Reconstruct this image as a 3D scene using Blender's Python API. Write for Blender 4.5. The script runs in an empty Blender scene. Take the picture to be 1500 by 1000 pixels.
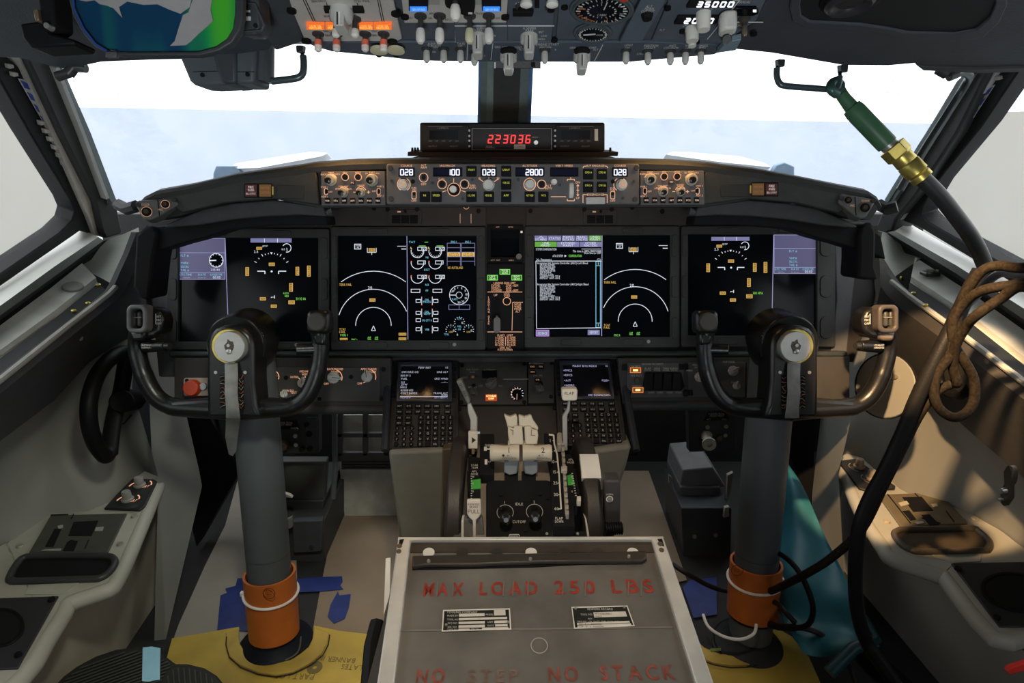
import bpy, math, random
from mathutils import Vector as V
from math import sin, cos, pi, radians as R
random.seed(7)
SC = bpy.context.scene
COL = SC.collection

# ---------------------------------------------------------------- camera, world, lamps, exposure
F, TH, CAM = 900.0, math.atan(315 / 900), V((0, 0, 1.1))
CT, ST = cos(TH), sin(TH)
cd = bpy.data.cameras.new('camera'); cam = bpy.data.objects.new('camera', cd); COL.objects.link(cam)
cd.sensor_width = 36; cd.lens = 36 * F / 1500; cd.clip_start = 0.02; cd.clip_end = 500
cam.location = CAM; cam.rotation_euler = (pi / 2 - TH, 0, 0); SC.camera = cam
SC.view_settings.view_transform = 'Standard'; SC.view_settings.look = 'None'
SC.view_settings.gamma = 1; SC.view_settings.use_curve_mapping = False
SC.view_settings.exposure = 0.0
try: SC.cycles.use_denoising = True
except Exception: pass
w = bpy.data.worlds.new('world'); SC.world = w; w.use_nodes = True
bg = w.node_tree.nodes['Background']; bg.inputs[0].default_value = (0.95, 0.98, 1.0, 1); bg.inputs[1].default_value = 2.6

def lamp(name, kind, loc, aim, power, color, size=0.1, spot=60, blend=0.3, sy=None):
    l = bpy.data.lights.new(name, kind); o = bpy.data.objects.new(name, l); COL.objects.link(o)
    l.energy = power; l.color = color
    if kind == 'AREA':
        l.size = size
        if sy: l.shape = 'RECTANGLE'; l.size_y = sy
    else: l.shadow_soft_size = size
    if kind == 'SPOT': l.spot_size = R(spot); l.spot_blend = blend
    o.location = loc; o.rotation_euler = (V(aim) - V(loc)).to_track_quat('-Z', 'Y').to_euler()
    return o
WARM = (1, .62, .30); NEUT = (1, .92, .78); DAY = (.92, .97, 1)
lamp('doorway_light', 'AREA', (0, -1.12, .8), (0, 1.0, 1.0), 2.4, (.96, .98, 1), .9)  # added unseen fill behind the eye; the back wall has no doorway
lamp('work_lamp', 'SPOT', (0, -.75, .62), (0, 1.0, 1.38), 56, (.94, .97, 1), .16, 62, .9)  # added unseen spot to brighten the overhead and aft-facing panels
lamp('map_light_right', 'SPOT', (.375, .62, 1.255), (.90, 1.25, .38), 105, (1, .64, .32), .014, 25.5, .15)
lamp('map_light_left', 'SPOT', (-.16, .50, 1.29), (-.72, 1.08, .10), 18, (.97, 1, .84), .05, 44, .4)
lamp('pedestal_light', 'SPOT', (.0, .35, 1.33), (0, .82, .45), 18, (1, .82, .6), .03, 48, .7)
for s in (-1, 1):
    lamp('glareshield_flood', 'AREA', (s * .302, 1.158, 1.103), (s * .302, 1.195, 1.05), .34, (1, .55, .2), .10, sy=.012)
lamp('panel_flood', 'AREA', (0, 1.27, 1.035), (0, 1.36, .97), .10, (1, .5, .25), .5, sy=.02)

# ---------------------------------------------------------------- helpers
def ray(px, py):
    a, b = (px - 750) / F, (py - 500) / F
    return V((a, CT - b * ST, -ST - b * CT))
def at(px, py, x=None, y=None, z=None, t=None):
    d = ray(px, py)
    if x is not None: t = x / d.x
    elif y is not None: t = y / d.y
    elif z is not None: t = (z - CAM.z) / d.z
    return CAM + d * t
class Fr:
    "a flat panel: origin, right, up, outward normal"
    def __init__(s, o, u, v):
        s.o, s.u = V(o), V(u).normalized(); v = V(v); s.n = s.u.cross(v).normalized(); s.v = s.n.cross(s.u)
    def hit(s, px, py, n=0):
        d = ray(px, py); t = (s.o + s.n * n - CAM).dot(s.n) / d.dot(s.n); return CAM + d * t
    def sc(s, px, py, n=0):
        p = s.hit(px, py, n); return (s.hit(px + 1, py, n) - p).length, (s.hit(px, py - 1, n) - p).length
def tilt(o, deg): return Fr(o, (1, 0, 0), (0, sin(R(deg)), cos(R(deg))))
def fr3(a, b, c):
    f = Fr(a, V(b) - V(a), V(c) - V(a))
    if f.n.dot(CAM - f.o) < 0: f = Fr(a, V(a) - V(b), V(c) - V(a))
    return f
MP = None
MX = [False]          # mirror what is built about the centre plane
def rr(x0, y0, x1, y1, r, k=4):
    out = []
    for cx, cy, a0 in ((x1 - r, y0 + r, -90), (x1 - r, y1 - r, 0), (x0 + r, y1 - r, 90), (x0 + r, y0 + r, 180)):
        for i in range(k + 1):
            a = R(a0 + 90 * i / k); out.append((cx + r * cos(a), cy + r * sin(a)))
    return out
def rc(x0, y0, x1, y1): return [(x0, y0), (x1, y0), (x1, y1), (x0, y1)]
def circ(cx, cy, r, k=20, ry=None): return [(cx + r * cos(2 * pi * i / k), cy + (ry or r) * sin(2 * pi * i / k)) for i in range(k)]
def spline(pts, k=6, closed=False):
    pts = [V(p) for p in pts]; n = len(pts); out = []
    for i in range(n if closed else n - 1):
        p0, p1, p2, p3 = (pts[(i + j) % n] if closed else pts[min(max(i + j, 0), n - 1)] for j in (-1, 0, 1, 2))
        for q in range(k):
            t = q / k
            out.append(.5 * (2 * p1 + (p2 - p0) * t + (2 * p0 - 5 * p1 + 4 * p2 - p3) * t * t + (3 * p1 - p0 - 3 * p2 + p3) * t ** 3))
    if not closed: out.append(pts[-1])
    return out
GL = {}; BOLD = [0]; SHARP = [38]
_fc = bpy.data.curves.new('glyph', 'FONT'); _fc.resolution_u = 2; _fo = bpy.data.objects.new('glyph', _fc)
def glyph(ch):
    c = ch; ky = (ch, BOLD[0])
    if ky not in GL:
        if c == ' ': GL[ky] = ([], [], .45)
        else:
            _fc.body = c; _fc.offset = BOLD[0]; me = bpy.data.meshes.new_from_object(_fo)
            vs = [(v.co.x / .682, v.co.y / .682) for v in me.vertices]; x0 = min(v[0] for v in vs)
            GL[ky] = ([(x - x0, y) for x, y in vs], [tuple(p.vertices) for p in me.polygons], max(v[0] for v in vs) - x0 + .2)
            bpy.data.meshes.remove(me)
    return GL[ky]
class MB:
    def __init__(s): s.v, s.f = [], []
    def add(s, vs, fs):
        b = len(s.v); s.v += [V(p) for p in vs]; s.f += [tuple(i + b for i in f) for f in fs]; return s
    def loft(s, rings, close=False, cap=True):
        n = len(rings[0]); m = len(rings); vs = [p for r in rings for p in r]; fs = []
        for i in range(m if close else m - 1):
            for j in range(n):
                k = (j + 1) % n; i2 = (i + 1) % m
                fs.append((i * n + j, i * n + k, i2 * n + k, i2 * n + j))
        if cap and not close: fs += [tuple(range(n - 1, -1, -1)), tuple(range((m - 1) * n, m * n))]
        return s.add(vs, fs)
    def prism(s, pts, off): # polygon pts + thickness vector
        off = V(off); return s.loft([[V(p) for p in pts], [V(p) + off for p in pts]])
    def box(s, lo, hi):
        (a, b, c), (d, e, f) = lo, hi
        return s.prism([(a, b, c), (d, b, c), (d, e, c), (a, e, c)], (0, 0, f - c))
    def plate(s, fr, pts, n0, n1): # pixel outline on a panel, between two heights
        return s.loft([[fr.hit(x, y, n1) - fr.n * (n1 - n0) for x, y in pts], [fr.hit(x, y, n1) for x, y in pts]])
    def frame(s, fr, out, inn, n0, n1):
        k = len(out)
        a, b = [fr.hit(x, y, n1) for x, y in out], [fr.hit(x, y, n1) for x, y in inn]; d = fr.n * (n0 - n1)
        return s.loft([[p + d for p in a], a, b, [p + d for p in b]], close=True)
    def lathe(s, p, ax, prof, k=20, ph=0, ex=None):
        p, ax = V(p), V(ax).normalized(); e = ax.orthogonal().normalized() if ex is None else V(ex).normalized(); g = ax.cross(e)
        return s.loft([[p + ax * h + (e * cos(2 * pi * i / k + ph) + g * sin(2 * pi * i / k + ph)) * r for i in range(k)] for r, h in prof])
    def cyl(s, a, b, r0, r1=None, k=16):
        a, b = V(a), V(b); L = (b - a).length; return s.lathe(a, b - a, [(r0, 0), (r0 if r1 is None else r1, L)], k)
    def tube(s, path, r, k=10, flat=None, nf=None, close=False):
        path = [V(p) for p in path]; n = len(path); rings = []; e = None
        for i, p in enumerate(path):
            if close: d = path[(i + 1) % n] - path[i - 1]
            else: d = path[min(i + 1, n - 1)] - path[max(i - 1, 0)]
            d.normalize()
            if nf is not None: e = (V(nf) - d * d.dot(V(nf))).normalized()
            else: e = d.orthogonal().normalized() if e is None else (e - d * e.dot(d)).normalized()
            g = d.cross(e); rad = r[i] if isinstance(r, (list, tuple)) else r; fl = flat or 1
            rings.append([p + e * cos(2 * pi * j / k) * rad * fl + g * sin(2 * pi * j / k) * rad for j in range(k)])
        return s.loft(rings, close=close)
    def pcyl(s, fr, px, py, r, n0, n1, r1=None, k=20): # round boss on a panel, radius in pixels
        m = fr.sc(px, py, n0)[0]; p = fr.hit(px, py, n0)
        return s.lathe(p, fr.n, [(r * m, 0), ((r if r1 is None else r1) * m, n1 - n0)], k)
    def knob(s, fr, px, py, r, h, k=28, n0=0):
        m = fr.sc(px, py)[0] * r; p = fr.hit(px, py, n0); rings = []
        for q, z in ((1.0, 0), (1.0, .2 * h), (.9, .3 * h), (.86, .85 * h), (.78, h)):
            rings.append([p + fr.n * z + (fr.u * cos(2 * pi * i / k) + fr.v * sin(2 * pi * i / k)) * m * q * (1 if i % 2 or z < .25 * h else .95) for i in range(k)])
        return s.loft(rings)
    def ring(s, fr, px, py, r, wd, n, a0=0, a1=360, k=28):
        m = fr.sc(px, py, n)[0]; c = fr.hit(px, py, n); full = abs(a1 - a0) >= 360; k = max(4, int(k * abs(a1 - a0) / 360)); rings = []
        for i in range(k + (0 if full else 1)):
            a = R(a0 + (a1 - a0) * i / k); d = fr.u * cos(a) + fr.v * sin(a)
            rings.append([c + d * m * (r + wd / 2), c + d * m * (r - wd / 2), c + d * m * (r - wd / 2) - fr.n * .0008, c + d * m * (r + wd / 2) - fr.n * .0008])
        return s.loft(rings, close=full)
    def line(s, fr, pts, wd, n):
        if fr is MP: wd *= .8
        for (x0, y0), (x1, y1) in zip(pts, pts[1:]):
            L = math.hypot(x1 - x0, y1 - y0) or 1; a, b = (y1 - y0) / L * wd / 2, -(x1 - x0) / L * wd / 2
            s.plate(fr, [(x0 + a, y0 + b), (x1 + a, y1 + b), (x1 - a, y1 - b), (x0 - a, y0 - b)], n - .0006, n)
        return s
    def rect(s, fr, x0, y0, x1, y1, n): return s.plate(fr, rc(x0, y0, x1, y1), n - .0008, n)
    def text(s, fr, t, px, py, h, n=.0006, al='c', rot=0, sx=1.0, lean=0, wmax=None):
        "lettering: centre (or left/right end) at a pixel, cap height h"
        w = sum(glyph(c)[2] for c in t) - .2
        if wmax: sx = min(sx, wmax / (w * h)) if w else sx
        mu, mv = fr.sc(px, py, n); p = fr.hit(px, py, n); x = {'c': -w / 2, 'l': 0, 'r': -w}[al]
        ca, sa = cos(R(rot)), sin(R(rot))
        for c in t:
            vs, fs, ad = glyph(c); q = []
            for gx, gy in vs:
                X, Y = (x + gx) * h * sx, (gy - .5) * h; X += lean * Y
                X, Y = X * ca - Y * sa, X * sa + Y * ca
                q.append(p + fr.u * X * mu + fr.v * Y * mv)
            s.add(q, fs); x += ad
        return s
    def seg7(s, fr, t, px, py, h, n=.0006, pitch=None, lean=.12, wd=None, W=None):
        S = {'0': 'abcdef', '1': 'bc', '2': 'abged', '3': 'abgcd', '4': 'fgbc', '5': 'afgcd', '6': 'afgedc', '7': 'abc', '8': 'abcdefg', '9': 'abcdfg'}
        Wd = W or h * .52; wd = wd or h * .13; pitch = pitch or h * .85
        L = {'a': (0, 1, 1, 1), 'b': (1, 1, 1, .5), 'c': (1, .5, 1, 0), 'd': (0, 0, 1, 0), 'e': (0, .5, 0, 0), 'f': (0, 1, 0, .5), 'g': (0, .5, 1, .5)}
        for i, c in enumerate(t):
            x0 = px + (i - (len(t) - 1) / 2) * pitch - Wd / 2
            for q in S.get(c, ''):
                a, b, d, e = L[q]
                s.line(fr, [(x0 + a * Wd + lean * (b - .5) * h, py + h / 2 - b * h), (x0 + d * Wd + lean * (e - .5) * h, py + h / 2 - e * h)], wd, n)
        return s
    def build(s, name, mat, par=None, bev=0, smooth=True, kind=None, label=None, cat=None, group=None):
        me = bpy.data.meshes.new(name); o = bpy.data.objects.new(name, me)
        org = V(ORG.get(par.name, (0, 0, 0))) if par else V((0, 0, 0))
        if par is None and s.v and kind is None:
            lo = [min(p[i] for p in s.v) for i in range(3)]; hi = [max(p[i] for p in s.v) for i in range(3)]
            org = V(((lo[0] + hi[0]) / 2, (lo[1] + hi[1]) / 2, lo[2]))
            if MX[0]: org.x = .002 - org.x
            o.location = org
        vs, fs = s.v, s.f
        if MX[0]: vs = [V((.002 - p.x, p.y, p.z)) for p in vs]; fs = [f[::-1] for f in fs]
        me.from_pydata([p - org for p in vs], [], fs); me.materials.append(mat)
        import bmesh
        b = bmesh.new(); b.from_mesh(me); bmesh.ops.recalc_face_normals(b, faces=b.faces)
        b.to_mesh(me); b.free()
        COL.objects.link(o)
        if smooth:
            for p in me.polygons: p.use_smooth = True
            try: me.set_sharp_from_angle(angle=R(SHARP[0]))
            except Exception: pass
        if bev:
            m = o.modifiers.new('edge', 'BEVEL'); m.width = bev; m.segments = 2; m.limit_method = 'ANGLE'; m.angle_limit = R(40)
        if par:
            o.parent = par; ORG[o.name] = org
        else: ORG[o.name] = org
        if par and kind is None and name.endswith(('lettering', 'symbology', '_marks', '_ticks', 'marking', 'bus_line')): kind = 'stuff'
        tag(o, label, cat, group, kind)
        return o
ORG = {}
def tag(o, label=None, cat=None, group=None, kind=None):
    for k, q in (('label', label), ('category', cat), ('group', group), ('kind', kind)):
        if q: o[k] = q
def thing(name, label, cat, loc, group=None):
    o = bpy.data.objects.new(name, None); COL.objects.link(o); o.empty_display_size = .03
    loc = V(loc)
    if MX[0]: loc = V((.002 - loc.x, loc.y, loc.z))
    o.location = loc; ORG[o.name] = loc; tag(o, label, cat, group); return o

# ---------------------------------------------------------------- materials
def M(name, col, rough=.5, metal=0, var=.12, scale=30, bump=0, spec=.32, stretch=None, coat=0):
    m = bpy.data.materials.new(name); m.use_nodes = True; nt = m.node_tree; b = nt.nodes['Principled BSDF']
    b.inputs['Roughness'].default_value = rough; b.inputs['Metallic'].default_value = metal
    b.inputs['Specular IOR Level'].default_value = spec
    if coat: b.inputs['Coat Weight'].default_value = coat
    tc = nt.nodes.new('ShaderNodeTexCoord'); nz = nt.nodes.new('ShaderNodeTexNoise'); nz.inputs['Scale'].default_value = scale; nz.inputs['Detail'].default_value = 4
    src = tc.outputs['Object']
    if stretch:
        mp = nt.nodes.new('ShaderNodeMapping'); mp.inputs['Scale'].default_value = stretch; nt.links.new(src, mp.inputs[0]); src = mp.outputs[0]
    nt.links.new(src, nz.inputs['Vector'])
    r = nt.nodes.new('ShaderNodeValToRGB'); e = r.color_ramp.elements
    e[0].position = .3; e[1].position = .7
    e[0].color = (*[c * (1 - var) for c in col], 1); e[1].color = (*[min(1, c * (1 + var)) for c in col], 1)
    nt.links.new(nz.outputs['Fac'], r.inputs[0]); nt.links.new(r.outputs[0], b.inputs['Base Color'])
    if bump:
        n2 = nt.nodes.new('ShaderNodeTexNoise'); n2.inputs['Scale'].default_value = scale * 12; n2.inputs['Detail'].default_value = 2; nt.links.new(src, n2.inputs['Vector'])
        bp = nt.nodes.new('ShaderNodeBump'); bp.inputs['Strength'].default_value = bump; bp.inputs['Distance'].default_value = .002
        nt.links.new(n2.outputs['Fac'], bp.inputs['Height']); nt.links.new(bp.outputs[0], b.inputs['Normal'])
    return m
def E(name, col, s=1.0):
    m = bpy.data.materials.new(name); m.use_nodes = True; nt = m.node_tree; b = nt.nodes['Principled BSDF']
    b.inputs['Base Color'].default_value = (*[c * .3 for c in col], 1); b.inputs['Emission Color'].default_value = (*col, 1); b.inputs['Emission Strength'].default_value = s
    b.inputs['Roughness'].default_value = .5
    return m
def glass(name, tint, dirt, scale=6):
    m = bpy.data.materials.new(name); m.use_nodes = True; nt = m.node_tree; nt.nodes.clear(); N = nt.nodes.new; L = nt.links.new
    out = N('ShaderNodeOutputMaterial'); tr = N('ShaderNodeBsdfTransparent'); tr.inputs[0].default_value = (*tint, 1)
    gl = N('ShaderNodeBsdfGlossy'); gl.inputs['Roughness'].default_value = .02; df = N('ShaderNodeBsdfDiffuse'); df.inputs[0].default_value = (.85, .9, 1, 1)
    tl = N('ShaderNodeBsdfTranslucent'); tl.inputs[0].default_value = (.85, .9, 1, 1); ad = N('ShaderNodeMixShader'); ad.inputs[0].default_value = .5; L(df.outputs[0], ad.inputs[1]); L(tl.outputs[0], ad.inputs[2])
    tc = N('ShaderNodeTexCoord'); n1 = N('ShaderNodeTexNoise'); n1.inputs['Scale'].default_value = scale; n1.inputs['Detail'].default_value = 8; n1.inputs['Roughness'].default_value = .75
    L(tc.outputs['Object'], n1.inputs['Vector']); rp = N('ShaderNodeValToRGB'); rp.color_ramp.elements[0].position = .5; rp.color_ramp.elements[1].position = .78
    rp.color_ramp.elements[0].color = (dirt * .3,) * 3 + (1,); rp.color_ramp.elements[1].color = (min(1, dirt * 3),) * 3 + (1,)
    L(n1.outputs['Fac'], rp.inputs[0]); mx = N('ShaderNodeMixShader'); L(rp.outputs[0], mx.inputs[0]); L(tr.outputs[0], mx.inputs[1]); L(ad.outputs[0], mx.inputs[2])
    m2 = N('ShaderNodeMixShader'); m2.inputs[0].default_value = .03; L(mx.outputs[0], m2.inputs[1]); L(gl.outputs[0], m2.inputs[2]); L(m2.outputs[0], out.inputs[0])
    return m
black = M('black_plastic', (.006, .006, .007), .5, bump=.1, spec=.14)
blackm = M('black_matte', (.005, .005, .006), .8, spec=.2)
dark = M('dark_grey_paint', (.030, .032, .033), .5, bump=.15)
panelg = M('panel_grey_paint', (.050, .050, .050), .5, bump=.1)
panelb = M('panel_brown_grey', (.034, .031, .029), .55, bump=.1)
bezel = M('bezel_grey', (.030, .031, .029), .5, bump=.12)
mcpg = M('mode_panel_grey', (.085, .083, .085), .5, bump=.08)
ohg = M('overhead_blue_grey', (.075, .095, .12), .5, bump=.08)
ohl = M('overhead_light_grey', (.42, .41, .38), .55, bump=.08)
pad = M('padded_trim', (.028, .030, .030), .7, bump=.5, scale=50)
padb = M('padded_blue_black', (.018, .021, .028), .6, bump=.3, scale=50)
liner = M('liner_grey', (.23, .225, .20), .55, var=.06, scale=5, bump=.12)
linerd = M('ceiling_liner_dark', (.040, .046, .056), .6, var=.08, bump=.25)
linerg = M('grey_fascia', (.105, .105, .11), .6, bump=.1)
beige = M('console_beige', (.36, .345, .29), .5, var=.12, scale=4, bump=.06)
sillm = M('sill_metal', (.46, .47, .44), .42, var=.15, scale=9, bump=.05)
silld = M('sill_green_grey', (.13, .145, .135), .5, var=.2, scale=10)
postm = M('window_post_grey', (.05, .056, .056), .5, bump=.15)
postl = M('window_strip_beige', (.55, .53, .48), .5)
seal = M('rubber_seal', (.012, .013, .014), .6)
teals = M('green_grey_strip', (.15, .20, .20), .4)
blues = M('blue_sealant', (.10, .20, .42), .5)
knobg = M('knob_grey', (.58, .59, .56), .45)
knobl = M('knob_light', (.72, .71, .66), .45)
lever = M('lever_cream', (.42, .375, .29), .42, var=.05, scale=14, bump=.05)
cream = M('cream_plastic', (.52, .48, .39), .45, var=.05)
whitep = M('white_paint', (.60, .58, .53), .5, var=.05)
steel = M('brushed_steel', (.36, .36, .345), .34, .6, var=.08, scale=20, stretch=(1, 8, 1))
alu = M('worn_aluminium', (.60, .59, .55), .38, .35, var=.12, scale=18)
brass = M('brass', (.55, .45, .12), .35, .8, var=.2, scale=60)
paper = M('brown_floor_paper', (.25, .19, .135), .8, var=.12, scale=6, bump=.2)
paperg = M('grey_floor_paper', (.30, .27, .23), .8, var=.10, scale=6, bump=.2)  # brown paper given a grey tone to stand for the light on it
yellow = M('yellow_vinyl', (.46, .32, .055), .5, var=.25, scale=7, bump=.12)
orange = M('orange_sleeve', (.50, .13, .025), .4, var=.1, scale=20)
ztie = M('white_nylon', (.75, .72, .68), .4)
btape = M('blue_tape', (.015, .03, .16), .4, var=.2, scale=25, bump=.15)
ltape = M('light_blue_tape', (.33, .62, .78), .55, var=.05)
tealc = M('teal_sheet', (.026, .15, .19), .45, var=.2, scale=8, bump=.1)
cablem = M('brown_braid', (.016, .012, .008), .7, var=.5, scale=260, spec=.08)
cableb = M('black_cable', (.008, .0075, .0075), .5, bump=.2, spec=.12)
colm = M('column_grey', (.085, .095, .10), .45, var=.08, scale=8, bump=.1)
floord = M('floor_dark', (.02, .02, .02), .7)
greenp = M('green_hose_fitting', (.045, .12, .06), .4, bump=.1)
clearp = M('grey_tape', (.16, .16, .15), .3, var=.25, scale=40)
scr = M('screen_black', (.004, .005, .007), .14, spec=.12)
red = M('red_plastic', (.55, .03, .02), .4)
stencil = M('red_stencil_paint', (.26, .03, .018), .6, var=.3, scale=90)
stencilf = M('faded_stencil_paint', (.20, .05, .035), .6, var=.4, scale=90)
inkb = M('black_ink', (.01, .01, .01), .6)
inkw = M('white_ink', (.62, .62, .6), .6)
ping = M('green_band_paint', (.05, .32, .05), .5)
wW = E('white_glow', (.80, .85, .95), .78); wO = E('orange_legend', (1, .50, .28), .75); wY = E('yellow_legend', (.8, .85, .1), .6)
wA = E('amber_glow', (.9, .55, .13), .7); wG = E('green_glow', (.25, .85, .12), .8); wC = E('cyan_glow', (.25, .7, .9), .7)
wP = E('violet_panel_glow', (.09, .085, .17), .9); wPl = E('violet_line_glow', (.36, .36, .62), .8); wR = E('red_digit_glow', (1, .03, .03), 1.3)
wD = E('blue_white_digits', (.80, .82, 1), 1.2); wT = E('tab_violet_glow', (.17, .17, .33), 1); wV = E('tab_green_glow', (.11, .32, .04), 1)
wM = E('magenta_glow', (.45, .2, .65), 1); wK = E('amber_lamp', (1, .34, .05), 1.6); wB = E('blue_lamp', (.03, .2, .8), 1.2)
wKd = E('amber_lamp_dim', (.55, .22, .06), .5); wRd = E('red_lamp', (1, .12, .02), .9); wKc = E('amber_lamp_core', (1, .7, .25), 2.2)
wOd = E('orange_legend_dim', (.75, .42, .25), .5)
# ---------------------------------------------------------------- setting: hull, floor, outside
def S(mb, name, mat, par=None, bev=0, smooth=True): return mb.build(name, mat, par, bev, smooth, kind=None if par else 'structure')
def poly(mb, pts, off): return mb.prism(pts, off)
floor = S(MB().box((-1.3, -1.2, -.04), (1.3, 2.05, 0)), 'floor', floord)
S(MB().box((-1.3, -1.25, -.04), (1.3, -1.2, 1.9)), 'wall_back', linerd)
S(MB().box((-1.3, 1.95, 0), (1.3, 2.0, .84)), 'wall_front', floord)
for s, nm in ((-1, 'left'), (1, 'right')):
    a, b = sorted((s * 1.18, s * 1.22))
    m = MB(); m.box((a, -1.2, 0), (b, 1.98, .70)); m.box((a, -1.2, .70), (b, -.45, 1.9)); m.box((a, -.45, .70), (b, .35, .84)); m.box((a, -.45, 1.36), (b, .35, 1.9)); m.box((a, .25, .84), (b, .35, 1.36)); m.box((a, .3, 1.36), (b, .86, 1.9))
    S(m, 'wall_hull_' + nm, linerd)
m = MB(); m.box((-1.3, -1.2, 1.86), (1.3, .85, 1.9)); m.box((-.92, .85, 1.30), (.92, 1.75, 1.34)); m.box((-1.3, .83, 1.30), (1.3, .86, 1.9))
S(m, 'ceiling', linerd)
# the hangar outside
conc = M('hangar_floor_paint', (.40, .43, .47), .6, var=.06, scale=.4)
hw = M('hangar_wall_white', (.80, .84, .90), .8, var=.04, scale=.3)
hc = M('hangar_wall_cream', (.375, .355, .32), .85, var=.03, scale=.5)
S(MB().box((-40, -20, -3.3), (40, 40, -3.2)), 'ground', conc)
hwb = M('hangar_wall_blue_white', (.47, .51, .58), .8, var=.05, scale=.6)
S(MB().prism([(-40, 30, -3.2), (40, 30, -3.2), (40, 30, .85), (-40, 30, 2.3)], (0, .3, 0)), 'wall_hangar_front', hwb)
for s, nm in ((-1, 'left'), (1, 'right')):
    a, b = sorted((s * 9.02, s * 9.3)); m = MB().box((a, -17, -3.2), (b, 12.9, 1.3)); wl = S(m, 'wall_hangar_' + nm, hc)
    for i in range(7):
        a, b = sorted((s * 9, s * 9.02)); y0 = (-17.4 if s < 0 else -17.1) + i * 4.4; S(MB().box((a, y0, -3.2), (b, y0 + 4.37, 1.75 if s < 0 else 1.35)), 'panel', hc, wl)
# windscreen
glz = glass('windscreen_glass', (.97, .985, 1), .10, 5); glz2 = glass('side_window_glass', (.96, .97, .96), .02, 5)
BL, BR = at(160, 305, x=-.90), at(1292, 305, x=.905)
TL, TR = at(78, 88, x=-.78), at(1418, 92, x=.785)
BC1, TC1 = at(704, 250, y=1.76), at(702, 80, y=1.42)
BC2, TC2 = at(778, 250, y=1.76), at(781, 80, y=1.42)
def pane(name, pts, mat, k=8):
    a, b, c, d = [V(p) for p in pts]; m = MB(); off = V((0, .012, .006)); vs = []; fs = []
    for i in range(k + 1):
        for j in range(k + 1): u, v = i / k, j / k; vs.append(a * (1 - u) * (1 - v) + b * u * (1 - v) + c * u * v + d * (1 - u) * v)
    fs = [(i * (k + 1) + j, (i + 1) * (k + 1) + j, (i + 1) * (k + 1) + j + 1, i * (k + 1) + j + 1) for i in range(k) for j in range(k)]
    m.add(vs, fs); return S(m, name, mat)
win1 = pane('window_1', (BL, BC1, TC1, TL), glz); win2 = pane('window_2', (BC2, BR, TR, TC2), glz)
# faded print on the glass corners
inkf = M('faded_glass_print', (.38, .38, .38), .7)
for wn, (p, q, r), lines in ((win1, (BL, BC1, TL), ((165, 122, '. .EC'), (168, 137, 'SIL BLI-IN/RNE'))), (win2, (BC2, BR, TR), ((1311, 118, '.EWE.1'), (1313, 137, 'AF/BE.41E.IY')))):
    g = fr3(p, q, r); m = MB()
    for x, y, t in lines: m.text(g, t, x, y, 4.2, .012, rot=(4 if x < 700 else -2))
    m.build('window_print', inkf, wn)
CP = Fr(at(742, 150, y=1.60), (1, 0, 0), BC1 * 0 + V((0, -.34, .20)))
post = MB()
CP = fr3(at(704, 240, y=1.72), at(778, 240, y=1.72), at(704, 80, y=1.40))
def strip(x0, x1, n0, n1, mat, name, par=None): return S(MB().plate(CP, [(x0[0], 240), (x1[0], 240), (x1[1], 78), (x0[1], 78)], n0, n1), name, mat, par)
cpost = strip((721, 722), (757, 766), -.04, .03, teals, 'trim_1')
strip((698.5, 701), (704, 706), -.05, -.02, blues, 'sealant', cpost); strip((703, 705), (712, 716), -.04, .012, teals, 'seal', cpost)
strip((711, 714.5), (722, 724), -.04, .022, M('pale_post_edge', (.20, .27, .27), .4), 'edge', cpost); strip((721, 724), (756, 764), -.04, .034, postm, 'cover', cpost)
strip((756, 763), (763, 769), -.04, .022, teals, 'edge', cpost); strip((763, 769), (770, 776), -.04, .012, teals, 'seal', cpost); strip((770, 776), (775, 782), -.05, -.02, blues, 'sealant', cpost)

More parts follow.
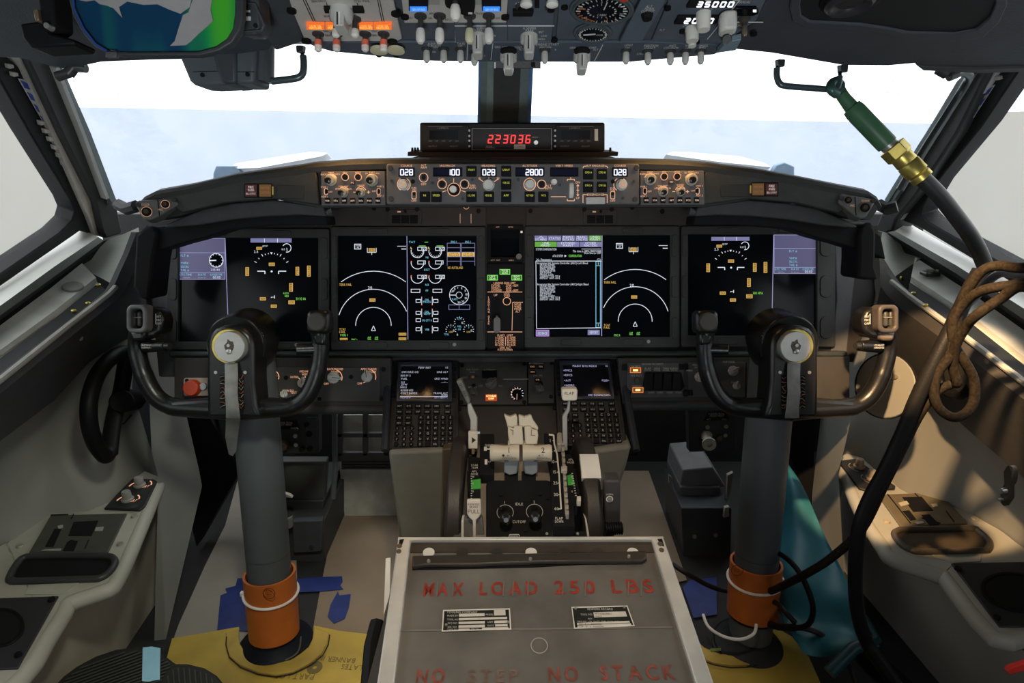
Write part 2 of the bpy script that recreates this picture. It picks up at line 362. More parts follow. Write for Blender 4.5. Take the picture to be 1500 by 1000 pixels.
# side windows, posts, sills: built on the left from the photo's left half, again on the right
def side(s):
    nm = 'left' if s < 0 else 'right'
    if s < 0:
        A, B, D = at(108, 318, x=-.985), at(0, 397, x=-1.02), at(0, 130, x=-.92)
        T = lambda x, y: (x, y)
        G = [(-30, 60), (0, 122), (45, 200), (104, 298), (107, 308), (103, 318), (85, 336), (0, 395), (-220, 560), (-500, 560), (-400, 0)]
        FRM = [(-60, 40), (12, 84), (42, 110), (80, 200), (132, 318), (140, 345), (118, 338), (0, 420), (-220, 590), (-235, 570), (0, 402), (88, 341), (106, 323), (110, 309), (104, 294), (45, 197), (0, 118), (-70, 40)]
        STRP = [(28, 85), (42, 88), (92, 200), (140, 296), (152, 335), (150, 346), (140, 345), (130, 318), (78, 200)]
        POST = [(38, 82), (86, 86), (100, 118), (128, 195), (170, 290), (180, 342), (155, 350), (150, 340), (140, 296), (90, 195)]
        EDGE = [(86, 96), (90, 96), (133, 195), (170, 292), (166, 300), (160, 290), (126, 198)]
        EDG2 = [(82, 100), (86, 96), (126, 198), (160, 290), (156, 292), (122, 200)]
        clip = ((20, 98), (130, 326)); stick = [(27, 115), (44, 118), (74, 188), (66, 183)]
    else:
        A, B, D = at(1354, 308, x=.985), at(1500, 402, x=1.02), at(1500, 128, x=.92)
        G = [(1540, 20), (1490, 112), (1440, 190), (1374, 272), (1354, 304), (1353, 312), (1362, 322), (1500, 398), (1720, 540), (2000, 540), (1900, -20)]
        FRM = [(1560, 40), (1498, 98), (1446, 94), (1420, 145), (1370, 230), (1330, 300), (1318, 322), (1345, 332), (1500, 425), (1720, 570), (1735, 555), (1500, 404), (1360, 326), (1349, 314), (1351, 303), (1371, 268), (1437, 186), (1492, 104), (1575, 40)]
        STRP = [(1464, 98), (1458, 98), (1399, 189), (1340, 279), (1310, 321), (1306, 336), (1316, 326), (1346, 284), (1405, 193)]
        POST = [(1454, 98), (1415, 104), (1400, 118), (1348, 205), (1300, 290), (1282, 335), (1290, 345), (1306, 338), (1312, 322), (1340, 288), (1400, 198), (1446, 108)]
        EDGE = [(1424, 110), (1418, 110), (1353, 215), (1306, 290), (1300, 300), (1306, 300), (1313, 288), (1359, 215)]
        EDG2 = [(1418, 108), (1411, 110), (1345, 212), (1296, 292), (1298, 300), (1305, 290), (1352, 212)]
        clip = ((1490, 102), (1322, 328)); stick = [(1457, 124), (1447, 128), (1405, 191), (1414, 190)]
    fr = fr3(A, B, D)
    g = S(MB().add([fr.hit(x, y, -.015) for x, y in G], [tuple(range(len(G)))]), 'window_3' if s < 0 else 'window_4', glz2, smooth=False)
    p = S(MB().plate(fr, FRM, -.03, .012), 'trim_window_' + nm, seal, bev=.003)
    q = S(MB().plate(fr, POST, -.03, .035), 'trim_post_' + nm, postm, bev=.006)
    S(MB().plate(fr, STRP, -.03, .022), 'strip', postl if s < 0 else M('pale_strip', (.62, .62, .65), .45), q)
    S(MB().plate(fr, EDGE, -.02, .045), 'edge_seal', teals, q); S(MB().plate(fr, EDG2, -.02, .048), 'edge_bead', sillm if s < 0 else teals, q)
    (x0, y0), (x1, y1) = clip
    for i in range(20):
        k = .08 + .90 * i / 19
        if .14 < k < .40: continue
        cx, cy = (61 + (k - .4) * 140, 178 + (k - .4) * 250) if s < 0 else (1427 - (k - .31) * 172, 160 + (k - .31) * 245)
        S(MB().plate(fr, [(cx - 4, cy - 4), (cx + 4, cy - 3), (cx + 5, cy + 2), (cx - 2, cy + 3)], .012, .020), 'clip', postl, p, bev=.001)
    m, m2 = MB(), MB(); m.plate(fr, stick, .014, .0155)
    (ax, ay), (bx, by), (cx, cy), (dx, dy) = stick
    for i in range(4):
        t0, t1 = (i + .12) / 4, (i + .8) / 4; f = lambda t, e: ((ax + (dx - ax) * t) * (1 - e) + (bx + (cx - bx) * t) * e, (ay + (dy - ay) * t) * (1 - e) + (by + (cy - by) * t) * e)
        m2.plate(fr, [f(t0, .12), f(t0 + .06, .9), f(t1 + .02, .9), f(t1, .12)], .0155, .0163)
    d = m.build('sticker', inkw, p); m2.build('sticker_stripes', M('sticker_blue', (.06, .10, .42), .5), d)
    return fr
SL, SR = side(-1), side(1)
# ---- sidewalls below the windows
def sp(px, py, s, x): return at(px, py, x=s * x)
def skin(rows, closecap=False):
    "surface through rows of points (each row the same count), given thickness"
    m = MB(); n = len(rows[0]); vs = [V(p) for r in rows for p in r]; fs = []
    for i in range(len(rows) - 1):
        for j in range(n - 1): fs.append((i * n + j, i * n + j + 1, (i + 1) * n + j + 1, (i + 1) * n + j))
    return m.add(vs, fs)
ZC = .30
def mir(x): return 1502 - x
def sidewall(s):
    nm = 'left' if s < 0 else 'right'; X = lambda px: px
    if s < 0:
        chA = [(-220, 590), (0, 420), (60, 376), (119, 335)]; chB = [(-220, 620), (0, 448), (80, 390), (144, 347)]; lip = [(-220, 636), (0, 462), (85, 401), (152, 352)]
        trO = [(-220, 643), (0, 467), (70, 414), (112, 380)]; trI = [(-220, 700), (0, 545), (90, 480), (158, 424)]
        edg = [(-220, 722), (0, 557), (95, 481), (158, 432), (167, 422)]
        bt = [(-220, 722), (0, 556), (60, 508), (125, 457), (160, 428), (168, 416), (176, 398), (188, 372), (200, 340)]
        bm = [(-220, 770), (0, 596), (62, 545), (132, 490), (176, 455), (190, 438), (202, 412), (210, 388), (216, 345)]
        bb = [(-220, 830), (0, 646), (80, 586), (130, 531), (168, 506), (190, 494), (206, 486), (214, 480), (222, 470)]
        shelf = [(150, 351), (180, 343), (203, 333), (206, 360), (196, 385), (176, 402), (168, 418), (150, 408), (110, 388), (128, 372)]
        wl = bb
    else:
        chA = [(1720, 575), (1500, 426), (1420, 378), (1330, 326)]; chB = [(1720, 600), (1500, 452), (1400, 388), (1311, 338)]; lip = [(1720, 620), (1500, 468), (1400, 400), (1300, 340)]
        trO = [(1720, 628), (1500, 473), (1432, 426), (1342, 368)]; trI = [(1720, 715), (1500, 556), (1410, 482), (1330, 430)]
        edg = [(1720, 725), (1500, 560), (1412, 492), (1335, 436), (1308, 414)]
        bt = [(1720, 725), (1500, 560), (1440, 514), (1380, 468), (1335, 437), (1310, 414), (1295, 392), (1283, 372), (1280, 345)]
        bm = [(1720, 780), (1500, 612), (1430, 560), (1360, 515), (1318, 482), (1298, 460), (1276, 432), (1262, 410), (1258, 360)]
        bb = [(1720, 860), (1500, 700), (1430, 640), (1340, 560), (1312, 540), (1290, 520), (1270, 505), (1256, 490), (1250, 470)]
        shelf = [(1300, 341), (1281, 336), (1279, 368), (1290, 392), (1303, 412), (1315, 402), (1352, 376), (1330, 362)]
    P = lambda L, x: [sp(a, b, s, x) for a, b in L]
    # window channel, dark lip, tray
    ch = S(skin([P(chA, 1.03), P(chB, .925)]), 'trim_channel_' + nm, sillm)
    S(skin([P(chB, .925), P(lip, .923)]), 'lip', silld, ch); S(skin([P(lip, .923), [p + V((s * .02, 0, -.02)) for p in P(lip, .923)]]), 'lip_underside', seal, ch)
    fl = [p + V((0, 0, -.004)) for p in P(trO, .962)], [p + V((0, 0, -.010)) for p in P(trI, .852)]
    tr = S(skin([[p + V((s * .03, 0, .0)) for p in fl[0]], fl[0], fl[1]]), 'trim_tray_' + nm, M('tray_metal_' + nm, (.62, .63, .58), .45, var=.15, scale=9))
    inner = [(p * .80 + q * .20) for p, q in zip(*fl)], [(p * .36 + q * .64) for p, q in zip(*fl)]
    up = V((0, 0, .010))
    S(skin([[p + up * .2 for p in inner[0]], [p + up for p in inner[0]], [p + up for p in inner[1]], [p - up for p in inner[1]]]), 'tray_insert', M('tray_insert_' + nm, (.55, .565, .52), .5, var=.2, scale=14), tr)
    S(skin([[p + V((0, 0, .003)) for p in fl[1]], [p * .70 + q * .30 + V((0, 0, .003)) for p, q in zip(fl[1], fl[0])]]), 'tray_rail', seal, tr)  # dark strip laid in to stand for the shaded gap beside the tray
    S(MB().tube([p + V((-s * .004, 0, .003)) for p in P(edg, .845)], .0055, 8), 'edge_strip', M('edge_strip_' + nm, (.40, .40, .36), .4), tr)
    shx = (.965, .91, .87, .852, .85, .85, .852, .885, .955, .965) if s < 0 else (.965, .88, .855, .85, .852, .88, .95, .965)
    S(MB().add([sp(a, b, s, x) for (a, b), x in zip(shelf, shx)], [tuple(range(len(shelf)))]), 'trim_shelf_' + nm, M('shelf_green_grey_' + nm, (.42, .44, .39), .5, var=.2, scale=10, bump=.06))
    bkp = [(-220, 640), (0, 465), (85, 403), (152, 353), (200, 335), (215, 400), (168, 425), (0, 560), (-220, 725)] if s < 0 else [(1720, 625), (1500, 470), (1400, 402), (1300, 342), (1275, 336), (1280, 410), (1330, 436), (1500, 562), (1720, 728)]
    S(MB().add(P(bkp, .945), [tuple(range(9))]), 'trim_ledge_backing_' + nm, blackm)
    # padded band: rolls over from the tray edge and tucks in below
    r0, r1, r2 = P(bt, .845), P(bm, .845), P(bb, .90)
    r0 = [p + V((s * .012, 0, 0)) for p in r0]; r05 = [p * .6 + q * .4 + V((-s * .012, 0, .004)) for p, q in zip(P(bt, .845), r1)]
    S(skin([r0, P(bt, .845), r05, r1, r2, [p + V((s * .06, 0, -.01)) for p in r2]]), 'trim_band_' + nm, M('band_padding_' + nm, (.05, .053, .056), .5, bump=.35, scale=45) if s < 0 else M('band_padding_right', (.05, .046, .043), .5, bump=.35, scale=45))
    # liner between band and console
    top = [p + V((s * .03, 0, .02)) for p in r2]
    if s < 0: base = [(-220, 1000), (0, 795), (20, 790), (75, 752), (130, 748), (160, 735), (195, 702), (212, 690), (225, 672)]
    else: base = [(1720, 960), (1500, 800), (1460, 770), (1395, 740), (1330, 722), (1290, 695), (1262, 670), (1240, 664), (1226, 650)]
    base = [at(a, b, z=ZC) for a, b in base]; mids = [(p + q) / 2 + V((s * .035, 0, 0)) for p, q in zip(top, base)]
    SHARP[0] = 85
    wall = S(skin([top, mids, base, [p + V((0, 0, -.3)) for p in base]]), 'wall_' + nm, liner); SHARP[0] = 38
    # forward liner beside the foot well
    if s < 0: f = [[at(214, 330, y=1.36), at(250, 340, y=1.40)], [at(210, 420, y=1.32), at(256, 430, y=1.44)], [at(216, 520, y=1.30), at(262, 560, y=1.46)], [at(222, 660, y=1.29), at(292, 690, y=1.40)], [at(232, 700, y=1.27), at(296, 712, y=1.385)], [at(226, 938, z=0), at(243, 936, z=0)]]
    else: f = [[at(1286, 330, y=1.36), at(1222, 340, y=1.42)], [at(1290, 420, y=1.32), at(1222, 440, y=1.44)], [at(1268, 520, y=1.30), at(1208, 560, y=1.46)], [at(1236, 660, y=1.28), at(1190, 720, y=1.40)], [at(1228, 690, y=1.27), at(1188, 760, y=1.385)], [at(1240, 905, z=0), at(1222, 905, z=0)]]
    S(skin(f), 'wall_forward_' + nm, M('forward_liner_' + nm, (.21, .21, .19), .42, var=.1, scale=6, bump=.08))
    # console
    if s < 0:
        rim = [(-120, 1110), (24, 988), (60, 935), (88, 892), (98, 876), (150, 858), (165, 846), (190, 795), (226, 712), (232, 698)]
        back = [(-500, 1000), (-150, 900), (0, 800), (10, 796), (60, 754), (75, 750), (130, 746), (160, 733), (196, 700), (212, 690)]
    else:
        rim = [(1640, 1040), (1520, 930), (1462, 928), (1390, 842), (1380, 836), (1312, 812), (1298, 796), (1268, 752), (1240, 690), (1232, 668)]
        back = [(2000, 1000), (1700, 940), (1510, 810), (1470, 780), (1450, 768), (1400, 742), (1330, 722), (1300, 700), (1262, 670), (1245, 662)]
    ra = spline([at(a, b, z=ZC) for a, b in rim], 3); rb = spline([at(a, b, z=ZC) for a, b in back], 3)
    ce = V((s * .62, .9, 0)); ri = []
    n = len(ra); edge1 = []; edge2 = []
    for i, p in enumerate(ra):
        d = ra[min(i + 1, n - 1)] - ra[max(i - 1, 0)]; o = V((-d.y, d.x, 0)).normalized()
        if o.x * s > 0: o = -o
        edge1.append(p + o * .014 - V((0, 0, .006))); edge2.append(p + o * .022 - V((0, 0, .026))); ri.append(p - V((0, 0, .022)))
    S(skin([rb, ra]), 'trim_console_' + nm, beige)
    S(MB().tube([p + V((-s * .002, 0, -.013)) for p in ra], .0150, 12), 'trim_console_rim_' + nm, beige)
    cfm = M('console_face_' + nm, (.30, .27, .21), .55, var=.25, scale=5, stretch=(1, 1, .35)) if s < 0 else M('console_face_' + nm, (.34, .32, .28), .55, var=.1, scale=5)  # face colour set below the console beige to stand for its shade
    c0, c1 = ri[0] + V((s * .035, 0, 0)), ri[-1] + V((s * .02, 0, 0)); ft = [c0 + (c1 - c0) * (i / (n - 1)) for i in range(n)]
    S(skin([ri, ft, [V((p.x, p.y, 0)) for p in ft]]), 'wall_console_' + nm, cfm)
    return wall
WLl, WLr = sidewall(-1), sidewall(1)

def on(px, py):
    "the first surface the eye meets in this direction: where small fittings sit"
    bpy.context.view_layer.update(); r = SC.ray_cast(bpy.context.evaluated_depsgraph_get(), CAM, ray(px, py).normalized()); return r[1], r[2]
# ---------------------------------------------------------------- main instrument panel
MP = tilt(CAM + ray(750, 421) * 1.368, 18)
UD = V((0, 0, 1))
def root_at(fr, px, py): return fr.hit(px, py)
ip = thing('instrument_panel', 'dark main instrument panel carrying the four big displays', 'panel', MP.hit(750, 520))
MB().plate(MP, [(205, 335), (300, 306), (420, 294), (1080, 294), (1195, 306), (1292, 340), (1282, 430), (1250, 530), (250, 530), (212, 430)], -.03, -.004).build('back_panel', M('panel_backing', (.022, .019, .018), .55, bump=.1), ip)
MB().plate(MP, [(474, 303), (712, 303), (712, 331), (478, 331)], -.01, .001).build('upper_fascia', panelb, ip, .001)
MB().plate(MP, [(771, 303), (1025, 303), (1020, 331), (771, 331)], -.01, .001).build('upper_fascia', panelb, ip, .001)
for a, b in ((546, 592), (556, 878)):
    x = b; f = MB().plate(MP, rr(x - 24, 306, x + 26, 329, 6), 0, .0035).build('phase_plate', panelb, ip, .001)
    MB().plate(MP, rc(x - 18, 315, x + 20, 327), .003, .005).build('annunciator_block', blackm, f, .001)
    m = MB()
    for i in range(1, 3): m.rect(MP, x - 18 + i * 12.6, 315, x - 17.2 + i * 12.6, 327, .0056)
    m.build('divider', panelb, f)
    MB().rect(MP, x - 10, 309, x - 5, 311, .0042).build('marking', wOd, f); MB().pcyl(MP, x + 2, 310, 2, .0035, .008).build('button', black, f)
m = MB(); m.line(MP, [(674, 313), (674, 327)], 1, .002); m.line(MP, [(690, 313), (690, 327)], 1, .002); m.ring(MP, 683, 302, 4, .8, .002, 180, 360); m.build('marking', wOd, ip)
for x, y in ((548, 305), (568, 307), (611, 307), (701, 309), (777, 309), (856, 307), (896, 307), (926, 304), (970, 310)): MB().pcyl(MP, x, y, 3.2, .001, .004).build('screw', black, ip)
MB().plate(MP, rc(246, 514, 1243, 524), -.004, .026).build('lower_ledge', M('ledge_grey', (.028, .033, .032), .45, bump=.15), ip, .006)
for x0, x1 in ((205, 258), (1222, 1262)):
    m = MB()
    if x0 < 300: m.plate(MP, [(214, 345), (252, 350), (262, 530), (258, 552), (232, 552), (222, 450)], -.03, .0)
    else: m.plate(MP, [(1222, 352), (1258, 356), (1238, 552), (1214, 552), (1224, 440)], -.03, .0)
    m.build('side_fairing', M('fairing_grey', (.085, .085, .09), .5, bump=.15), ip, .004)

def display(lab, out, scrn, div=None):
    (x0, y0, x1, y1), (a, b, c, d) = out, scrn
    t = thing('display_unit', lab, 'display', MP.hit((x0 + x1) / 2, y1), 'cockpit display units')
    o, i = rr(x0, y0, x1, y1, 3), rr(a, b, c, d, 1.5)
    bz = MB().frame(MP, o, i, -.0039, .010).build('bezel', bezel, t, .0015)
    MB().plate(MP, rc(a - 3, b - 3, c + 3, d + 3), -.0038, .002).build('screen', scr, t)
    m = MB(); W, H = x1 - x0, y1 - y0
    for k in (.30, .70):
        for yy, h in (((y0 + b) / 2, (b - y0) * .62), ((y1 + d) / 2, (y1 - d) * .62)):
            m = MB(); m.plate(MP, rr(x0 + W * k - 15, yy - h / 2, x0 + W * k + 15, yy + h / 2, h * .45), .008, .0125); m.build('bezel_pad', bezel, bz, .0008)
    for k in (.16, .5, .84):
        for xx, h in (((x0 + a) / 2, (a - x0) * .62), ((x1 + c) / 2, (x1 - c) * .62)):
            m = MB(); m.plate(MP, rr(xx - h / 2, y0 + H * k - 16, xx + h / 2, y0 + H * k + 16, h * .45), .008, .0125); m.build('bezel_pad', bezel, bz, .0008)
    MB().pcyl(MP, x0 + W * .80, (y1 + d) / 2 - 1, 2.6, .009, .011).build('light_sensor', M('sensor', (.3, .28, .3), .4), t)
    return t
NS = .0032
def boxtxt(m, mk, x, y, w, h, t, rot=0):
    "amber flag: lit box with dark word"
    m.frame(MP, rc(x - w / 2, y - h / 2, x + w / 2, y + h / 2), rc(x - w / 2 + .6, y - h / 2 + .6, x + w / 2 - .6, y + h / 2 - .6), NS - .0008, NS)
    L = (w if not rot else h) - 2
    m.text(MP, t, x, y, (h if not rot else w) * .62, NS, rot=rot, wmax=L)
wAf = E('amber_flag_field', (.30, .17, .03), .8)
def flag(m, mf, x, y, w, h, t, rot=0): mf.rect(MP, x - w / 2, y - h / 2, x + w / 2, y + h / 2, NS - .0006); boxtxt(m, None, x, y, w, h, t, rot)
def flight_display(t, X, Y, k, mirror, baro, side_right):
    f = lambda x, y: (X + (x - 397) * k, Y + (y - 397) * k)
    a, af, wh, g, vio = MB(), MB(), MB(), MB(), MB()
    vio.rect(MP, *f(367, 349), *f(427, 355), NS)
    for x in (387.3, 406.5): wh.line(MP, [f(x, 349), f(x, 355)], .9, NS + .0003)
    flag(a, af, *f(379.5, 363.5), 8, 4, 'CAT 2'[0:3]); wh.text(MP, '2.5', *f(375, 368.5), 3.4, NS); wh.text(MP, '2ETF', *f(388, 360.5), 2.4, NS, lean=.4)
    x, y = f(420, 363); wh.ring(MP, x, y, 6.2 * k, .9, NS, -100, 150); wh.text(MP, '0.0', *f(415, 365), 2.6, NS); wh.line(MP, [f(420, 363), f(420.5, 368)], .9, NS)
    x, y = f(397.5, 397)
    for q in (-60, -45, -30, -20, -10, 10, 20, 30, 45, 60):
        r0, r1 = 25.2 * k, (28.6 if abs(q) in (30, 60) else 27) * k; s_, c_ = sin(R(q)), cos(R(q)); wh.line(MP, [(x + r0 * s_, y - r0 * c_), (x + r1 * s_, y - r1 * c_)], 1, NS)
    wh.plate(MP, [(x - 1.8, y - 27.5 * k), (x + 1.8, y - 27.5 * k), (x, y - 24.5 * k)], NS - .0006, NS)
    flag(a, af, *f(398, 387), 8.5, 4.6, 'FD')
    for sg in (-1, 1):
        wh.line(MP, [f(398 + sg * 21, 397), f(398 + sg * 10, 397), f(398 + sg * 10, 401)], 1.6, NS)
    wh.pcyl(MP, *f(398, 397.4), 1.4, NS - .0006, NS)
    flag(a, af, *f(362, 397.5), 5, 12.5, 'SPD', 90); flag(a, af, *f(435.5, 397), 5, 12.5, 'ALT', 90); flag(a, af, *f(452.3, 397), 5, 16, 'VERT', 90); flag(a, af, *f(426.2, 420.7), 5, 12.5, 'G/S', 90)
    flag(a, af, *f(385, 437.5), 8.5, 4.6, 'LOC'); flag(a, af, *f(401, 448.3), 8.5, 4.6, 'HDG'); flag(a, af, *f(427, 442.5), 9, 5.6, 'NAV')
    wh.text(MP, '-', *f(397.5, 435), 4, NS); wh.line(MP, [f(397, 435), f(401, 435)], .9, NS); wh.line(MP, [f(402, 432.5), f(402, 437)], 1.2, NS)
    if not side_right: g.text(MP, 'RADIO', *f(419, 429.5), 2.8, NS, wmax=8); g.text(MP, '100', *f(420, 433.5), 3, NS, wmax=6)
    g.text(MP, baro, *f(440.5, 437.5), 3.6, NS, wmax=14)
    a.build('amber_symbology', wA, t); af.build('flag_field', wAf, t, kind='stuff'); wh.build('white_symbology', wW, t); g.build('green_symbology', wG, t); vio.build('mode_bar', wT, t)
def clock_pane(t, x0, y0, x1, y1, cut, dial):
    p, l, c, wh = MB(), MB(), MB(), MB(); W, H = x1 - x0, y1 - y0; f = lambda u, v: (x0 + u * W, y0 + v * H)
    p.plate(MP, [f(0, 0), f(1, 0), f(1, 1), f(0, 1)], NS - .0012, NS - .0006)
    for a, b in (((0, 0), (1, 0)), ((0, 0), (0, 1)), ((0, .35), (1, .35)), ((0, .84), (1, .84)), ((0, 1), (1, 1)), ((1, 0), (1, 1))): l.line(MP, [f(*a), f(*b)], .8, NS)
    lx = .04 if dial else .36
    for v, s_ in ((.42, 'FLT #'), (.60, 'VHF#'), (.69, 'SELCAL'), (.78, 'TAIL #')): c.text(MP, s_, *f(lx, v), 3, NS, al='l', wmax=12)
    for u, s_ in ((.15, 'UTC TIME'), (.50, 'DATE'), (.81, 'ELAPSED TIME')): c.text(MP, s_, *f(u, .885), 2.8, NS, wmax=.26 * W)
    wh.text(MP, '--:--:--', *f(.17, .955), 2.4, NS, wmax=.25 * W); wh.text(MP, '-- --- --', *f(.50, .955), 2.4, NS, wmax=.25 * W); wh.text(MP, '00:00', *f(.82, .95), 3.8, NS, wmax=11)
    if dial:
        x, y = f(.81, .535); wh.ring(MP, x, y, 10, 1, NS)
        for q in range(0, 360, 30): wh.line(MP, [(x + 10 * sin(R(q)), y - 10 * cos(R(q))), (x + 8 * sin(R(q)), y - 8 * cos(R(q)))], .8, NS)
        wh.line(MP, [(x, y), (x - 9.4, y + .4)], 2, NS); wh.text(MP, '2:15:44', *f(.79, .765), 3, NS, wmax=14)
        MB().pcyl(MP, x, y, 9.5, NS - .0008, NS - .0004).build('dial_face', scr, t)
    p.build('clock_pane', wP, t); l.build('pane_line', wPl, t); c.build('cyan_lettering', wC, t); wh.build('white_lettering', wW, t)
du1 = display('outboard left display showing flight symbology in amber flags, behind the left yoke', (245, 335, 482, 512), (261, 348, 466, 500))
clock_pane(du1, 262, 349, 329.5, 409, None, True); m = MB(); m.line(MP, [(329.5, 349), (334, 470)], 1, NS); m.build('pane_line', wPl, du1)
flight_display(du1, 397, 397, 1.0, False, '29.92 IN', False)
du4 = display('outboard right display with violet clock pane, behind the right yoke', (998, 331, 1224, 508), (1008, 343, 1197, 491))
clock_pane(du4, 1134, 344, 1195.5, 400.5, None, False); m = MB(); m.line(MP, [(1133.5, 344), (1131, 462)], 1, NS); m.build('pane_line', wPl, du4)
flight_display(du4, 1070, 391.5, .93, False, '1013 HPA', True)
def map_display(t, X0, X1, top, cx, cy, right):
    wh, a, g, af, wd = MB(), MB(), MB(), MB(), MB(); k = (X1 - X0) / 100
    def arc(rad, yy, xc, hw):
        pts = []
        for i in range(31):
            q = R(-92 + 184 * i / 30); x, y = xc + rad * sin(q), yy - rad * cos(q)
            if X0 + 1 <= x <= X1 - .5: pts.append((x, y))
        MB().line(MP, pts, 1.1, NS).build('range_arc', wW, t)
    arc(25.5 * k, cy, cx, 0); arc(51.5 * k, cy, cx, 0); arc(77.5 * k, cy, cx, 0)
    wh.line(MP, [(cx - 3, cy + 8 * k), (cx + 3, cy + 8 * k), (cx, cy + 1 * k), (cx - 3, cy + 8 * k)], 1, NS); wh.text(MP, '20', cx - 5, cy - 53.5 * k, 4, NS)
    wh.frame(MP, rc(cx - 28, top + 12, cx - 18, top + 20), rc(cx - 27, top + 13, cx - 19, top + 19), NS - .0006, NS); wh.text(MP, 'TERR', cx - 23, top + 14.6, 2.2, NS, wmax=7); wh.text(MP, '-45', cx - 23, top + 17.4, 2.2, NS)
    wh.line(MP, [(cx - 9, top + 18), (cx - 9, top + 24.5), (cx + 4, top + 24.5), (cx + 4, top + 18)], 1, NS); wh.line(MP, [(cx - 2.5, top + 24.5), (cx - 2.5, top + 28)], .9, NS); flag(a, af, cx - 2.5, top + 21, 9, 5, 'TRK')
    wh.line(MP, [(X1 - 15, top + 15.5), (X1 - 2, top + 15.5)], .8, NS); wh.line(MP, [(X1 - 9, top + 19.5), (X1 - 2, top + 19.5)], 1.4, NS)
    a.text(MP, 'TERR FAIL', X0 + 2, cy - 58 * k, 3.6, NS, al='l', wmax=18); a.text(MP, 'TCAS', X0 + 2, cy + 6 * k, 3.2, NS, al='l', wmax=9); a.text(MP, 'FAIL', X0 + 2, cy + 10 * k, 3.2, NS, al='l', wmax=9)
    flag(a, af, cx - 1.5, cy - 36 * k, 8.5, 4.6, 'MAP')
    for x in (cx - 6, cx + 4.5): g.text(MP, 'ANP', x, cy + 18 * k, 3, NS, wmax=5); g.line(MP, [(x - 2.5, cy + 20.5 * k), (x + 2.5, cy + 20.5 * k)], .9, NS)
    if right: g.text(MP, 'FMC R', X0 + 17, cy + 21.5 * k, 3, NS, al='l', wmax=9)
    else:
        g.text(MP, 'VOR 1', X0 + 3, cy + 14.5 * k, 3.2, NS, al='l', wmax=11); g.text(MP, 'FMC L', X0 + 20, cy + 21 * k, 3, NS, al='l', wmax=9)
        flag(a, af, X0 + 8.5, cy + 20.5 * k, 11, 4, 'VOR'); flag(a, af, X1 - 7.5, cy + 13 * k, 11, 4, 'ADF'); flag(a, af, X1 - 7.5, cy + 19.7 * k, 11, 4, 'VOR')
    wh.build('map_symbology', wW, t); a.build('amber_lettering', wA, t); af.build('flag_field', wAf, t, kind='stuff'); g.build('green_lettering', wG, t)
du2 = display('inboard left display, map arcs beside round engine dials', (485, 332, 711, 513), (494, 345, 698, 498))
map_display(du2, 495, 597, 345, 547, 476, False)
m = MB(); m.line(MP, [(596, 345), (597.5, 497)], 1, NS); m.build('pane_line', wPl, du2)
wh, cy_, am, rd, ye, yf, vi = MB(), MB(), MB(), MB(), MB(), MB(), MB()
cy_.text(MP, 'TAT', 603.5, 354.5, 3, NS); ye.line(MP, [(622, 354.5), (627, 354.5)], .9, NS)
for q in (0, 1):
    x = 611.5 + 26 * q
    wh.ring(MP, x, 368, 9.3, .9, NS, 165, 390); am.plate(MP, [(x - 10, 361), (x - 7.5, 365), (x - 10.5, 364)], NS - .0006, NS); ye.line(MP, [(x + 2, 360), (x + 12, 360)], .8, NS)
    for i in range(8): g_ = R(200 + i * 22); wh.line(MP, [(x + 8.6 * cos(g_), 368 - 8.6 * sin(g_)), (x + 6.8 * cos(g_), 368 - 6.8 * sin(g_))], .9, NS)
    for yy in (384, 405): wh.ring(MP, x, yy + .5, 9.3, .9, NS, 170, 370); rd.plate(MP, [(x - 10, yy - 2), (x - 8, yy - 2), (x - 9, yy + 1)], NS - .0006, NS)
    for yy, tx in ((364, '0.0'), (384, ''), (405, '0.0')):
        b_ = (x, yy - 2.5, x + 14 if tx else x + 12, yy + 3); wh.frame(MP, rc(*b_), rc(b_[0] + .8, b_[1] + .8, b_[2] - .8, b_[3] - .8), NS - .0006, NS); wh.text(MP, tx, b_[2] - 1, yy + .2, 4, NS, al='r') if tx else None
    x = 608.5 + 32 * q; wh.frame(MP, rc(x - 6.7, 423, x + 7, 428.5), rc(x - 5.9, 423.8, x + 6.2, 427.7), NS - .0006, NS)
    x = 612.7 + 25.5 * q; sg = 1 if q == 0 else -1
    for yy in (440.5, 458, 468.7, 482): wh.frame(MP, rc(x - 3.7, yy - 2.6, x + 3.7, yy + 2.6), rc(x - 2.9, yy - 1.8, x + 2.9, yy + 1.8), NS - .0006, NS)
    for a_, b_ in ((434.5, 446), (453, 464), (477, 488)): wh.line(MP, [(x + sg * 5, a_), (x + sg * 5, b_)], .9, NS)
    rd.plate(MP, [(x + sg * 4, 446), (x + sg * 6, 446), (x + sg * 5, 447.3)], NS - .0006, NS); rd.plate(MP, [(x + sg * 4, 452), (x + sg * 6, 452), (x + sg * 5, 453.4)], NS - .0006, NS)
for yy, tx in ((377, 'N1'), (395, 'EGT'), (417, 'N2'), (425.5, 'FF'), (439, 'OIL'), (442, 'PRESS'), (456.5, 'OIL'), (459.5, 'TEMP'), (469, 'OIL QTY %'), (482.5, 'VIB')): cy_.text(MP, tx, 625.5, yy, 2.9, NS, wmax=14)
for x0 in (655, 676):
    for i in range(5): vi.line(MP, [(x0, 356 + i * 6.6), (x0 + 19.5, 356 + i * 6.6)], .8, NS)
    vi.line(MP, [(x0, 356), (x0, 389)], .8, NS); vi.line(MP, [(x0 + 19.5, 356), (x0 + 19.5, 389)], .8, NS)
    yf.rect(MP, x0 + .4, 369.2, x0 + 19, 375.8, NS - .0002); cy_.text(MP, 'ENG 1' if x0 < 660 else 'ENG 2', x0 + 9.5, 354.2, 2.8, NS, wmax=8)
ye2 = MB()
for x0 in (655, 676): ye2.text(MP, 'LOW OIL', x0 + 10, 371, 2.5, NS + .0003, wmax=14); ye2.text(MP, 'PRESSURE', x0 + 10, 374, 2.5, NS + .0003, wmax=15)
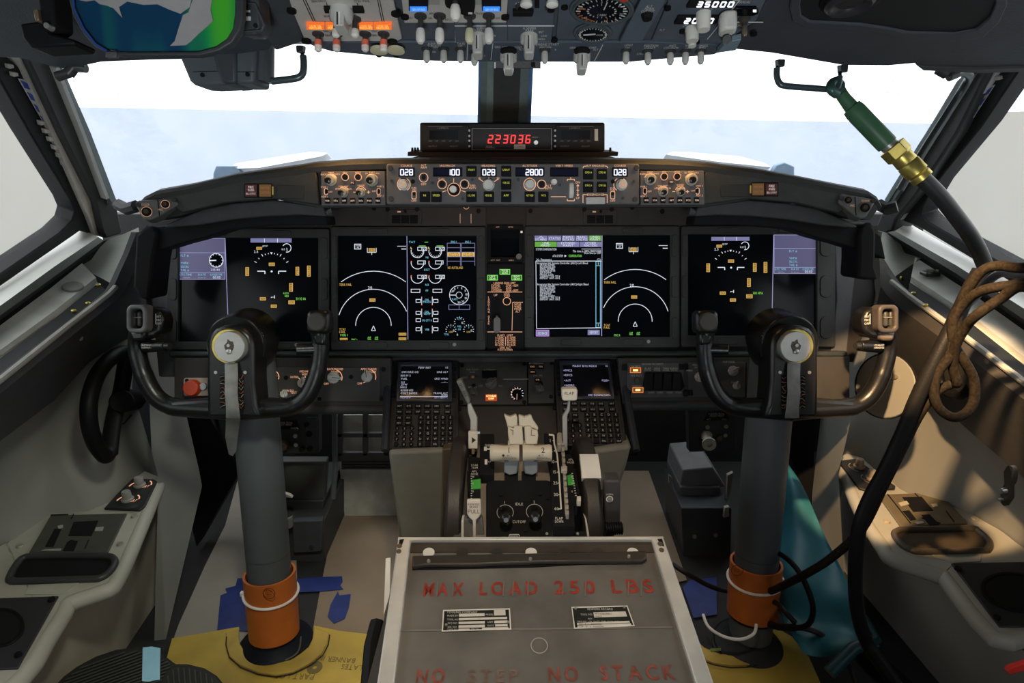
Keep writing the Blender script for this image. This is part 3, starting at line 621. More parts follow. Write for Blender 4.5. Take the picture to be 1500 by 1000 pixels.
ye2.build('alert_lettering', inkb, du2)
am.text(MP, 'NO AUTOLAND', 656, 392, 3.6, NS, al='l', wmax=22)
wh.ring(MP, 672.5, 432, 14, .8, NS); wh.ring(MP, 672.5, 432, 4.5, .6, NS); vi.frame(MP, rc(657, 446, 688.5, 453.5), rc(657.8, 446.8, 687.7, 452.7), NS - .0006, NS); vi.line(MP, [(672.5, 446), (672.5, 453)], .8, NS)
for tx, an in (('1', 100), ('2', 70), ('5', 35), ('10', 5), ('15', -25), ('25', -60), ('30', -90), ('UP', 150), ('0', 125)): wh.text(MP, tx, 672.5 + 11 * cos(R(an)), 432 - 11 * sin(R(an)), 3, NS)
wh.line(MP, [(659, 432), (668, 432)], 1.2, NS); cy_.text(MP, 'FLAPS', 666, 438, 2.8, NS, wmax=8)
for x, y, lab in ((660.5, 483, '1'), (673, 471.5, 'CTR'), (686.5, 483, '2')):
    for i in range(9): g_ = R(-20 + 220 * i / 8); wh.line(MP, [(x + 8 * cos(g_), y - 8 * sin(g_)), (x + 6.3 * cos(g_), y - 6.3 * sin(g_))], .8, NS)
    cy_.text(MP, lab, x, y - (4 if lab != 'CTR' else 5), 2.6, NS, wmax=6); wh.text(MP, '0', x + 4, y + 1, 3, NS)
    if lab != 'CTR': am.text(MP, 'LOW', x, y + 3, 2.6, NS, wmax=5.5)
cy_.text(MP, 'FUEL', 673, 478, 2.5, NS, wmax=6); cy_.text(MP, 'LB', 673, 482, 2.5, NS); cy_.text(MP, 'TOTAL', 654, 489.5, 2.8, NS, wmax=7); wh.text(MP, '0', 670, 490, 3, NS)
for m_, n_, mt in ((wh, 'engine_symbology', wW), (cy_, 'cyan_lettering', wC), (am, 'amber_lettering', wA), (rd, 'red_limit_marks', wRd), (ye, 'green_marks', wG), (yf, 'alert_field', wA), (vi, 'alert_grid', wT)): m_.build(n_, mt, du2)
du3 = display('inboard right display listing maintenance text under violet and green tabs', (769, 331, 995, 509), (782, 344, 982, 493))
map_display(du3, 882.5, 980, 344, 930.5, 470, True)
tv, tg, wh, gr, cn, mg, li = MB(), MB(), MB(), MB(), MB(), MB(), MB()
for x0, x1, tx, g_ in ((783, 802, ('', 'SYS MENU'), 0), (803, 822, ('STATUS',), 0), (823, 842, ('MAINT', 'DATA PGS'), 0), (843, 861.5, ('MAINT', 'CTRL PGS'), 0), (862.5, 881, ('ONBD', 'MAINT'), 1)):
    (tg if g_ else tv).rect(MP, x0, 345, x1, 352.7, NS - .0003)
    for i, q in enumerate(tx): wh.text(MP, q, (x0 + x1) / 2, (347 if i == 0 else 350.7) if len(tx) > 1 else 349, 3.2, NS, wmax=x1 - x0 - 2)
wh.line(MP, [(789, 348.5), (792.5, 346), (796, 348.5)], .8, NS)
for x0, x1, tx, g_ in ((783.5, 815.5, ('LINE', 'MAINT'), 1), (816, 848.5, ('EXTENDED', 'MAINT'), 0), (849.5, 881, ('OTHER', 'FUNCTIONS'), 0)):
    (tg if g_ else tv).rect(MP, x0, 353.8, x1, 361.5, NS - .0003)
    for i, q in enumerate(tx): wh.text(MP, q, (x0 + x1) / 2, 355.8 + i * 3.6, 3.2, NS, wmax=(x1 - x0) * .62)
wh.text(MP, 'SYSTEM CONFIGURATION', 785, 365, 3, NS, al='l', wmax=30); wh.line(MP, [(852, 364.6), (880, 364.6)], .7, NS); wh.text(MP, 'The time is: 0819z 13NOV2018', 880, 367.7, 3, NS, al='r', wmax=41); wh.text(MP, 'Data Source: UHF', 880, 370.4, 2.8, NS, al='r', wmax=24)
wh.text(MP, 'ATA SYSTEM', 809.5, 374.7, 3.2, NS, al='l', wmax=15); wh.plate(MP, [(827, 373), (827, 376.5), (830, 374.7)], NS - .0006, NS); gr.text(MP, 'CONFIGURATION', 833, 374.6, 3.4, NS, al='l', wmax=19)
wh.text(MP, '36 - Pneumatics', 786, 380, 3, NS, al='l', wmax=22); wh.text(MP, '(2)', 880, 380, 3, NS, al='r')
wh.line(MP, [(785, 382.2), (881, 382.2)], 1, NS); wh.line(MP, [(785, 382), (786, 481)], 1, NS); wh.line(MP, [(786, 481), (880, 480)], 1, NS)
for j, sd in enumerate(('Left', 'Right')):
    y = 385.2 + j * 31; wh.text(MP, 'Integrated Air System Controller (IASC)-%s Bleed' % sd, 787, y, 3, NS, al='l', wmax=74 + j)
    for i, q in enumerate(('LRU PART NUMBER:', '822A0000-001', 'SERIAL NUMBER:', '822A0000-001-0%d' % (8 + j), 'OPTIONS:', 'PROG: Left;' if j == 0 else 'PROG: Right;', 'CURRENT TYPE: 737-8', 'DISPLAY UNIT: 001 E')): wh.text(MP, q, 791, y + 2.9 + i * 2.75, 2.5, NS, al='l', wmax=29 if i > 5 else 22)
cn.frame(MP, rc(872.5, 382.5, 880, 480), rc(873.4, 383.4, 879.1, 479.2), NS - .0006, NS); cn.line(MP, [(873, 389), (880, 389)], .9, NS); cn.line(MP, [(873, 473), (880, 473)], .9, NS)
for y in (386, 476): wh.text(MP, '1', 876.3, y, 3.6, NS)
tv.rect(MP, 785.5, 484, 804, 492, NS - .0003); mg.frame(MP, rc(785, 483, 804.5, 492.5), rc(786, 484, 803.5, 491.5), NS - .0005, NS); wh.text(MP, 'GO BACK', 795, 488, 3.4, NS, wmax=14)
tv.rect(MP, 861, 483, 878.5, 490.5, NS - .0003); wh.text(MP, 'REPORT', 870, 486.8, 3.4, NS, wmax=12); li.line(MP, [(882, 344), (881.3, 492)], 1.2, NS)
for m_, n_, mt in ((tv, 'tab', wT), (tg, 'green_tab', wV), (wh, 'white_lettering', wW), (gr, 'green_lettering', wG), (cn, 'scroll_bar', wC), (mg, 'button_outline', wM), (li, 'pane_line', wPl)): m_.build(n_, mt, du3)

# standby display and landing gear panel between the inboard displays
t = thing('standby_display', 'small square standby display, dark, between the inboard displays', 'display', MP.hit(740, 382))
b_ = MB().frame(MP, rr(713, 330, 767, 384, 3), rr(719, 336, 760, 376, 1.5), -.0039, .008).build('bezel', black, t, .001); MB().plate(MP, rc(717, 334, 762, 378), -.0038, .001).build('screen', scr, t)
MB().pcyl(MP, 760, 376, 4.5, .008, .018, 4).build('knob', M('knob_dim', (.16, .15, .13), .5), t); MB().rect(MP, 762.5, 338, 765.5, 341, .0088).build('lamp', E('small_lamp', (.7, .6, .5), .8), t)
m = MB()
for x, y, q in ((729, 331.5, 'APP'), (748, 331.5, 'HP/IN'), (722, 381, 'ATT'), (730, 381, 'RST'), (749, 381, 'BARO')): m.text(MP, q, x, y + (1 if y < 350 else 0), 2, .0086, wmax=7)
m.build('lettering', wOd, t)
t = thing('landing_gear_panel', 'landing gear panel with green gear lights and orange legends', 'panel', MP.hit(741, 518))
MB().plate(MP, rc(713, 386, 768, 516), -.0039, .003).build('plate', black, t, .001)
go, gl, lt = MB(), MB(), MB()
for x, y, q in ((739.5, 398, 'NOSE'), (721.5, 406.5, 'LEFT'), (757, 406.5, 'RIGHT')):
    MB().plate(MP, rc(x - 8, y - 4.3, x + 8, y + 4.3), .003, .0055).build('gear_light', E('green_lens', (.02, .16, .01), .8), t)
    gl.frame(MP, rc(x - 7.6, y - 3.8, x + 7.6, y + 3.8), rc(x - 6.8, y - 3.1, x + 6.8, y + 3.1), .0055, .0062); lt.text(MP, q, x, y - 1.6, 2.6, .0064, wmax=9); lt.text(MP, 'GEAR', x, y + 1.7, 2.6, .0064, wmax=9)
gl.build('light_frame', wG, t); lt.build('light_lettering', E('pale_green_glow', (.8, 1, .6), 1), t)
L2 = .0036
for x, y, q, al, wm in ((739, 414.5, 'LANDING GEAR LIMIT', 'c', 34), (720, 418, 'EXTEND', 'l', 13), (741, 418, '270K-.82M', 'l', 19), (720, 421.5, 'RETRACT', 'l', 14), (741, 421.5, '235K', 'l', 9), (720, 425, 'EXTENDED', 'l', 16), (741, 425, '320K-.82M', 'l', 19), (726, 432, 'UP', 'c', 6), (742.5, 430, 'LOCK', 'c', 9), (742.5, 433.2, 'OVRD', 'c', 9), (758.5, 445.5, 'NOSE', 'c', 10), (758.5, 449, 'WHEEL', 'c', 11), (758.5, 452.5, 'STEER', 'c', 11), (758.5, 456, 'ALT', 'c', 7), (734, 491, 'FLAPS', 'c', 11), (747, 491, 'LIMIT', 'c', 9), (740, 509, '230K ALT', 'c', 17), (740, 512.3, 'FLAP EXTEND', 'c', 23)): go.text(MP, q, x, y, 3, L2, al=al, wmax=wm * .94)
for i, (a_, c_) in enumerate((('1-250K', '15-200K'), ('2-250K', '25-190K'), ('5-250K', '30-175K'), ('10-210K', '40-162K'))): go.text(MP, a_, 732, 494.3 + i * 3.5, 2.9, L2, wmax=13); go.text(MP, c_, 749, 494.3 + i * 3.5, 2.9, L2, wmax=13)
for i, c in enumerate('LANDING GEAR'): go.text(MP, c, 716, 435.5 + i * 3.5, 2.8, L2) if c != ' ' else None
go.line(MP, [(714, 427.5), (765, 427.5)], 1, L2); go.line(MP, [(714, 486), (765, 486)], 1, L2); go.line(MP, [(740.5, 493), (740.5, 506)], .8, L2); go.line(MP, [(766, 442.5), (751, 442.5), (750, 484)], .9, L2); go.ring(MP, 742.5, 441, 5.5, .9, L2); go.build('lettering', wO, t)
MB().plate(MP, rr(720.5, 436, 733, 470, 5), .002, .0034).build('lever_slot', blackm, t)
lv = MB(); lv.plate(MP, rr(723, 464, 733, 488, 5), .014, .028); lv.plate(MP, rc(726, 462, 730, 470), .003, .016); lv.build('gear_lever', M('gear_lever_grey', (.17, .16, .15), .5), t, .002)
MB().pcyl(MP, 742.5, 441, 4.5, .003, .007).build('override_button', black, t)
for x, y in ((718, 512), (762, 512)): MB().pcyl(MP, x, y, 3.2, .003, .005).build('screw', black, t)
# ---------------------------------------------------------------- glareshield
GP = tilt(CAM + ray(750, 270) * 1.16, 8)
gs = thing('glareshield', 'black padded glareshield hood spanning above the displays', 'glareshield', GP.hit(750, 300))
topl = [(204, 297), (212, 288), (228, 280), (280, 271), (345, 256), (395, 249), (440, 243), (456, 240), (520, 235.5), (590, 234), (750, 233), (900, 234), (985, 236), (1042, 240), (1060, 243), (1105, 248), (1155, 257), (1220, 270), (1272, 280), (1284, 288), (1290, 298)]
pb = [GP.hit(x, y, .006) for x, y in topl]; bk = [p + V((0, .30 + .25 * (1 - abs(p.x) / .75), -.055)) for p in pb]
lipf = [p + V((0, -.006, -.006)) for p in pb]; li2 = [p + V((0, -.004, -.016)) for p in pb]
skin([bk, [p + V((0, .02, .003)) for p in pb], pb, lipf, li2]).build('top_pad', M('glareshield_top', (.02, .022, .022), .6, bump=.4, scale=60), gs)
# front face behind and around the mode panels
face = [(204, 300)] + topl[1:-1] + [(1290, 300), (1275, 322), (1240, 318), (1180, 297), (1100, 292), (1030, 303), (936, 303), (750, 302), (566, 303), (470, 304), (400, 291), (330, 297), (262, 316), (222, 322)]
MB().plate(GP, face, -.06, -.004).build('front_face', M('glareshield_face', (.018, .019, .019), .6, bump=.4, scale=60), gs)
for s in (0, 1):
    mx = (lambda x: x) if s == 0 else (lambda x: 1496 - x)
    wing = [(206, 296), (214, 290), (345, 260), (440, 247), (462, 243), (468, 300), (400, 291), (330, 297), (268, 312), (250, 300), (225, 292)]
    MB().plate(GP, [(mx(x), y) for x, y in wing], -.02, .008).build('wing_pad', M('wing_pad', (.024, .027, .026), .6, bump=.4, scale=60), gs, .006)
    low = [(240, 331), (258, 322), (300, 305), (340, 297.5), (400, 292.5), (440, 298), (474, 303), (478, 317), (440, 315), (390, 317), (340, 322), (290, 330), (243, 334)]
    MB().plate(GP, [(mx(x), y) for x, y in low], -.06, -.012).build('lower_fascia', M('lower_fascia', (.030, .031, .032), .55, bump=.3, scale=60), gs, .003)
    brow = [(205, 345), (222, 333), (243, 331), (290, 327), (340, 320), (390, 315), (440, 313), (478, 316), (480, 330), (400, 330), (336, 336), (300, 348), (262, 358), (216, 372), (198, 380)]
    MB().plate(GP, [(mx(x), y) for x, y in brow], -.09, -.03).build('brow', blackm, gs, .003)
    leg = [(198, 345), (210, 333), (222, 330), (232, 340), (224, 380), (218, 440), (206, 438), (194, 420)] if s == 0 else [(1258, 345), (1262, 330), (1277, 324), (1284, 340), (1283, 390), (1288, 410), (1268, 410), (1256, 408), (1258, 380)]
    MB().plate(GP, leg, -.09, -.02).build('leg', blackm, gs, .006)
    dim = (405, 271, 445, 291) if s == 0 else (1056, 270, 1098, 288)
    MB().plate(GP, rc(*dim), .004, .0095).build('recess_panel', M('recess_panel', (.016, .018, .018), .6), gs, .001)
# chrome clip ends
for (x, y, nm) in ((186, 306, 0), (1300, 306, 1)):
    MB().tube([at(x - 12, y - 6, t=1.22), at(x, y, t=1.2), at(x + 14, y - 4, t=1.19)], .012, 8).build('end_tube', dark, gs)
# fire / caution lights
def caution(xs, side_):
    t = thing('warning_light_pair', 'fire warning and master caution light pair on the glareshield %s' % side_, 'warning light', GP.hit(sum(xs[:2]) / 2, 292), 'glareshield warning lights')
    y0, y1 = (270, 289) if xs[0] < 700 else (268.5, 287)
    a, b = xs[0], xs[1]; MB().plate(GP, rc(min(a, b) - 10, y0 - 1.5, max(a, b) + 10, y1 + .5), .006, .0105).build('housing', blackm, t, .001)
    MB().plate(GP, rc(a - 8.5, y0, a + 8.5, y1 - 1), .0105, .0135).build('fire_lens', M('fire_lens', (.075, .016, .022), .4), t, .0008)
    MB().plate(GP, rc(b - 8.5, y0, b + 8.5, y1 - 1), .0105, .0135).build('caution_lens', E('caution_lens', (.10, .045, .012), .9), t, .0008)
    m = MB(); m.text(GP, 'FIRE', a, y0 + 4, 3.6, .0142, wmax=8); m.text(GP, 'WARN', a, y0 + 8.5, 3.6, .0142, wmax=9); m.text(GP, 'BELL CUTOUT', a, y0 + 13.5, 2.6, .0142, wmax=14); m.build('lettering', E('pink_white', (.8, .66, .62), .75), t)
    m = MB(); m.text(GP, 'MASTER', b, y0 + 5, 3.2, .0142, wmax=13); m.text(GP, 'CAUTION', b, y0 + 12, 3.2, .0142, wmax=14); m.build('caution_lettering', E('dim_amber', (.28, .13, .04), .7), t)
    c = b + (11.5 if xs[0] < 700 else -11.5); MB().plate(GP, rc(c - 1, y0 + 3, c + 1, y1 - 4), .0105, .0125).build('latch', brass, t)
caution((367.5, 388), 'left of the mode panel'); caution((1130.5, 1111), 'right of the mode panel')
# clock / mic switch end caps
for s in (0, 1):
    lab = 'grey angled switch cap with clock button at the %s tip of the glareshield' % ('left' if s == 0 else 'right')
    if s == 0: out, c1, c2, sc1, sc2, div, tx = [(197, 297), (203, 293), (254, 290), (262, 299), (232, 317), (220, 322), (212, 322), (207, 317)], (214.5, 310, 8), (242, 299, 6.5), (203, 300.5), (255, 293), (231, 292, 233.5, 316), ((213, 299.5, 'CLOCK'), (235, 307, 'MIC'))
    else: out, c1, c2, sc1, sc2, div, tx = [(1228, 296), (1232, 282), (1276, 291), (1282, 296), (1270, 316), (1262, 320), (1252, 316)], (1267, 304, 8), (1242.5, 293, 6), (1278.5, 294.5), (1233, 291), (1252.5, 288, 1254, 315), ((1268, 294, 'CLOCK'), (1249, 301, 'MIC'))
    t = thing('clock_button_cap', lab, 'switch panel', GP.hit(c1[0], 322), 'glareshield tip switch caps')
    fr = Fr(GP.hit(*c1[:2], .02), (1, .25 if s == 0 else -.25, 0), (0, .35, 1))
    b = MB().plate(fr, out, -.03, .006).build('plate', M('cap_grey', (.10, .105, .105), .5, bump=.1), t, .003)
    for (x, y, r) in (c1, c2):
        k = MB(); k.pcyl(fr, x, y, r, .006, .009, k=24); k.build('button_base', black, t, .0008)
        k = MB(); k.pcyl(fr, x, y, r * .55, .009, .014, r * .45); k.build('button', M('button_bronze', (.06, .05, .035), .4, .3), t); 
    m = MB(); m.ring(fr, *c1, .8, .0095); m.ring(fr, *c2, .8, .0095); m.build('legend_ring', wOd if s == 0 else M('dim_ring', (.12, .11, .1), .5), t)
    for x, y in (sc1, sc2): MB().pcyl(fr, x, y, 3.6, .005, .009).build('screw', dark, t)
    MB().line(fr, [div[:2], div[2:]], 1.4, .0066).build('panel_joint', blackm, t)
    m = MB()
    for x, y, q in tx: m.text(fr, q, x, y, 2.8, .0066, wmax=12)
    m.build('lettering', wOd, t)

# ---------------------------------------------------------------- mode control panel
NM = .0206
mc = thing('mode_control_panel', 'wide grey autopilot mode panel with digit windows across the glareshield', 'control panel', GP.hit(751, 302))
plate = MB().plate(GP, rr(566, 239.5, 936.5, 299.5, 3), -.0039, .02).build('plate', mcpg, mc, .002)
leg, sw = MB(), []
for x, y in ((572, 246.5), (573, 291.5), (932, 246), (930, 292)): MB().pcyl(GP, x, y, 4, .019, .023, 3.4).build('screw', M('screw_grey', (.05, .05, .05), .4, .4), mc)
for x, y in ((574, 265), (634, 268), (678, 291), (692, 263), (759, 263), (820, 271), (912, 290), (928, 266)): MB().pcyl(GP, x, y, 2.2, .019, .0215).build('rivet', dark, mc)
for x0, x1, q, kx in ((583.5, 607, '028', 595.5), (634, 677, '100', 664), (704, 727.5, '028', 716), (755, 797.5, '2800', 782.5), (806, 847.5, '', 0), (897, 920, '028', 908.5)):
    f = MB().frame(GP, rc(x0, 245.5, x1, 258.5), rc(x0 + 2.2, 247.2, x1 - 2.2, 257), .018, .0245).build('window_bezel', blackm, mc, .0008)
    MB().plate(GP, rc(x0 + 1, 246, x1 - 1, 258), .018, .0207).build('window_glass', M('lcd_blue_black', (.012, .014, .035), .15), mc)
    if q: MB().seg7(GP, q, kx, 252.2, 8.2, .0222, 6.6, .0, 1.5).build('digits', wD, mc)
for x, q, y in ((595.5, 'COURSE', 242.6), (655, 'IAS/MACH', 242.6), (715.5, 'HEADING', 242.6), (776, 'ALTITUDE', 242.6), (826.5, 'VERT SPEED', 242.6), (872, 'A/P ENGAGE', 242.6), (908.5, 'COURSE', 242.6), (872.5, 'DISENGAGE', 285), (620.5, 'A/T', 241.8), (620.5, 'ARM', 245.2), (620.5, 'OFF', 269.7), (606.5, 'F/D', 275.5), (606.5, 'ON', 278.8), (606.5, 'OFF', 294), (897.5, 'F/D', 276), (897.5, 'ON', 279), (897.5, 'OFF', 294), (646.5, 'C/O', 262), (692.5, 'SPD', 272), (692.5, 'INTV', 275.5), (803.5, 'ALT', 272), (803.5, 'INTV', 275.8), (846.5, 'DN', 267), (846.5, 'UP', 290), (702.5, '10', 261), (729.5, '30', 261)):
    leg.text(GP, q, x, y, 3.0, NM, wmax=len(q) * 2.6 + 1)
for x, y, r in ((620.5, 260, 6.4), (647.5, 269.8, 6.4), (665, 277.5, 9.2), (680.5, 269.7, 6.4), (776, 270, 8.8), (793.5, 270, 6.2)): leg.ring(GP, x, y, r, .9, NM)
for x, r in ((591.5, 9.4), (908.5, 9.4)): leg.ring(GP, x, 270, r, .9, NM, 120, 240); leg.ring(GP, x, 270, r, .9, NM, -60, 60)
for l_ in (((664.5, 261), (664.5, 267)), ((648, 281), (654, 279)), ((676, 279), (682, 281)), ((716, 259.5), (716, 263)), ((702, 262), (708, 266)), ((724, 266), (730, 262)), ((807, 288), (829, 288)), ((836, 259.5), (836, 262)), ((831, 265), (831, 262.5), (841.5, 262.5), (841.5, 265)), ((831, 291), (831, 294), (841.5, 294), (841.5, 291)), ((846.5, 270), (846.5, 287)), ((844.5, 278.5), (848.5, 278.5)), ((844.8, 272.5), (846.5, 270), (848.2, 272.5)), ((844.8, 284.5), (846.5, 287), (848.2, 284.5)), ((854, 297), (854, 285), (861, 285)), ((884, 285), (889.5, 285), (889.5, 297)), ((854, 246), (855, 243.5), (859, 243)), ((886, 243), (889, 243.5), (890.5, 246)), ((776, 259.5), (776, 261))): leg.line(GP, l_, .9, NM)
for x in (606.5, 897.5): leg.frame(GP, rr(x - 3.6, 280, x + 3.6, 291.5, 2), rr(x - 2.8, 280.8, x + 2.8, 290.7, 1.6), NM - .0006, NM)
leg.build('lettering', wO, mc)
def knobpart(fr, x, y, r, h, mat, par, n0, pointer=None, name='knob', k=28):
    o = MB().knob(fr, x, y, r, h, k, n0).build(name, mat, par)
    if pointer: pointer(o)
    return o
def cross(x, y):
    def f(o):
        m = MB(); m.line(GP, [(x - 3.2, y - 3.2), (x + 3.2, y + 3.2)], 1.5, .0345); m.line(GP, [(x - 3.2, y + 3.2), (x + 3.2, y - 3.2)], 1.5, .0345); m.build('cross_mark', E('orange_cross', (.85, .36, .14), .6), o)
    return f
knobpart(GP, 591.5, 270.5, 8, .014, knobg, mc, .02, cross(591.2, 270.3)); knobpart(GP, 910.5, 270.5, 8, .014, knobg, mc, .02, cross(912.2, 270.3))
kk = knobpart(GP, 665, 277.5, 8.4, .010, black, mc, .02); knobpart(GP, 664.7, 277.3, 6.2, .018, knobl, kk, .02, k=14)
knobpart(GP, 716, 270.5, 8.4, .014, knobg, mc, .02); knobpart(GP, 776.3, 270, 7.8, .013, knobg, mc, .02); knobpart(GP, 811.5, 266, 4.6, .008, knobl, mc, .02)
for x, y in ((647.5, 269.8), (680.5, 269.7), (793.5, 270)): MB().pcyl(GP, x, y, 4.4, .02, .024, 4).build('push_button', black, mc, .0006)
for x in (606.5, 897.5): MB().plate(GP, rc(x - 2, 281.5, x + 2, 286), .02, .027).build('toggle_switch', black, mc, .0008)
MB().cyl(GP.hit(620.5, 261, .02), GP.hit(620.5, 260, .034), .003, .004).build('toggle_switch', black, mc)
MB().pcyl(GP, 605, 266, 3, .02, .022).build('indicator', blackm, mc); MB().pcyl(GP, 897.5, 266, 3, .02, .022).build('indicator', blackm, mc)
th = MB(); m_ = GP.sc(836, 279)[0]; th.lathe(GP.hit(833, 279, .012), GP.u, [(11 * m_, 0), (12.5 * m_, 1 * m_), (12.5 * m_, 5.5 * m_), (11 * m_, 6.5 * m_)], 26); th.build('thumbwheel', knobg, mc, 0)
MB().plate(GP, rc(858.5, 288.5, 886.5, 299), .018, .028).build('disengage_bar', M('bar_grey', (.42, .43, .42), .5), mc, .001)
bl = MB()
for x0, y0, q in ((614.5, 281, 'N1'), (631.5, 281, 'SPEED'), (683, 281, 'LVL CHG'), (708.5, 281, 'HDG SEL'), (734, 281, 'APP'), (734, 262.5, 'VOR LOC'), (734, 243.5, 'LNAV'), (683, 243.5, 'VNAV'), (768.5, 281, 'ALT HLD'), (788.5, 281, 'V/S'), (854.5, 247.5, 'CMD A'), (874.5, 247.5, 'CMD B'), (854.5, 266.5, 'CWS A'), (874.5, 266.5, 'CWS B')):
    MB().plate(GP, rc(x0, y0, x0 + 15, y0 + 15), .019, .0255).build('push_switch', blackm, mc, .0012); bl.text(GP, q, x0 + 7.5, y0 + 5, 2.9, .0262, wmax=10)
bl.build('switch_lettering', wY, mc)

# ---------------------------------------------------------------- EFIS control panels
def efis(dx, lab, dy):
    t = thing('display_control_panel', lab, 'control panel', GP.hit(517 + dx, 302), 'display control panels')
    f = lambda x, y: (x + dx, y + dy)
    MB().plate(GP, [f(470, 251), f(564, 250.5), f(565, 300.5), f(471, 301.5)], -.0039, .016).build('plate', mcpg, t, .0015)
    n = .0166; l = MB()
    for x, y, q in ((475, 255.5, 'RADIO'), (485, 253, 'MINS'), (494, 255, 'BARO'), (505.5, 253, 'FPV'), (524.5, 253, 'MTRS'), (537, 254, 'IN'), (545, 252.5, 'BARO'), (553, 254, 'HPA'), (475, 274, 'VOR 1'), (475, 288, 'ADF 1'), (484, 281, 'OFF'), (557, 273, 'VOR 2'), (557, 287, 'ADF 2'), (548, 280, 'OFF'), (494, 276.5, 'APP'), (499, 273, 'VOR'), (507, 273, 'MAP'), (512, 276.5, 'PLN'), (529, 271.5, 'RANGE')): l.text(GP, q, *f(x, y), 2.5, n, wmax=len(q) * 2.0)
    l.line(GP, [f(517.5, 281.3), f(521.5, 281.3)], .9, n); l.line(GP, [f(537.5, 281.3), f(542, 281.3)], .9, n); l.line(GP, [f(539.7, 279), f(539.7, 283.6)], .9, n)
    for x, y in ((505.5, 259.3), (524.5, 259.3)): l.ring(GP, *f(x, y), 5, .9, n)
    for x, y in ((485, 264), (545, 264), (503.5, 281), (529, 281)): l.ring(GP, *f(x, y), 9 if y < 270 else 7.4, .8, n, 20, 160)
    for x in (477.5, 554.5): l.frame(GP, rr(x + dx - 2.8, 275.5 + dy, x + dx + 2.8, 285.5 + dy, 2.4), rr(x + dx - 2, 276.3 + dy, x + dx + 2, 284.7 + dy, 1.8), n - .0006, n)
    l.build('lettering', wO, t)
    for x, y, r in ((485, 263.5, 8.2), (545, 263.5, 8.8), (503.5, 281.5, 7), (529, 281.5, 6.4)):
        k = knobpart(GP, *f(x, y), r, .012, M('knob_tan', (.40, .38, .32), .5), t, .016); knobpart(GP, *f(x - 1.2, y + 1.5), r * .62, .021, black, k, .016)
        m = MB(); m.text(GP, 'RST' if y < 270 else 'CTR', *f(x - 1.6, y + 2.2), 2.6, .0375, wmax=5); m.build('lettering', inkw, k)
    for x, y in ((505.5, 259.3), (524.5, 259.3)): MB().pcyl(GP, *f(x, y), 4, .016, .020).build('push_button', black, t, .0005)
    MB().plate(GP, rc(512.5 + dx, 264.5 + dy, 519.5 + dx, 270.5 + dy), .015, .0195).build('push_switch', M('switch_brown', (.035, .022, .018), .5), t, .0006)
    for x in (477.5, 554.5): MB().plate(GP, rc(x - 1.5 + dx, 277.5 + dy, x + 1.5 + dx, 283 + dy), .016, .023).build('toggle_switch', black, t, .0006)
    b = MB(); b.text(GP, 'TFC', *f(516, 267.5), 2.4, .0201, wmax=5)
    for i, q in enumerate(('WXR', 'STA', 'WPT', 'ARPT', 'DATA', 'POS', 'TERR')):
        x = 479.5 + i * 12.3; MB().plate(GP, rc(x - 3.6 + dx, 290 + dy, x + 3.6 + dx, 298 + dy), .015, .0195).build('push_switch', blackm, t, .0006); b.text(GP, q, *f(x, 294), 2.5, .0201, wmax=6)
    b.build('switch_lettering', E('pale_orange', (1, .72, .55), .8), t)
efis(0, 'small knob panel lit warm, left end of the mode panel', 0); efis(467.5, 'small knob panel lit warm, right end of the mode panel', -.8)

# ---------------------------------------------------------------- clock rack on top
CK = tilt(at(750, 222, y=1.31), 0)
ck = thing('clock_rack', 'black rack box with red digits standing on the glareshield', 'clock', CK.hit(750, 228))
MB().plate(CK, rr(615, 179.5, 886, 222, 3), -.14, 0).build('case', black, ck, .003)
MB().plate(CK, [(597, 222.5), (906, 222.5), (905, 228.5), (597, 228.5)], -.12, .004).build('base_plate', blackm, ck, .001)
MB().plate(CK, [(640, 228), (655, 223), (860, 223), (872, 228), (905, 232), (600, 232)], -.10, .002).build('foot', blackm, ck)
for x in (604, 608, 612, 894): MB().cyl(CK.hit(x, 223, -.02), CK.hit(x, 216, -.02), .003, .002, 8).build('stand_bolt', black, ck)
for x0, x1 in ((621, 687), (814, 881)):
    md = MB().plate(CK, rc(x0, 183, x1, 219), 0, .004).build('side_module', M('module_black', (.007, .007, .008), .5, spec=.14), ck, .001)
    MB().plate(CK, rc(x0 + 8, 191, x0 + 50, 204), .003, .0046).build('module_screen', scr, md)
    m = MB(); m.text(CK, 'LAMBDA', x0 + 28, 187.5, 2.6, .0048, wmax=24)
    for i, q in enumerate(('ON', 'UP', 'CURR', 'UP', 'ON')): m.text(CK, q, x0 + 9 + i * 9.8, 206.5, 2.2, .0048, wmax=6)
    m.text(CK, 'OUTPUT', x0 + 13, 214, 2.2, .0048, wmax=13); m.text(CK, 'ADJUST', x0 + 44, 214, 2.2, .0048, wmax=16); m.line(CK, [(x0 + 6, 185), (x0 + 56, 185)], .6, .0046); m.build('module_lettering', M('dim_print', (.12, .12, .13), .5), md)
for x in (687.5, 813):
    for y in (191, 199, 206, 214): MB().pcyl(CK, x, y, 1.6, 0, .004).build('screw', M('screw_dull', (.2, .2, .2), .4, .6), ck)
cf = MB().plate(CK, rc(692, 189, 808, 219), 0, .005).build('clock_face', M('clock_face_black', (.009, .007, .007), .4, spec=.14), ck, .001)
MB().frame(CK, rc(691, 188, 808.5, 219.5), rc(692, 189, 807.5, 219), 0, .0058).build('face_edge', M('face_edge', (.10, .10, .10), .35, .5), ck)
MB().seg7(CK, '223036', 746, 203.8, 11, .0056, 11, .12, 1.7).build('digits', wR, cf)
m = MB(); m.text(CK, 'MODEL', 717, 214.3, 2, .0054, wmax=14); m.line(CK, [(711, 216.5), (725, 216.5)], .7, .0054)
for x in (726, 746, 768): m.line(CK, [(x - 2, 196.7), (x + 2, 196.7)], .6, .0054)
m.text(CK, 'BRIGHT', 784, 201, 1.8, .0054, wmax=8); m.build('face_lettering', M('dim_print2', (.25, .25, .25), .5), cf)
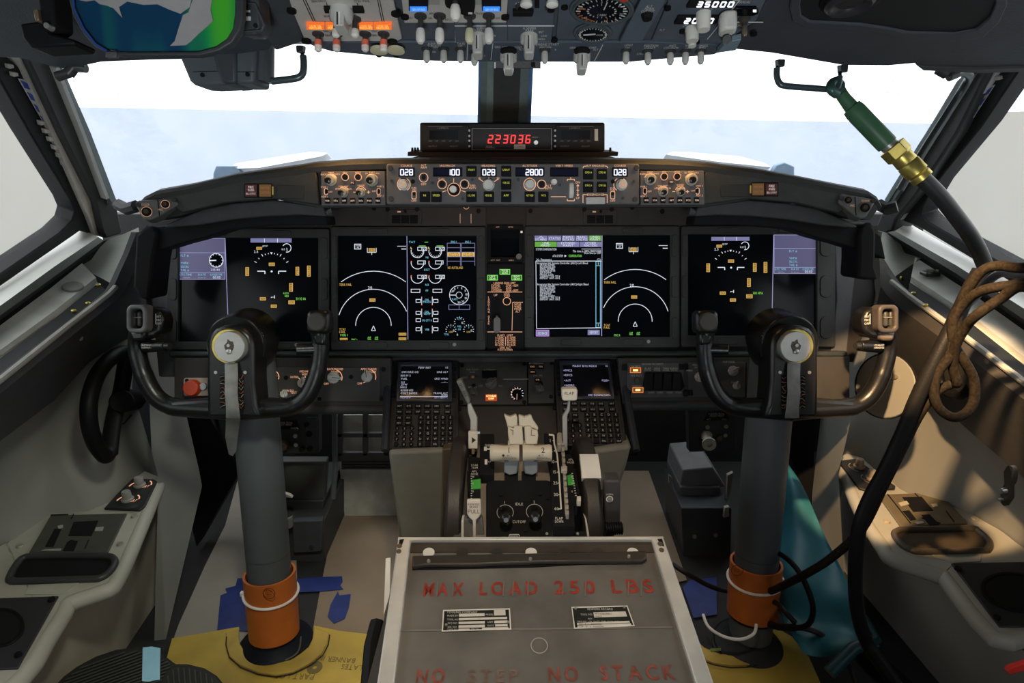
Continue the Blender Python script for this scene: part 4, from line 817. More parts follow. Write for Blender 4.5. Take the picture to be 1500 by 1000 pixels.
MB().plate(CK, rc(753, 211.5, 769.5, 218), .005, .0056).build('label_plate', M('silver_label', (.33, .33, .31), .4), cf); m = MB(); m.text(CK, 'UTC HOLD', 761, 214.7, 2.4, .0059, wmax=12); m.build('label_lettering', inkb, cf)
MB().pcyl(CK, 785, 208.5, 3.6, .005, .012, 3).build('knob', steel, cf); MB().rect(CK, 871, 189, 876, 206, .0048).build('white_label', M('label_dull', (.34, .34, .34), .5), ck)
# ---------------------------------------------------------------- lower panels
LP = tilt(CAM + ray(750, 560) * 1.325, 24)
def lower(pts, x0, x1, lab, lip):
    t = thing('lower_instrument_panel', lab, 'control panel', LP.hit((x0 + x1) / 2, 606)); MB().plate(LP, pts, -.02, 0).build('backing', panelb, t, .002)
    r = LP.sc(500, 598)[0] * 7.5; a, b = LP.hit(lip[0], lip[2], -.006), LP.hit(lip[1], lip[3], -.006)
    MB().cyl(a, b, r, k=18).build('rolled_lip', M('rolled_lip', (.040, .041, .043), .5, bump=.3), t); return t
ll = lower([(255, 524), (572, 524), (572, 596), (255, 596)], 255, 572, 'left lower panel with grey dimmer knobs, behind the left yoke', (255, 570, 599, 599))
lr = lower([(905, 524), (1245, 522), (1245, 592), (912, 592)], 905, 1245, 'right lower panel with amber lights and guarded switches', (914, 1245, 594, 590))
def selector(par, x, y, r, ang, fr=None, mat=None, h=.016):
    fr = fr or LP
    k = knobpart(fr, x, y, r, h * .55, mat or knobg, par, 0); c = fr.hit(x, y, h * .5); m = fr.sc(x, y)[0] * r
    d = fr.u * sin(R(ang)) + fr.v * cos(R(ang)); e = fr.n.cross(d)
    w_ = MB(); pts = [c + d * m * 1.15 + e * m * .18, c + d * m * 1.15 - e * m * .18, c - d * m * .8 - e * m * .4, c - d * m * .8 + e * m * .4]; w_.prism(pts, fr.n * h * .55); w_.build('pointer_bar', mat or knobg, k, .0012)
    MB().prism([c + fr.n * h * .56 + d * m * 1.1 + e * m * .05, c + fr.n * h * .56 + d * m * 1.1 - e * m * .05, c + fr.n * h * .56 - d * m * .1 - e * m * .05, c + fr.n * h * .56 - d * m * .1 + e * m * .05], fr.n * .0004).build('pointer_line', inkb, k)
    return k
MB().plate(LP, rc(392, 538, 556, 588), 0, .003).build('dimmer_plate', M('dimmer_plate', (.055, .053, .052), .5, bump=.1), ll, .001)
l = MB(); n = .0037
for x, y, q in ((398, 541.5, 'PANEL'), (402, 545, 'DU'), (447, 544, 'PFD/MFD'), (447, 548, 'NORM'), (431, 552, 'OUTBD'), (401, 571, 'DU'), (401, 574.5, 'TEST'), (422, 572, 'MAIN DU'), (414, 575, 'BRT'), (430, 575, 'TEST'), (491, 540.5, 'BACKGROUND'), (491, 544.5, 'STORM'), (540, 540.5, 'AFDS FLOOD'), (545, 544.5, 'STORM'), (478, 562, 'OFF'), (527, 561.5, 'OFF')): l.text(LP, q, x, y, 3, n, wmax=len(q) * 2.3)
for x, y, r in ((399, 552, 9.5), (489, 553, 12), (539, 552, 11.5)): l.ring(LP, x, y, r, 1, n, -20, 75)
l.line(LP, [(484, 561), (487, 559.5)], .9, n); l.line(LP, [(532, 560.5), (536, 559)], .9, n); l.line(LP, [(437, 553), (440, 556)], .9, n); l.line(LP, [(447, 550), (447, 553)], .9, n)
l.build('lettering', wO, ll)
selector(ll, 399, 553, 8, 70, mat=M('knob_darker', (.22, .22, .20), .5)); selector(ll, 444, 561, 8, 5); selector(ll, 417, 577, 6, 20); selector(ll, 489, 553, 10, 95); selector(ll, 538, 552, 9, -8)
for x, y in ((562, 541), (469, 584), (560, 584), (515, 552), (420, 553)): MB().pcyl(LP, x, y, 3, .0, .005).build('screw', black, ll)
rl = thing('red_stop_light', 'red round light lens in a clear square mount, seen through the left yoke', 'light', LP.hit(285, 582))
MB().plate(LP, rr(268, 553, 308, 580, 4), 0, .014).build('mount', M('clear_mount', (.35, .28, .22), .25), rl, .002); MB().pcyl(LP, 283, 568, 13, .014, .026, 11).build('lens', M('red_lens', (.50, .05, .012), .3), rl, .001); MB().pcyl(LP, 299, 566, 5, .014, .02).build('lamp_socket', steel, rl); MB().pcyl(LP, 274, 557, 2.4, .014, .016).build('screw', black, rl)
# right
MB().plate(LP, rc(919, 531, 1002, 582), 0, .003).build('proximity_plate', M('prox_plate', (.062, .060, .058), .5, bump=.1), lr, .001)
MB().plate(LP, rc(1008, 530, 1092, 581), 0, .003).build('selector_plate', M('sel_plate', (.055, .053, .052), .5, bump=.1), lr, .001)
MB().plate(LP, rc(1094, 530, 1150, 581), 0, .003).build('map_light_plate', M('sel_plate2', (.055, .053, .052), .5, bump=.1), lr, .001)
l = MB()
for x, y, q in ((956, 533, 'GROUND PROXIMITY'), (930, 536.5, 'LOW FREQ'), (932, 550, 'SYS TEST'), (933, 565.5, 'RUNWAY'), (949, 539.5, 'FLAP'), (949, 542.3, 'INHIB'), (962.5, 539.5, 'GEAR'), (962.5, 542.3, 'INHIB'), (975.5, 539.5, 'TERR'), (975.5, 542.3, 'INHIB'), (988, 539.5, 'RUNWAY'), (988, 542.3, 'INHIB'), (954, 574.8, 'NORM'), (967, 574.8, 'NORM'), (981, 574.8, 'NORM'), (994, 574.8, 'NORM'), (1022, 534.5, 'PFD/MFD'), (1022, 538, 'NORM'), (1010, 542.5, 'INBD'), (1035, 542.5, 'OUTBD'), (1068, 530, 'MAP PANEL'), (1075, 560, 'MAP')): l.text(LP, q, x, y, 2.6, n, wmax=len(q) * 1.9 + 1)
l.build('lettering', M('dull_print', (.42, .41, .38), .6), lr)
def amber(par, fr, x, y, w_, h, n0=.003):
    b = MB().plate(fr, rc(x - w_ / 2, y - h / 2, x + w_ / 2, y + h / 2), n0, n0 + .003).build('amber_light', E('amber_body', (.16, .05, .008), 1), par, .0006)
    MB().frame(fr, rc(x - w_ / 2, y - h / 2, x + w_ / 2, y + h / 2), rc(x - w_ / 2 + 1, y - h / 2 + 1, x + w_ / 2 - 1, y + h / 2 - 1), n0 + .003, n0 + .0036).build('light_rim', E('rim', (.9, .25, .05), .8), b)
    MB().plate(fr, rc(x - w_ * .22, y - h * .17, x + w_ * .22, y + h * .17), n0 + .003, n0 + .0037).build('light_core', wKc, b)
amber(lr, LP, 931, 542, 16, 8); amber(lr, LP, 934.5, 571, 16, 8)
MB().pcyl(LP, 932.5, 557, 4, .003, .008, 3.4).build('test_button', M('dark_steel', (.15, .15, .14), .3, .8), lr)
MB().plate(LP, [(946, 545), (998, 545), (1003, 566), (998, 572), (942, 572), (942, 560)], .003, .006).build('guard_base', blackm, lr)
for i in range(4):
    x = 945 + i * 13.6; g = MB(); g.plate(LP, [(x + 1, 546), (x + 11, 546), (x + 12, 571), (x - 1, 571)], .016, .021); g.plate(LP, [(x + 1, 546), (x + 3, 546), (x + 2, 571), (x - 1, 571)], .005, .018); g.plate(LP, [(x + 9, 546), (x + 11, 546), (x + 12, 571), (x + 10, 571)], .005, .018); g.build('switch_guard', black, lr, .001)
selector(lr, 1024, 552, 8.5, 8, mat=M('knob_pink_grey', (.34, .29, .26), .5)); selector(lr, 1073, 543, 8.5, 60, mat=M('knob_pink_grey2', (.34, .29, .26), .5)); selector(lr, 1078, 565, 6.5, 20, mat=M('knob_pink_grey3', (.25, .23, .21), .5))
for x, y in ((915, 538), (921, 576), (998, 537), (1005, 537), (1004, 576), (1012, 575)): MB().plate(LP, rr(x - 3.4, y - 4.4, x + 3.4, y + 4.4, 2), 0, .006).build('latch', black, lr, .001)

# ---------------------------------------------------------------- forward centre panel and keyboards
CD = fr3(CAM + ray(750, 530) * 1.385, CAM + ray(850, 530) * 1.385, CAM + ray(750, 657) * 1.264); CD = Fr(CD.o, (1, 0, 0), CD.v if CD.v.z > 0 else -CD.v)
cp = thing('forward_centre_panel', 'dark sloping centre panel with brake gauge between the two keyboards', 'control panel', CD.hit(745, 665))
MB().plate(CD, [(566, 524), (908, 524), (934, 664), (562, 664)], -.015, -.004).build('backing', blackm, cp)
MB().plate(CD, rc(673, 527, 772, 592), -.004, .002).build('brake_plate', M('brake_plate', (.045, .043, .041), .55, bump=.1), cp, .001)
MB().plate(CD, rc(774, 530, 812, 590), -.004, .003).build('display_select_plate', M('disp_plate', (.042, .041, .040), .55, bump=.1), cp, .001)
MB().plate(CD, [(670, 595), (814, 594), (818, 660), (664, 662)], -.004, .001).build('lower_cover', M('cover_dark', (.022, .021, .020), .6, bump=.1), cp, .001)
l = MB(); n = .0026
for x, y, q in ((692, 541, 'FUEL FLOW'), (692, 545, 'RATE'), (717, 541.5, 'AUTOBRAKE'), (681, 553, 'RESET'), (692, 567, 'SPD REF'), (733, 565, 'MAX'), (704, 565, 'OFF'), (784, 532, 'MFD', ), (788, 550, 'ENG TFR'), (789, 565.5, 'N1 SET')): l.text(CD, q, x, y, 2.4, n if x < 773 else .0036, wmax=len(q) * 1.9)
l.line(CD, [(737, 555), (774, 555)], .7, n); l.line(CD, [(775, 531.7), (796, 531.7)], .7, .0036); l.build('lettering', M('dull_print3', (.3, .29, .27), .6), cp)
MB().pcyl(CD, 692.5, 553, 5.2, .002, .008, 4).build('toggle_base', M('bronze', (.10, .08, .05), .4, .4), cp); MB().cyl(CD.hit(692.5, 554, .006), CD.hit(692.5, 552, .022), .002, .003).build('toggle_switch', M('bronze2', (.16, .13, .09), .4, .4), cp)
selector(cp, 694, 575, 6.5, 0, CD, M('knob_dark_a', (.07, .07, .065), .5)); MB().pcyl(CD, 694, 565, 2.6, .002, .006).build('push_button', black, cp)
MB().plate(CD, rc(706, 542, 728, 553), .002, .005).build('speed_window', scr, cp, .001); selector(cp, 719.5, 562, 9, 40, CD, M('knob_dark_b', (.09, .09, .085), .5))
b = MB().plate(CD, rc(711, 577, 728, 586), .002, .006).build('auto_brake_light', E('brake_light', (.35, .05, .01), 1), cp, .0006); m = MB(); m.text(CD, 'AUTO BRAKE', 719.5, 579.7, 3, .0067, wmax=15); m.text(CD, 'DISARM', 719.5, 583.5, 3, .0067, wmax=8); m.build('light_lettering', wKc, b)
MB().pcyl(CD, 757.5, 576.5, 12.5, .002, .006, k=28).build('gauge_rim', M('gauge_rim', (.05, .05, .05), .4), cp, .0008); gf = MB().pcyl(CD, 757.5, 576.5, 11, .005, .0064, k=28).build('gauge_face', scr, cp)
m = MB(); m.ring(CD, 757.5, 576.5, 8.6, 1, .0068, 60, 250); m.line(CD, [(757.5, 576.5), (757, 585)], 1, .0072); m.build('gauge_scale', wOd, gf); m = MB()
for i in range(11): a = R(-20 + i * 26); m.line(CD, [(757.5 + 9.6 * cos(a), 576.5 - 9.6 * sin(a)), (757.5 + 7.4 * cos(a), 576.5 - 7.4 * sin(a))], .8, .0068)
m.build('gauge_ticks', wW, gf)
for x, y, q in ((780, 536.8, 'ENG'), (792, 536.8, 'SYS'), (780.5, 544.5, 'INFO'), (787.5, 556, 'C/R')):
    o = MB().plate(CD, rc(x - 4.4, y - 2.6, x + 4.4, y + 2.6), .003, .006).build('push_switch', blackm, cp, .0006); m = MB(); m.text(CD, q, x, y, 2.2, .0064, wmax=6); m.build('lettering', wOd, o)
selector(cp, 791, 571, 7, 0, CD, M('knob_dark_c', (.08, .08, .075), .5)); MB().pcyl(CD, 791.5, 563, 3.2, .003, .011).build('knob', black, cp)
for x, y in ((677, 536), (676, 590), (768, 590), (808, 533), (807, 582), (768, 534), (673, 600), (812, 598)): MB().pcyl(CD, x, y, 3, .0, .005).build('screw', black, cp)
def cdu(s):
    lab = 'left keyboard unit, screen showing PERF INIT' if s == 0 else 'right keyboard unit, screen showing maintenance index in orange glare'
    if s == 0: f = lambda u, v: (575 + 97 * u - 7 * v + 6 * u * v, 527 + v * 131)
    else: f = lambda u, v: (812 + 91 * u + 6 * v + 10 * u * v, 525 + v * 128)
    q = lambda u0, v0, u1, v1: [f(u0, v0), f(u1, v0), f(u1, v1), f(u0, v1)]
    t = thing('keyboard_display_unit', lab, 'keyboard', CD.hit(*f(.5, 1)), 'flight computer keyboards')
    MB().plate(CD, q(0, 0, 1, 1), -.0039, .012).build('case', M('cdu_case', (.014, .015, .016), .45, bump=.1), t, .003)
    fr_ = MB().frame(CD, q(.08, .015, .90, .46), q(.13, .06, .85, .425), .010, .019).build('screen_frame', M('cdu_frame', (.03, .035, .045), .25), t, .002)
    MB().plate(CD, q(.11, .04, .87, .44), .010, .0125).build('screen', M('cdu_screen', (.008, .008, .01), .12), t)
    m = MB(); b = MB(); n = .0132
    T = (lambda m_, u, v, s_, al='l', h=3.4, wm=30: m_.text(CD, s_, *f(u, v), h * .84, n, al=al, wmax=wm * .9))
    if s == 0:
        T(m, .49, .085, 'PERF INIT', 'c'); T(m, .84, .085, '1/2', 'r', 2.8)
        for v, a, c in ((.125, ' GW/CRZ CG', 'CRZ ALT'), (.165, '000.0/ 5', ''), (.20, ' FUEL', 'CRZ WIND'), (.24, ' 0.0', '---/---'), (.265, ' ZFW', ''), (.295, '000.0', ''), (.33, ' RESERVES', ''), (.362, ' COST INDEX', 'TRANS ALT'), (.383, '', '10000')):
            T(m, .135, v + .01, a, 'l', 3.2, 32); T(m, .84, v + .01, c, 'r', 3.0, 24) if c else None
        T(b, .135, .428, '<INDEX', 'l', 3.6, 18); T(b, .84, .428, 'N1 LIMIT>', 'r', 3.6, 26); m.line(CD, [f(.135, .408), f(.84, .408)], .5, n)
    else:
        T(m, .48, .085, 'MAINT BITE INDEX', 'c', 3.2, 42); T(m, .84, .085, '1/1', 'r', 2.8)
        for v, a in ((.135, '<FMCS'), (.19, '<DFCS'), (.25, '<A/T'), (.305, '<ADIRS')): T(m, .135, v, a, 'l', 3.4, 17)
        T(m, .84, .25, 'FQIS>', 'r', 3.2); T(b, .84, .42, 'FMC DOWNLOAD>', 'r', 3.4, 36)
    m.build('screen_lettering', E('cdu_white', (.75, .8, .95), .6) if s == 0 else E('pale_violet', (.55, .5, .8), .8), t); b.build('prompt_lettering', E('blue_white', (.5, .58, 1), .75), t)
    for i in range(6):
        for u in (.045, .935): MB().plate(CD, q(u - .022, .08 + i * .06, u + .022, .112 + i * .06), .011, .0155).build('line_key', blackm, t, .0006)
    MB().plate(CD, q(.06, .485, .94, .965), .011, .0138).build('key_panel', M('key_panel', (.024, .026, .029), .5), t, .001)
    kl = MB()
    def key(u, v, w_, h, tx, round_=False):
        if round_: o = MB().pcyl(CD, *f(u, v), 3.6, .013, .0178, 3.2, 12).build('key', black, t)
        else: o = MB().plate(CD, q(u - w_ / 2, v - h / 2, u + w_ / 2, v + h / 2), .013, .0178).build('key', black, t, .0007)
        if tx: kl.text(CD, tx, *f(u, v), 3.0 if len(tx) < 3 else 2.3, .0184, wmax=(5 if not len(tx) > 2 else 6))
    for r_, row in enumerate((('INIT', 'RTE', 'CLB', 'CRZ', 'DES', 'BRT'), ('MENU', 'LEGS', 'DEP', 'HOLD', 'PROG', 'EXEC'))):
        for c_, tx in enumerate(row): key(.14 + c_ * .135 + (.03 if c_ == 5 else 0), .515 + r_ * .064, .10, .040, tx)
    for r_, row in enumerate((('N1', 'FIX'), ('PREV', 'NEXT'))):
        for c_, tx in enumerate(row): key(.14 + c_ * .135, .645 + r_ * .060, .10, .042, tx)
    for r_, row in enumerate(('123', '456', '789', '.0+')):
        for c_, tx in enumerate(row): key(.12 + c_ * .105, .765 + r_ * .060, 0, 0, tx, True)
    for r_, row in enumerate(('ABCDE', 'FGHIJ', 'KLMNO', 'PQRST', 'UVWXY', 'Z-X/C')):
        for c_, tx in enumerate(row): key(.455 + c_ * .108, .640 + r_ * .060, .082, .044, tx if r_ < 5 else ('Z', '', 'DEL', '/', 'CLR')[c_])
    kl.build('key_lettering', M('key_print', (.45, .46, .46), .6), t)
cdu(0); cdu(1)
for x0, y0, x1, y1 in ((570, 524, 564, 660), (907, 522, 932, 660)):
    a, b = CD.hit(x0, y0, .012), CD.hit(x1, y1, .012); MB().tube([a, (a + b) / 2 + CD.n * .004, b], .008, 8).build('edge_rail', padb, cp)
# ---------------------------------------------------------------- throttle quadrant and pedestal
def X0(px, t): return (px - 750) / F * t
pd_ = thing('centre_pedestal', 'grey-green pedestal base under the two keyboards', 'pedestal', (0, 1.0, 0))
pm = M('pedestal_grey_green', (.17, .17, .145), .5, var=.08, bump=.1)
for pts in ([(568, 661), (652, 658), (650, 796), (585, 796)], [(838, 664), (926, 652), (918, 684), (900, 738), (870, 742), (845, 742)]):
    a = [at(x, y, y=1.10) for x, y in pts]; MB().prism(a, (0, .25, 0)).build('side_panel', pm, pd_, .008)
MB().box((-.06, .83, 0), (.07, 1.06, .39)).build('base', M('pedestal_base', (.06, .058, .05), .6), pd_, .004)
MB().prism([at(648, 658, y=1.09), at(672, 656, y=1.09), at(680, 800, y=1.09), at(650, 800, y=1.09)], (0, .03, 0)).build('bronze_trim', M('bronze_trim', (.10, .075, .05), .45, .2), pd_, .002)
tq = thing('throttle_quadrant', 'thrust lever quadrant with cream levers and black trim wheels', 'thrust levers', (0, .95, .40))
QF = fr3(V((0, .839, .464)), V((.1, .839, .464)), V((0, .94, .5166))); QF = Fr(QF.o, (1, 0, 0), (0, .101, .0526))
QT = Fr((0, .94, .5166), (1, 0, 0), (0, .24, .0174))
bt_ = M('quadrant_tan', (.20, .17, .135), .5, bump=.1)
# body: side arches and deck
prof = [(.80, .40), (.80, .455), (.839, .468), (.94, .516), (1.0, .522), (1.05, .524), (1.085, .50), (1.09, .40)]
MB().prism([V((-.066, y, z)) for y, z in prof], (.143, 0, 0)).build('body', bt_, tq, .002)
for x in (-.085, .080): MB().prism([V((x - .012, y, z - .006)) for y, z in prof], (.022, 0, 0)).build('side_arch', M('arch_grey', (.07, .065, .06), .5), tq, .003)
MB().plate(QF, rr(712, 703, 809, 796, 8), .0, .005).build('cutoff_plate', blackm, tq, .001)
for x0, x1 in ((739, 759), (764, 785)): MB().plate(QF, rc(x0, 690, x1, 735), .004, .0055).build('slot_plate', black, tq)
l = MB(); n = .0058
for x, y, q, h in ((760.5, 738, 'IDLE', 4), (760.5, 764, 'CUTOFF', 4), (739, 735.5, '1', 3.4), (782.5, 735, '2', 3.4), (753, 785, 'HORN', 2.6), (753, 788.3, 'CUTOUT', 2.6)): l.text(QF, q, x, y, h, n, wmax=len(q) * 3.2)
l.frame(QF, rr(745.5, 782, 761, 791, 2), rr(746.3, 782.8, 760.2, 790.2, 1.6), n - .0006, n); l.build('lettering', M('white_print', (.6, .58, .52), .5), tq)
for x, y in ((740, 751), (783, 750)):
    m = MB(); m.ring(QF, x, y - 1, 12, .8, .0056); m.build('lever_ring', M('white_print2', (.4, .4, .38), .5), tq)
    f = MB(); b = QF.hit(x, y - 4, .004); tip = QF.hit(x + 1, y + 6, .030); f.cyl(b, tip, .0055, .006, 12); f.build('fuel_lever', black, tq)
    d = (tip - b).normalized(); MB().lathe(tip - d * .004, d, [(.006, 0), (.0095, .004), (.0105, .010), (.009, .016), (.004, .020)], 18).build('fuel_lever_knob', M('lever_black', (.012, .012, .012), .25), tq)
for x, y in ((734, 725), (791, 724), (770, 777), (733, 746), (802, 730)): MB().pcyl(QF, x, y, 3, .004, .008).build('screw', black, tq)
MB().plate(QF, rc(800, 778, 858, 790), .004, .006).build('trim_placard', black, tq); m = MB(); m.text(QF, 'STAB TRIM', 822, 782, 4.2, .0064, wmax=26); m.build('placard_lettering', M('white_print3', (.6, .58, .52), .5), tq)
m = MB()
for x in (801, 846): m.pcyl(QF, x, 782, 2, .006, .008)
m.build('placard_screws', steel, tq)
# scales
def strip_px(fr, pts, mat, nm, n0, n1): return MB().plate(fr, pts, n0, n1).build(nm, mat, tq, .0008)
SCP = Fr(at(830, 700, t=1.06), (1, 0, 0), at(830, 650, t=1.16) - at(830, 745, t=1.0))
fs = strip_px(SCP, [(797, 634), (818, 636), (836, 700), (842, 770), (810, 770), (806, 690)], blackm, 'flap_scale', -.02, .001)
m = MB(); m.line(SCP, [(804, 636), (811, 637), (812, 650), (816, 665), (819, 695), (822, 745)], 2.2, .002); m.line(SCP, [(822, 745), (817, 745)], 1.4, .002)
for y, q, x in ((645, '1', 806), (660, '5', 808), (676, '10', 810), (691, '15', 812.5), (707, '25', 813.5), (724, '30', 814.5), (745, '40', 815)): m.text(SCP, q, x, y, 4.4, .002, wmax=7); m.line(SCP, [(x + 3.5, y), (x + 6, y)], 1, .002)
m.text(SCP, 'FLAP', 819, 759, 3.8, .002, wmax=11); m.text(SCP, 'DOWN', 819, 763.5, 3.8, .002, wmax=12); m.build('scale_lettering', whitep, fs)
rk = MB()
for i in range(13):
    u = i / 12; x = 824 + 7 * u; y = 648 + 102 * u; rk.plate(SCP, rc(x - 2, y - 2.6, x + 2.4, y + 2.6), .001, .012)
rk.plate(SCP, [(822, 646), (824, 646), (831, 752), (828, 752)], .001, .007); rk.build('detent_rack', M('rack_tan', (.38, .34, .28), .4, .3), tq, .0006)
MB().plate(SCP, rr(816, 633, 823, 650, 2), .004, .022).build('flap_gate', M('rack_tan2', (.38, .34, .28), .4, .3), tq, .001); MB().plate(SCP, rc(822, 682, 831, 688), .01, .018).build('flap_pointer', M('rack_tan3', (.45, .40, .33), .4, .3), tq, .001)
for s in (0, 1):
    pts = [(686, 667), (703, 670), (704, 734), (688, 734)] if s == 0 else [(827, 665), (837, 664), (846, 740), (834, 742)]
    sc_ = strip_px(SCP, pts, blackm, 'trim_scale', -.02, .0004 if s else .001)
    g = [(690, 703), (704, 701), (704, 715), (690, 716)] if s == 0 else [(831, 696), (838, 694), (842, 709), (832, 710)]
    MB().plate(SCP, g, .001, .0022).build('green_band', ping, sc_)
    m = MB(); x = 695 if s == 0 else 836
    for y, q in ((681, 'STAB'), (685, 'TRIM'), (690, 'APL'), (694, 'NOSE')) if s == 0 else ((673, 'APL'), (677, 'NOSE')): m.text(SCP, q, x, y, 2.8, .0016, wmax=10)
    for i in range(10): y = 697 + i * 3.6; m.line(SCP, [(689.5, y), (691.5, y)] if s == 0 else [(837 + i * .6, y - 4), (839.5 + i * .6, y - 4)], .7, .0026)
    for y, q in ((698, '10'), (708, '5'), (719.5, '0')): m.text(SCP, q, (693 if s == 0 else 838), y, 2.8, .0027, wmax=4)
    m.build('scale_lettering', whitep, sc_); MB().plate(SCP, [(684, 690), (689, 690), (690, 720), (686, 720)] if s == 0 else [(839, 686), (843, 686), (849, 724), (845, 724)], -.006, .003).build('scale_slot', black, sc_)
MB().plate(SCP, rc(845, 726, 851, 733), .0, .012).build('trim_pointer', cream, tq, .001)
MB().plate(SCP, rr(703, 635, 724, 694, 2), -.02, .004).build('speed_brake_plate', blackm, tq, .001)
m = MB(); m.text(SCP, 'FLIGHT', 716, 651.5, 2.6, .0046, wmax=11); m.text(SCP, 'DETENT', 716, 654, 2.6, .0046, wmax=11); m.plate(SCP, rc(709, 654, 713, 659.5), .004, .0048); m.plate(SCP, rc(713, 656.3, 723, 658), .004, .0048); m.plate(SCP, rc(710, 672.5, 714, 679.5), .004, .0048); m.text(SCP, 'UP', 717.5, 676, 2.4, .0046); m.build('plate_lettering', whitep, tq)
# thrust levers
TL_ = Fr(at(763, 660, t=1.055), (1, 0, 0), (0, .25, 1))
for s in (0, 1):
    f = (lambda x: x) if s == 0 else (lambda x: 1526 - x)
    t_ = MB(); m_ = TL_.sc(740, 660)[0]; c0, c1 = TL_.hit(f(718), 663, .0), TL_.hit(f(760.5), 663, 0); d = c1 - c0; L = d.length
    t_.lathe(c0, d, [(11 * m_, 0), (12.5 * m_, .003), (12.2 * m_, L * .15), (10.6 * m_, L * .5), (12.2 * m_, L * .9), (12.5 * m_, L)], 28); th_ = t_.build('thrust_lever', lever, tq)
    m = MB(); fr2 = Fr(TL_.o + TL_.n * (10.9 * m_), TL_.u, TL_.v); x = 745.5 if s == 0 else 795.5
    m.text(fr2, '12'[s], x, 659, 7.6, .0006); m.text(fr2, 'A/T', x + (1 if s == 0 else -3), 667, 3.2, .0006, wmax=9); m.text(fr2, 'DISENGAGE', x + 1, 670.8, 2.8, .0006, wmax=20)
    a = -1 if s == 0 else 1; xa = x + a * 8.5; m.plate(fr2, [(xa - a * 2, 666), (xa + a * 0, 665), (xa + a * 2, 667), (xa, 669), (xa - a * 2, 668)], .0, .0006); m.build('lettering', inkb, th_)
    MB().plate(TL_, [(f(744), 649), (f(759.5), 649), (f(760), 676), (f(744), 676)], -.030, -.006).build('lever_shank', M('shank_cream', (.50, .45, .36), .45), th_, .002)
    MB().plate(TL_, [(f(738.5), 675), (f(760), 674), (f(757), 694), (f(746), 696), (f(738.5), 692)], -.030, -.010).build('lever_boot', M('boot_blue_grey', (.16, .18, .19), .5), th_, .002)
    # reverse lever: scooped paddle standing ahead of the knob
    RV = Fr(at(763, 628, t=1.07), (1, 0, 0), (0, .35, 1))
    tp, bd = (([(738, 606), (742, 608.5), (747, 610), (752, 608.5), (756, 606.5), (758, 612), (758, 625), (744, 627), (740.5, 614)], [(744, 624), (753, 628), (753, 623.5), (765, 624), (767, 651.5), (746, 651.5), (744, 634)]) if s == 0 else
        ([(759.5, 607), (764, 609), (768, 610), (773, 609), (777.5, 606.5), (781, 615), (788.5, 626), (788, 632), (782, 628), (760, 625)], [(768, 624.5), (778, 624), (778, 628), (787.5, 630), (788.5, 638), (787, 651), (769, 651.5)]))
    rv = MB(); rv.plate(RV, tp, -.014, .006); o = rv.build('reverse_lever', lever, tq, .003)
    MB().plate(RV, bd, -.02, .012).build('reverse_paddle', lever, o, .004)
    pm_ = [(747, 628), (752, 630), (752, 637), (750.5, 637), (750.5, 631), (747, 629)] if s == 0 else [(778, 629), (779, 629), (779, 637), (784, 637), (784, 638), (777.5, 638)]
    MB().plate(RV, pm_, .0122, .0128).build('paddle_mark', M('paddle_line', (.2, .12, .08), .6), o)
    m = MB(); m.text(RV, '12'[s], (748, 768)[s], 609.6, 3, .0066); m.build('lettering', inkb, o)
# speed brake lever, flap lever, parking brake
SB = Fr(at(690, 620, t=1.13), (1, 0, 0), (0, .15, 1))
sb = MB().plate(SB, [(684.5, 592), (688.5, 590), (699, 612), (699, 640), (689, 640), (689, 616), (685.5, 604)], -.008, .002).build('speed_brake_lever', M('lever_grey_white', (.34, .34, .31), .45), tq, .002)
MB().plate(SB, [(668, 558.5), (675.5, 555.5), (688.5, 587), (688, 591), (684.5, 592)], -.010, .008).build('lever_handle', M('handle_grey', (.11, .12, .10), .5), sb, .004)
m = MB(); m.text(SB, 'SPD BRK', 678.5, 571.5, 4.2, .0086, rot=-66, wmax=22); m.build('lettering', inkb, sb)
MB().plate(SB, rc(686, 632, 699.5, 657), .003, .010).build('lever_flag', cream, sb, .001); m = MB(); m.plate(SB, [(691, 640), (691, 649), (697, 644.5)], .010, .0106); m.build('arrow', inkb, sb)
MB().plate(SB, rc(684, 632, 687, 668), -.01, .004).build('lever_slot', blackm, tq); MB().plate(SB, [(696, 633), (703, 632), (703, 635), (697, 636)], .008, .011).build('pin', steel, sb); MB().plate(SB, rc(691, 657, 695, 665), -.002, .006).build('lever_foot', M('bronze_foot', (.24, .16, .10), .5), sb)
fl = MB().plate(SB, [(832.5, 586), (835.5, 586), (834.5, 602), (831, 608), (831.5, 660), (824.5, 660), (824, 610), (831, 599)], -.006, .004).build('flap_lever', M('flap_grey', (.27, .27, .26), .45), tq, .0015)
MB().plate(SB, [(823, 571.5), (825, 570), (844, 569.5), (846, 572), (845.5, 585), (843, 587), (826, 587), (823.5, 585)], -.006, .014).build('lever_handle', cream, fl, .003); m = MB(); m.text(SB, 'FLAP', 834, 576, 4, .0146, wmax=14); m.build('lettering', inkb, fl)
PBF = Fr(at(694, 750, t=.99), (1, 0, 0), (0, .3, 1))
pb_ = MB().plate(PBF, [(684, 731.5), (704, 731), (704.5, 752), (702, 757), (697, 762), (697, 790), (692.5, 790), (692.5, 763), (687, 758), (684, 753)], -.004, .003).build('parking_brake_lever', cream, tq, .002)
m = MB(); m.text(PBF, 'PARKING', 694, 738.5, 3.2, .0037, wmax=17); m.text(PBF, 'BRAKE', 694, 742.5, 3, .0037, wmax=12); m.text(PBF, 'PULL', 694, 748.8, 5.6, .0037, wmax=17); m.build('lettering', M('lever_red_brown', (.10, .03, .02), .6), pb_)
MB().plate(PBF, [(676, 760), (706, 758), (712, 800), (676, 800)], -.03, -.012).build('brake_plate', M('plate_taupe', (.12, .11, .10), .5), tq, .002)
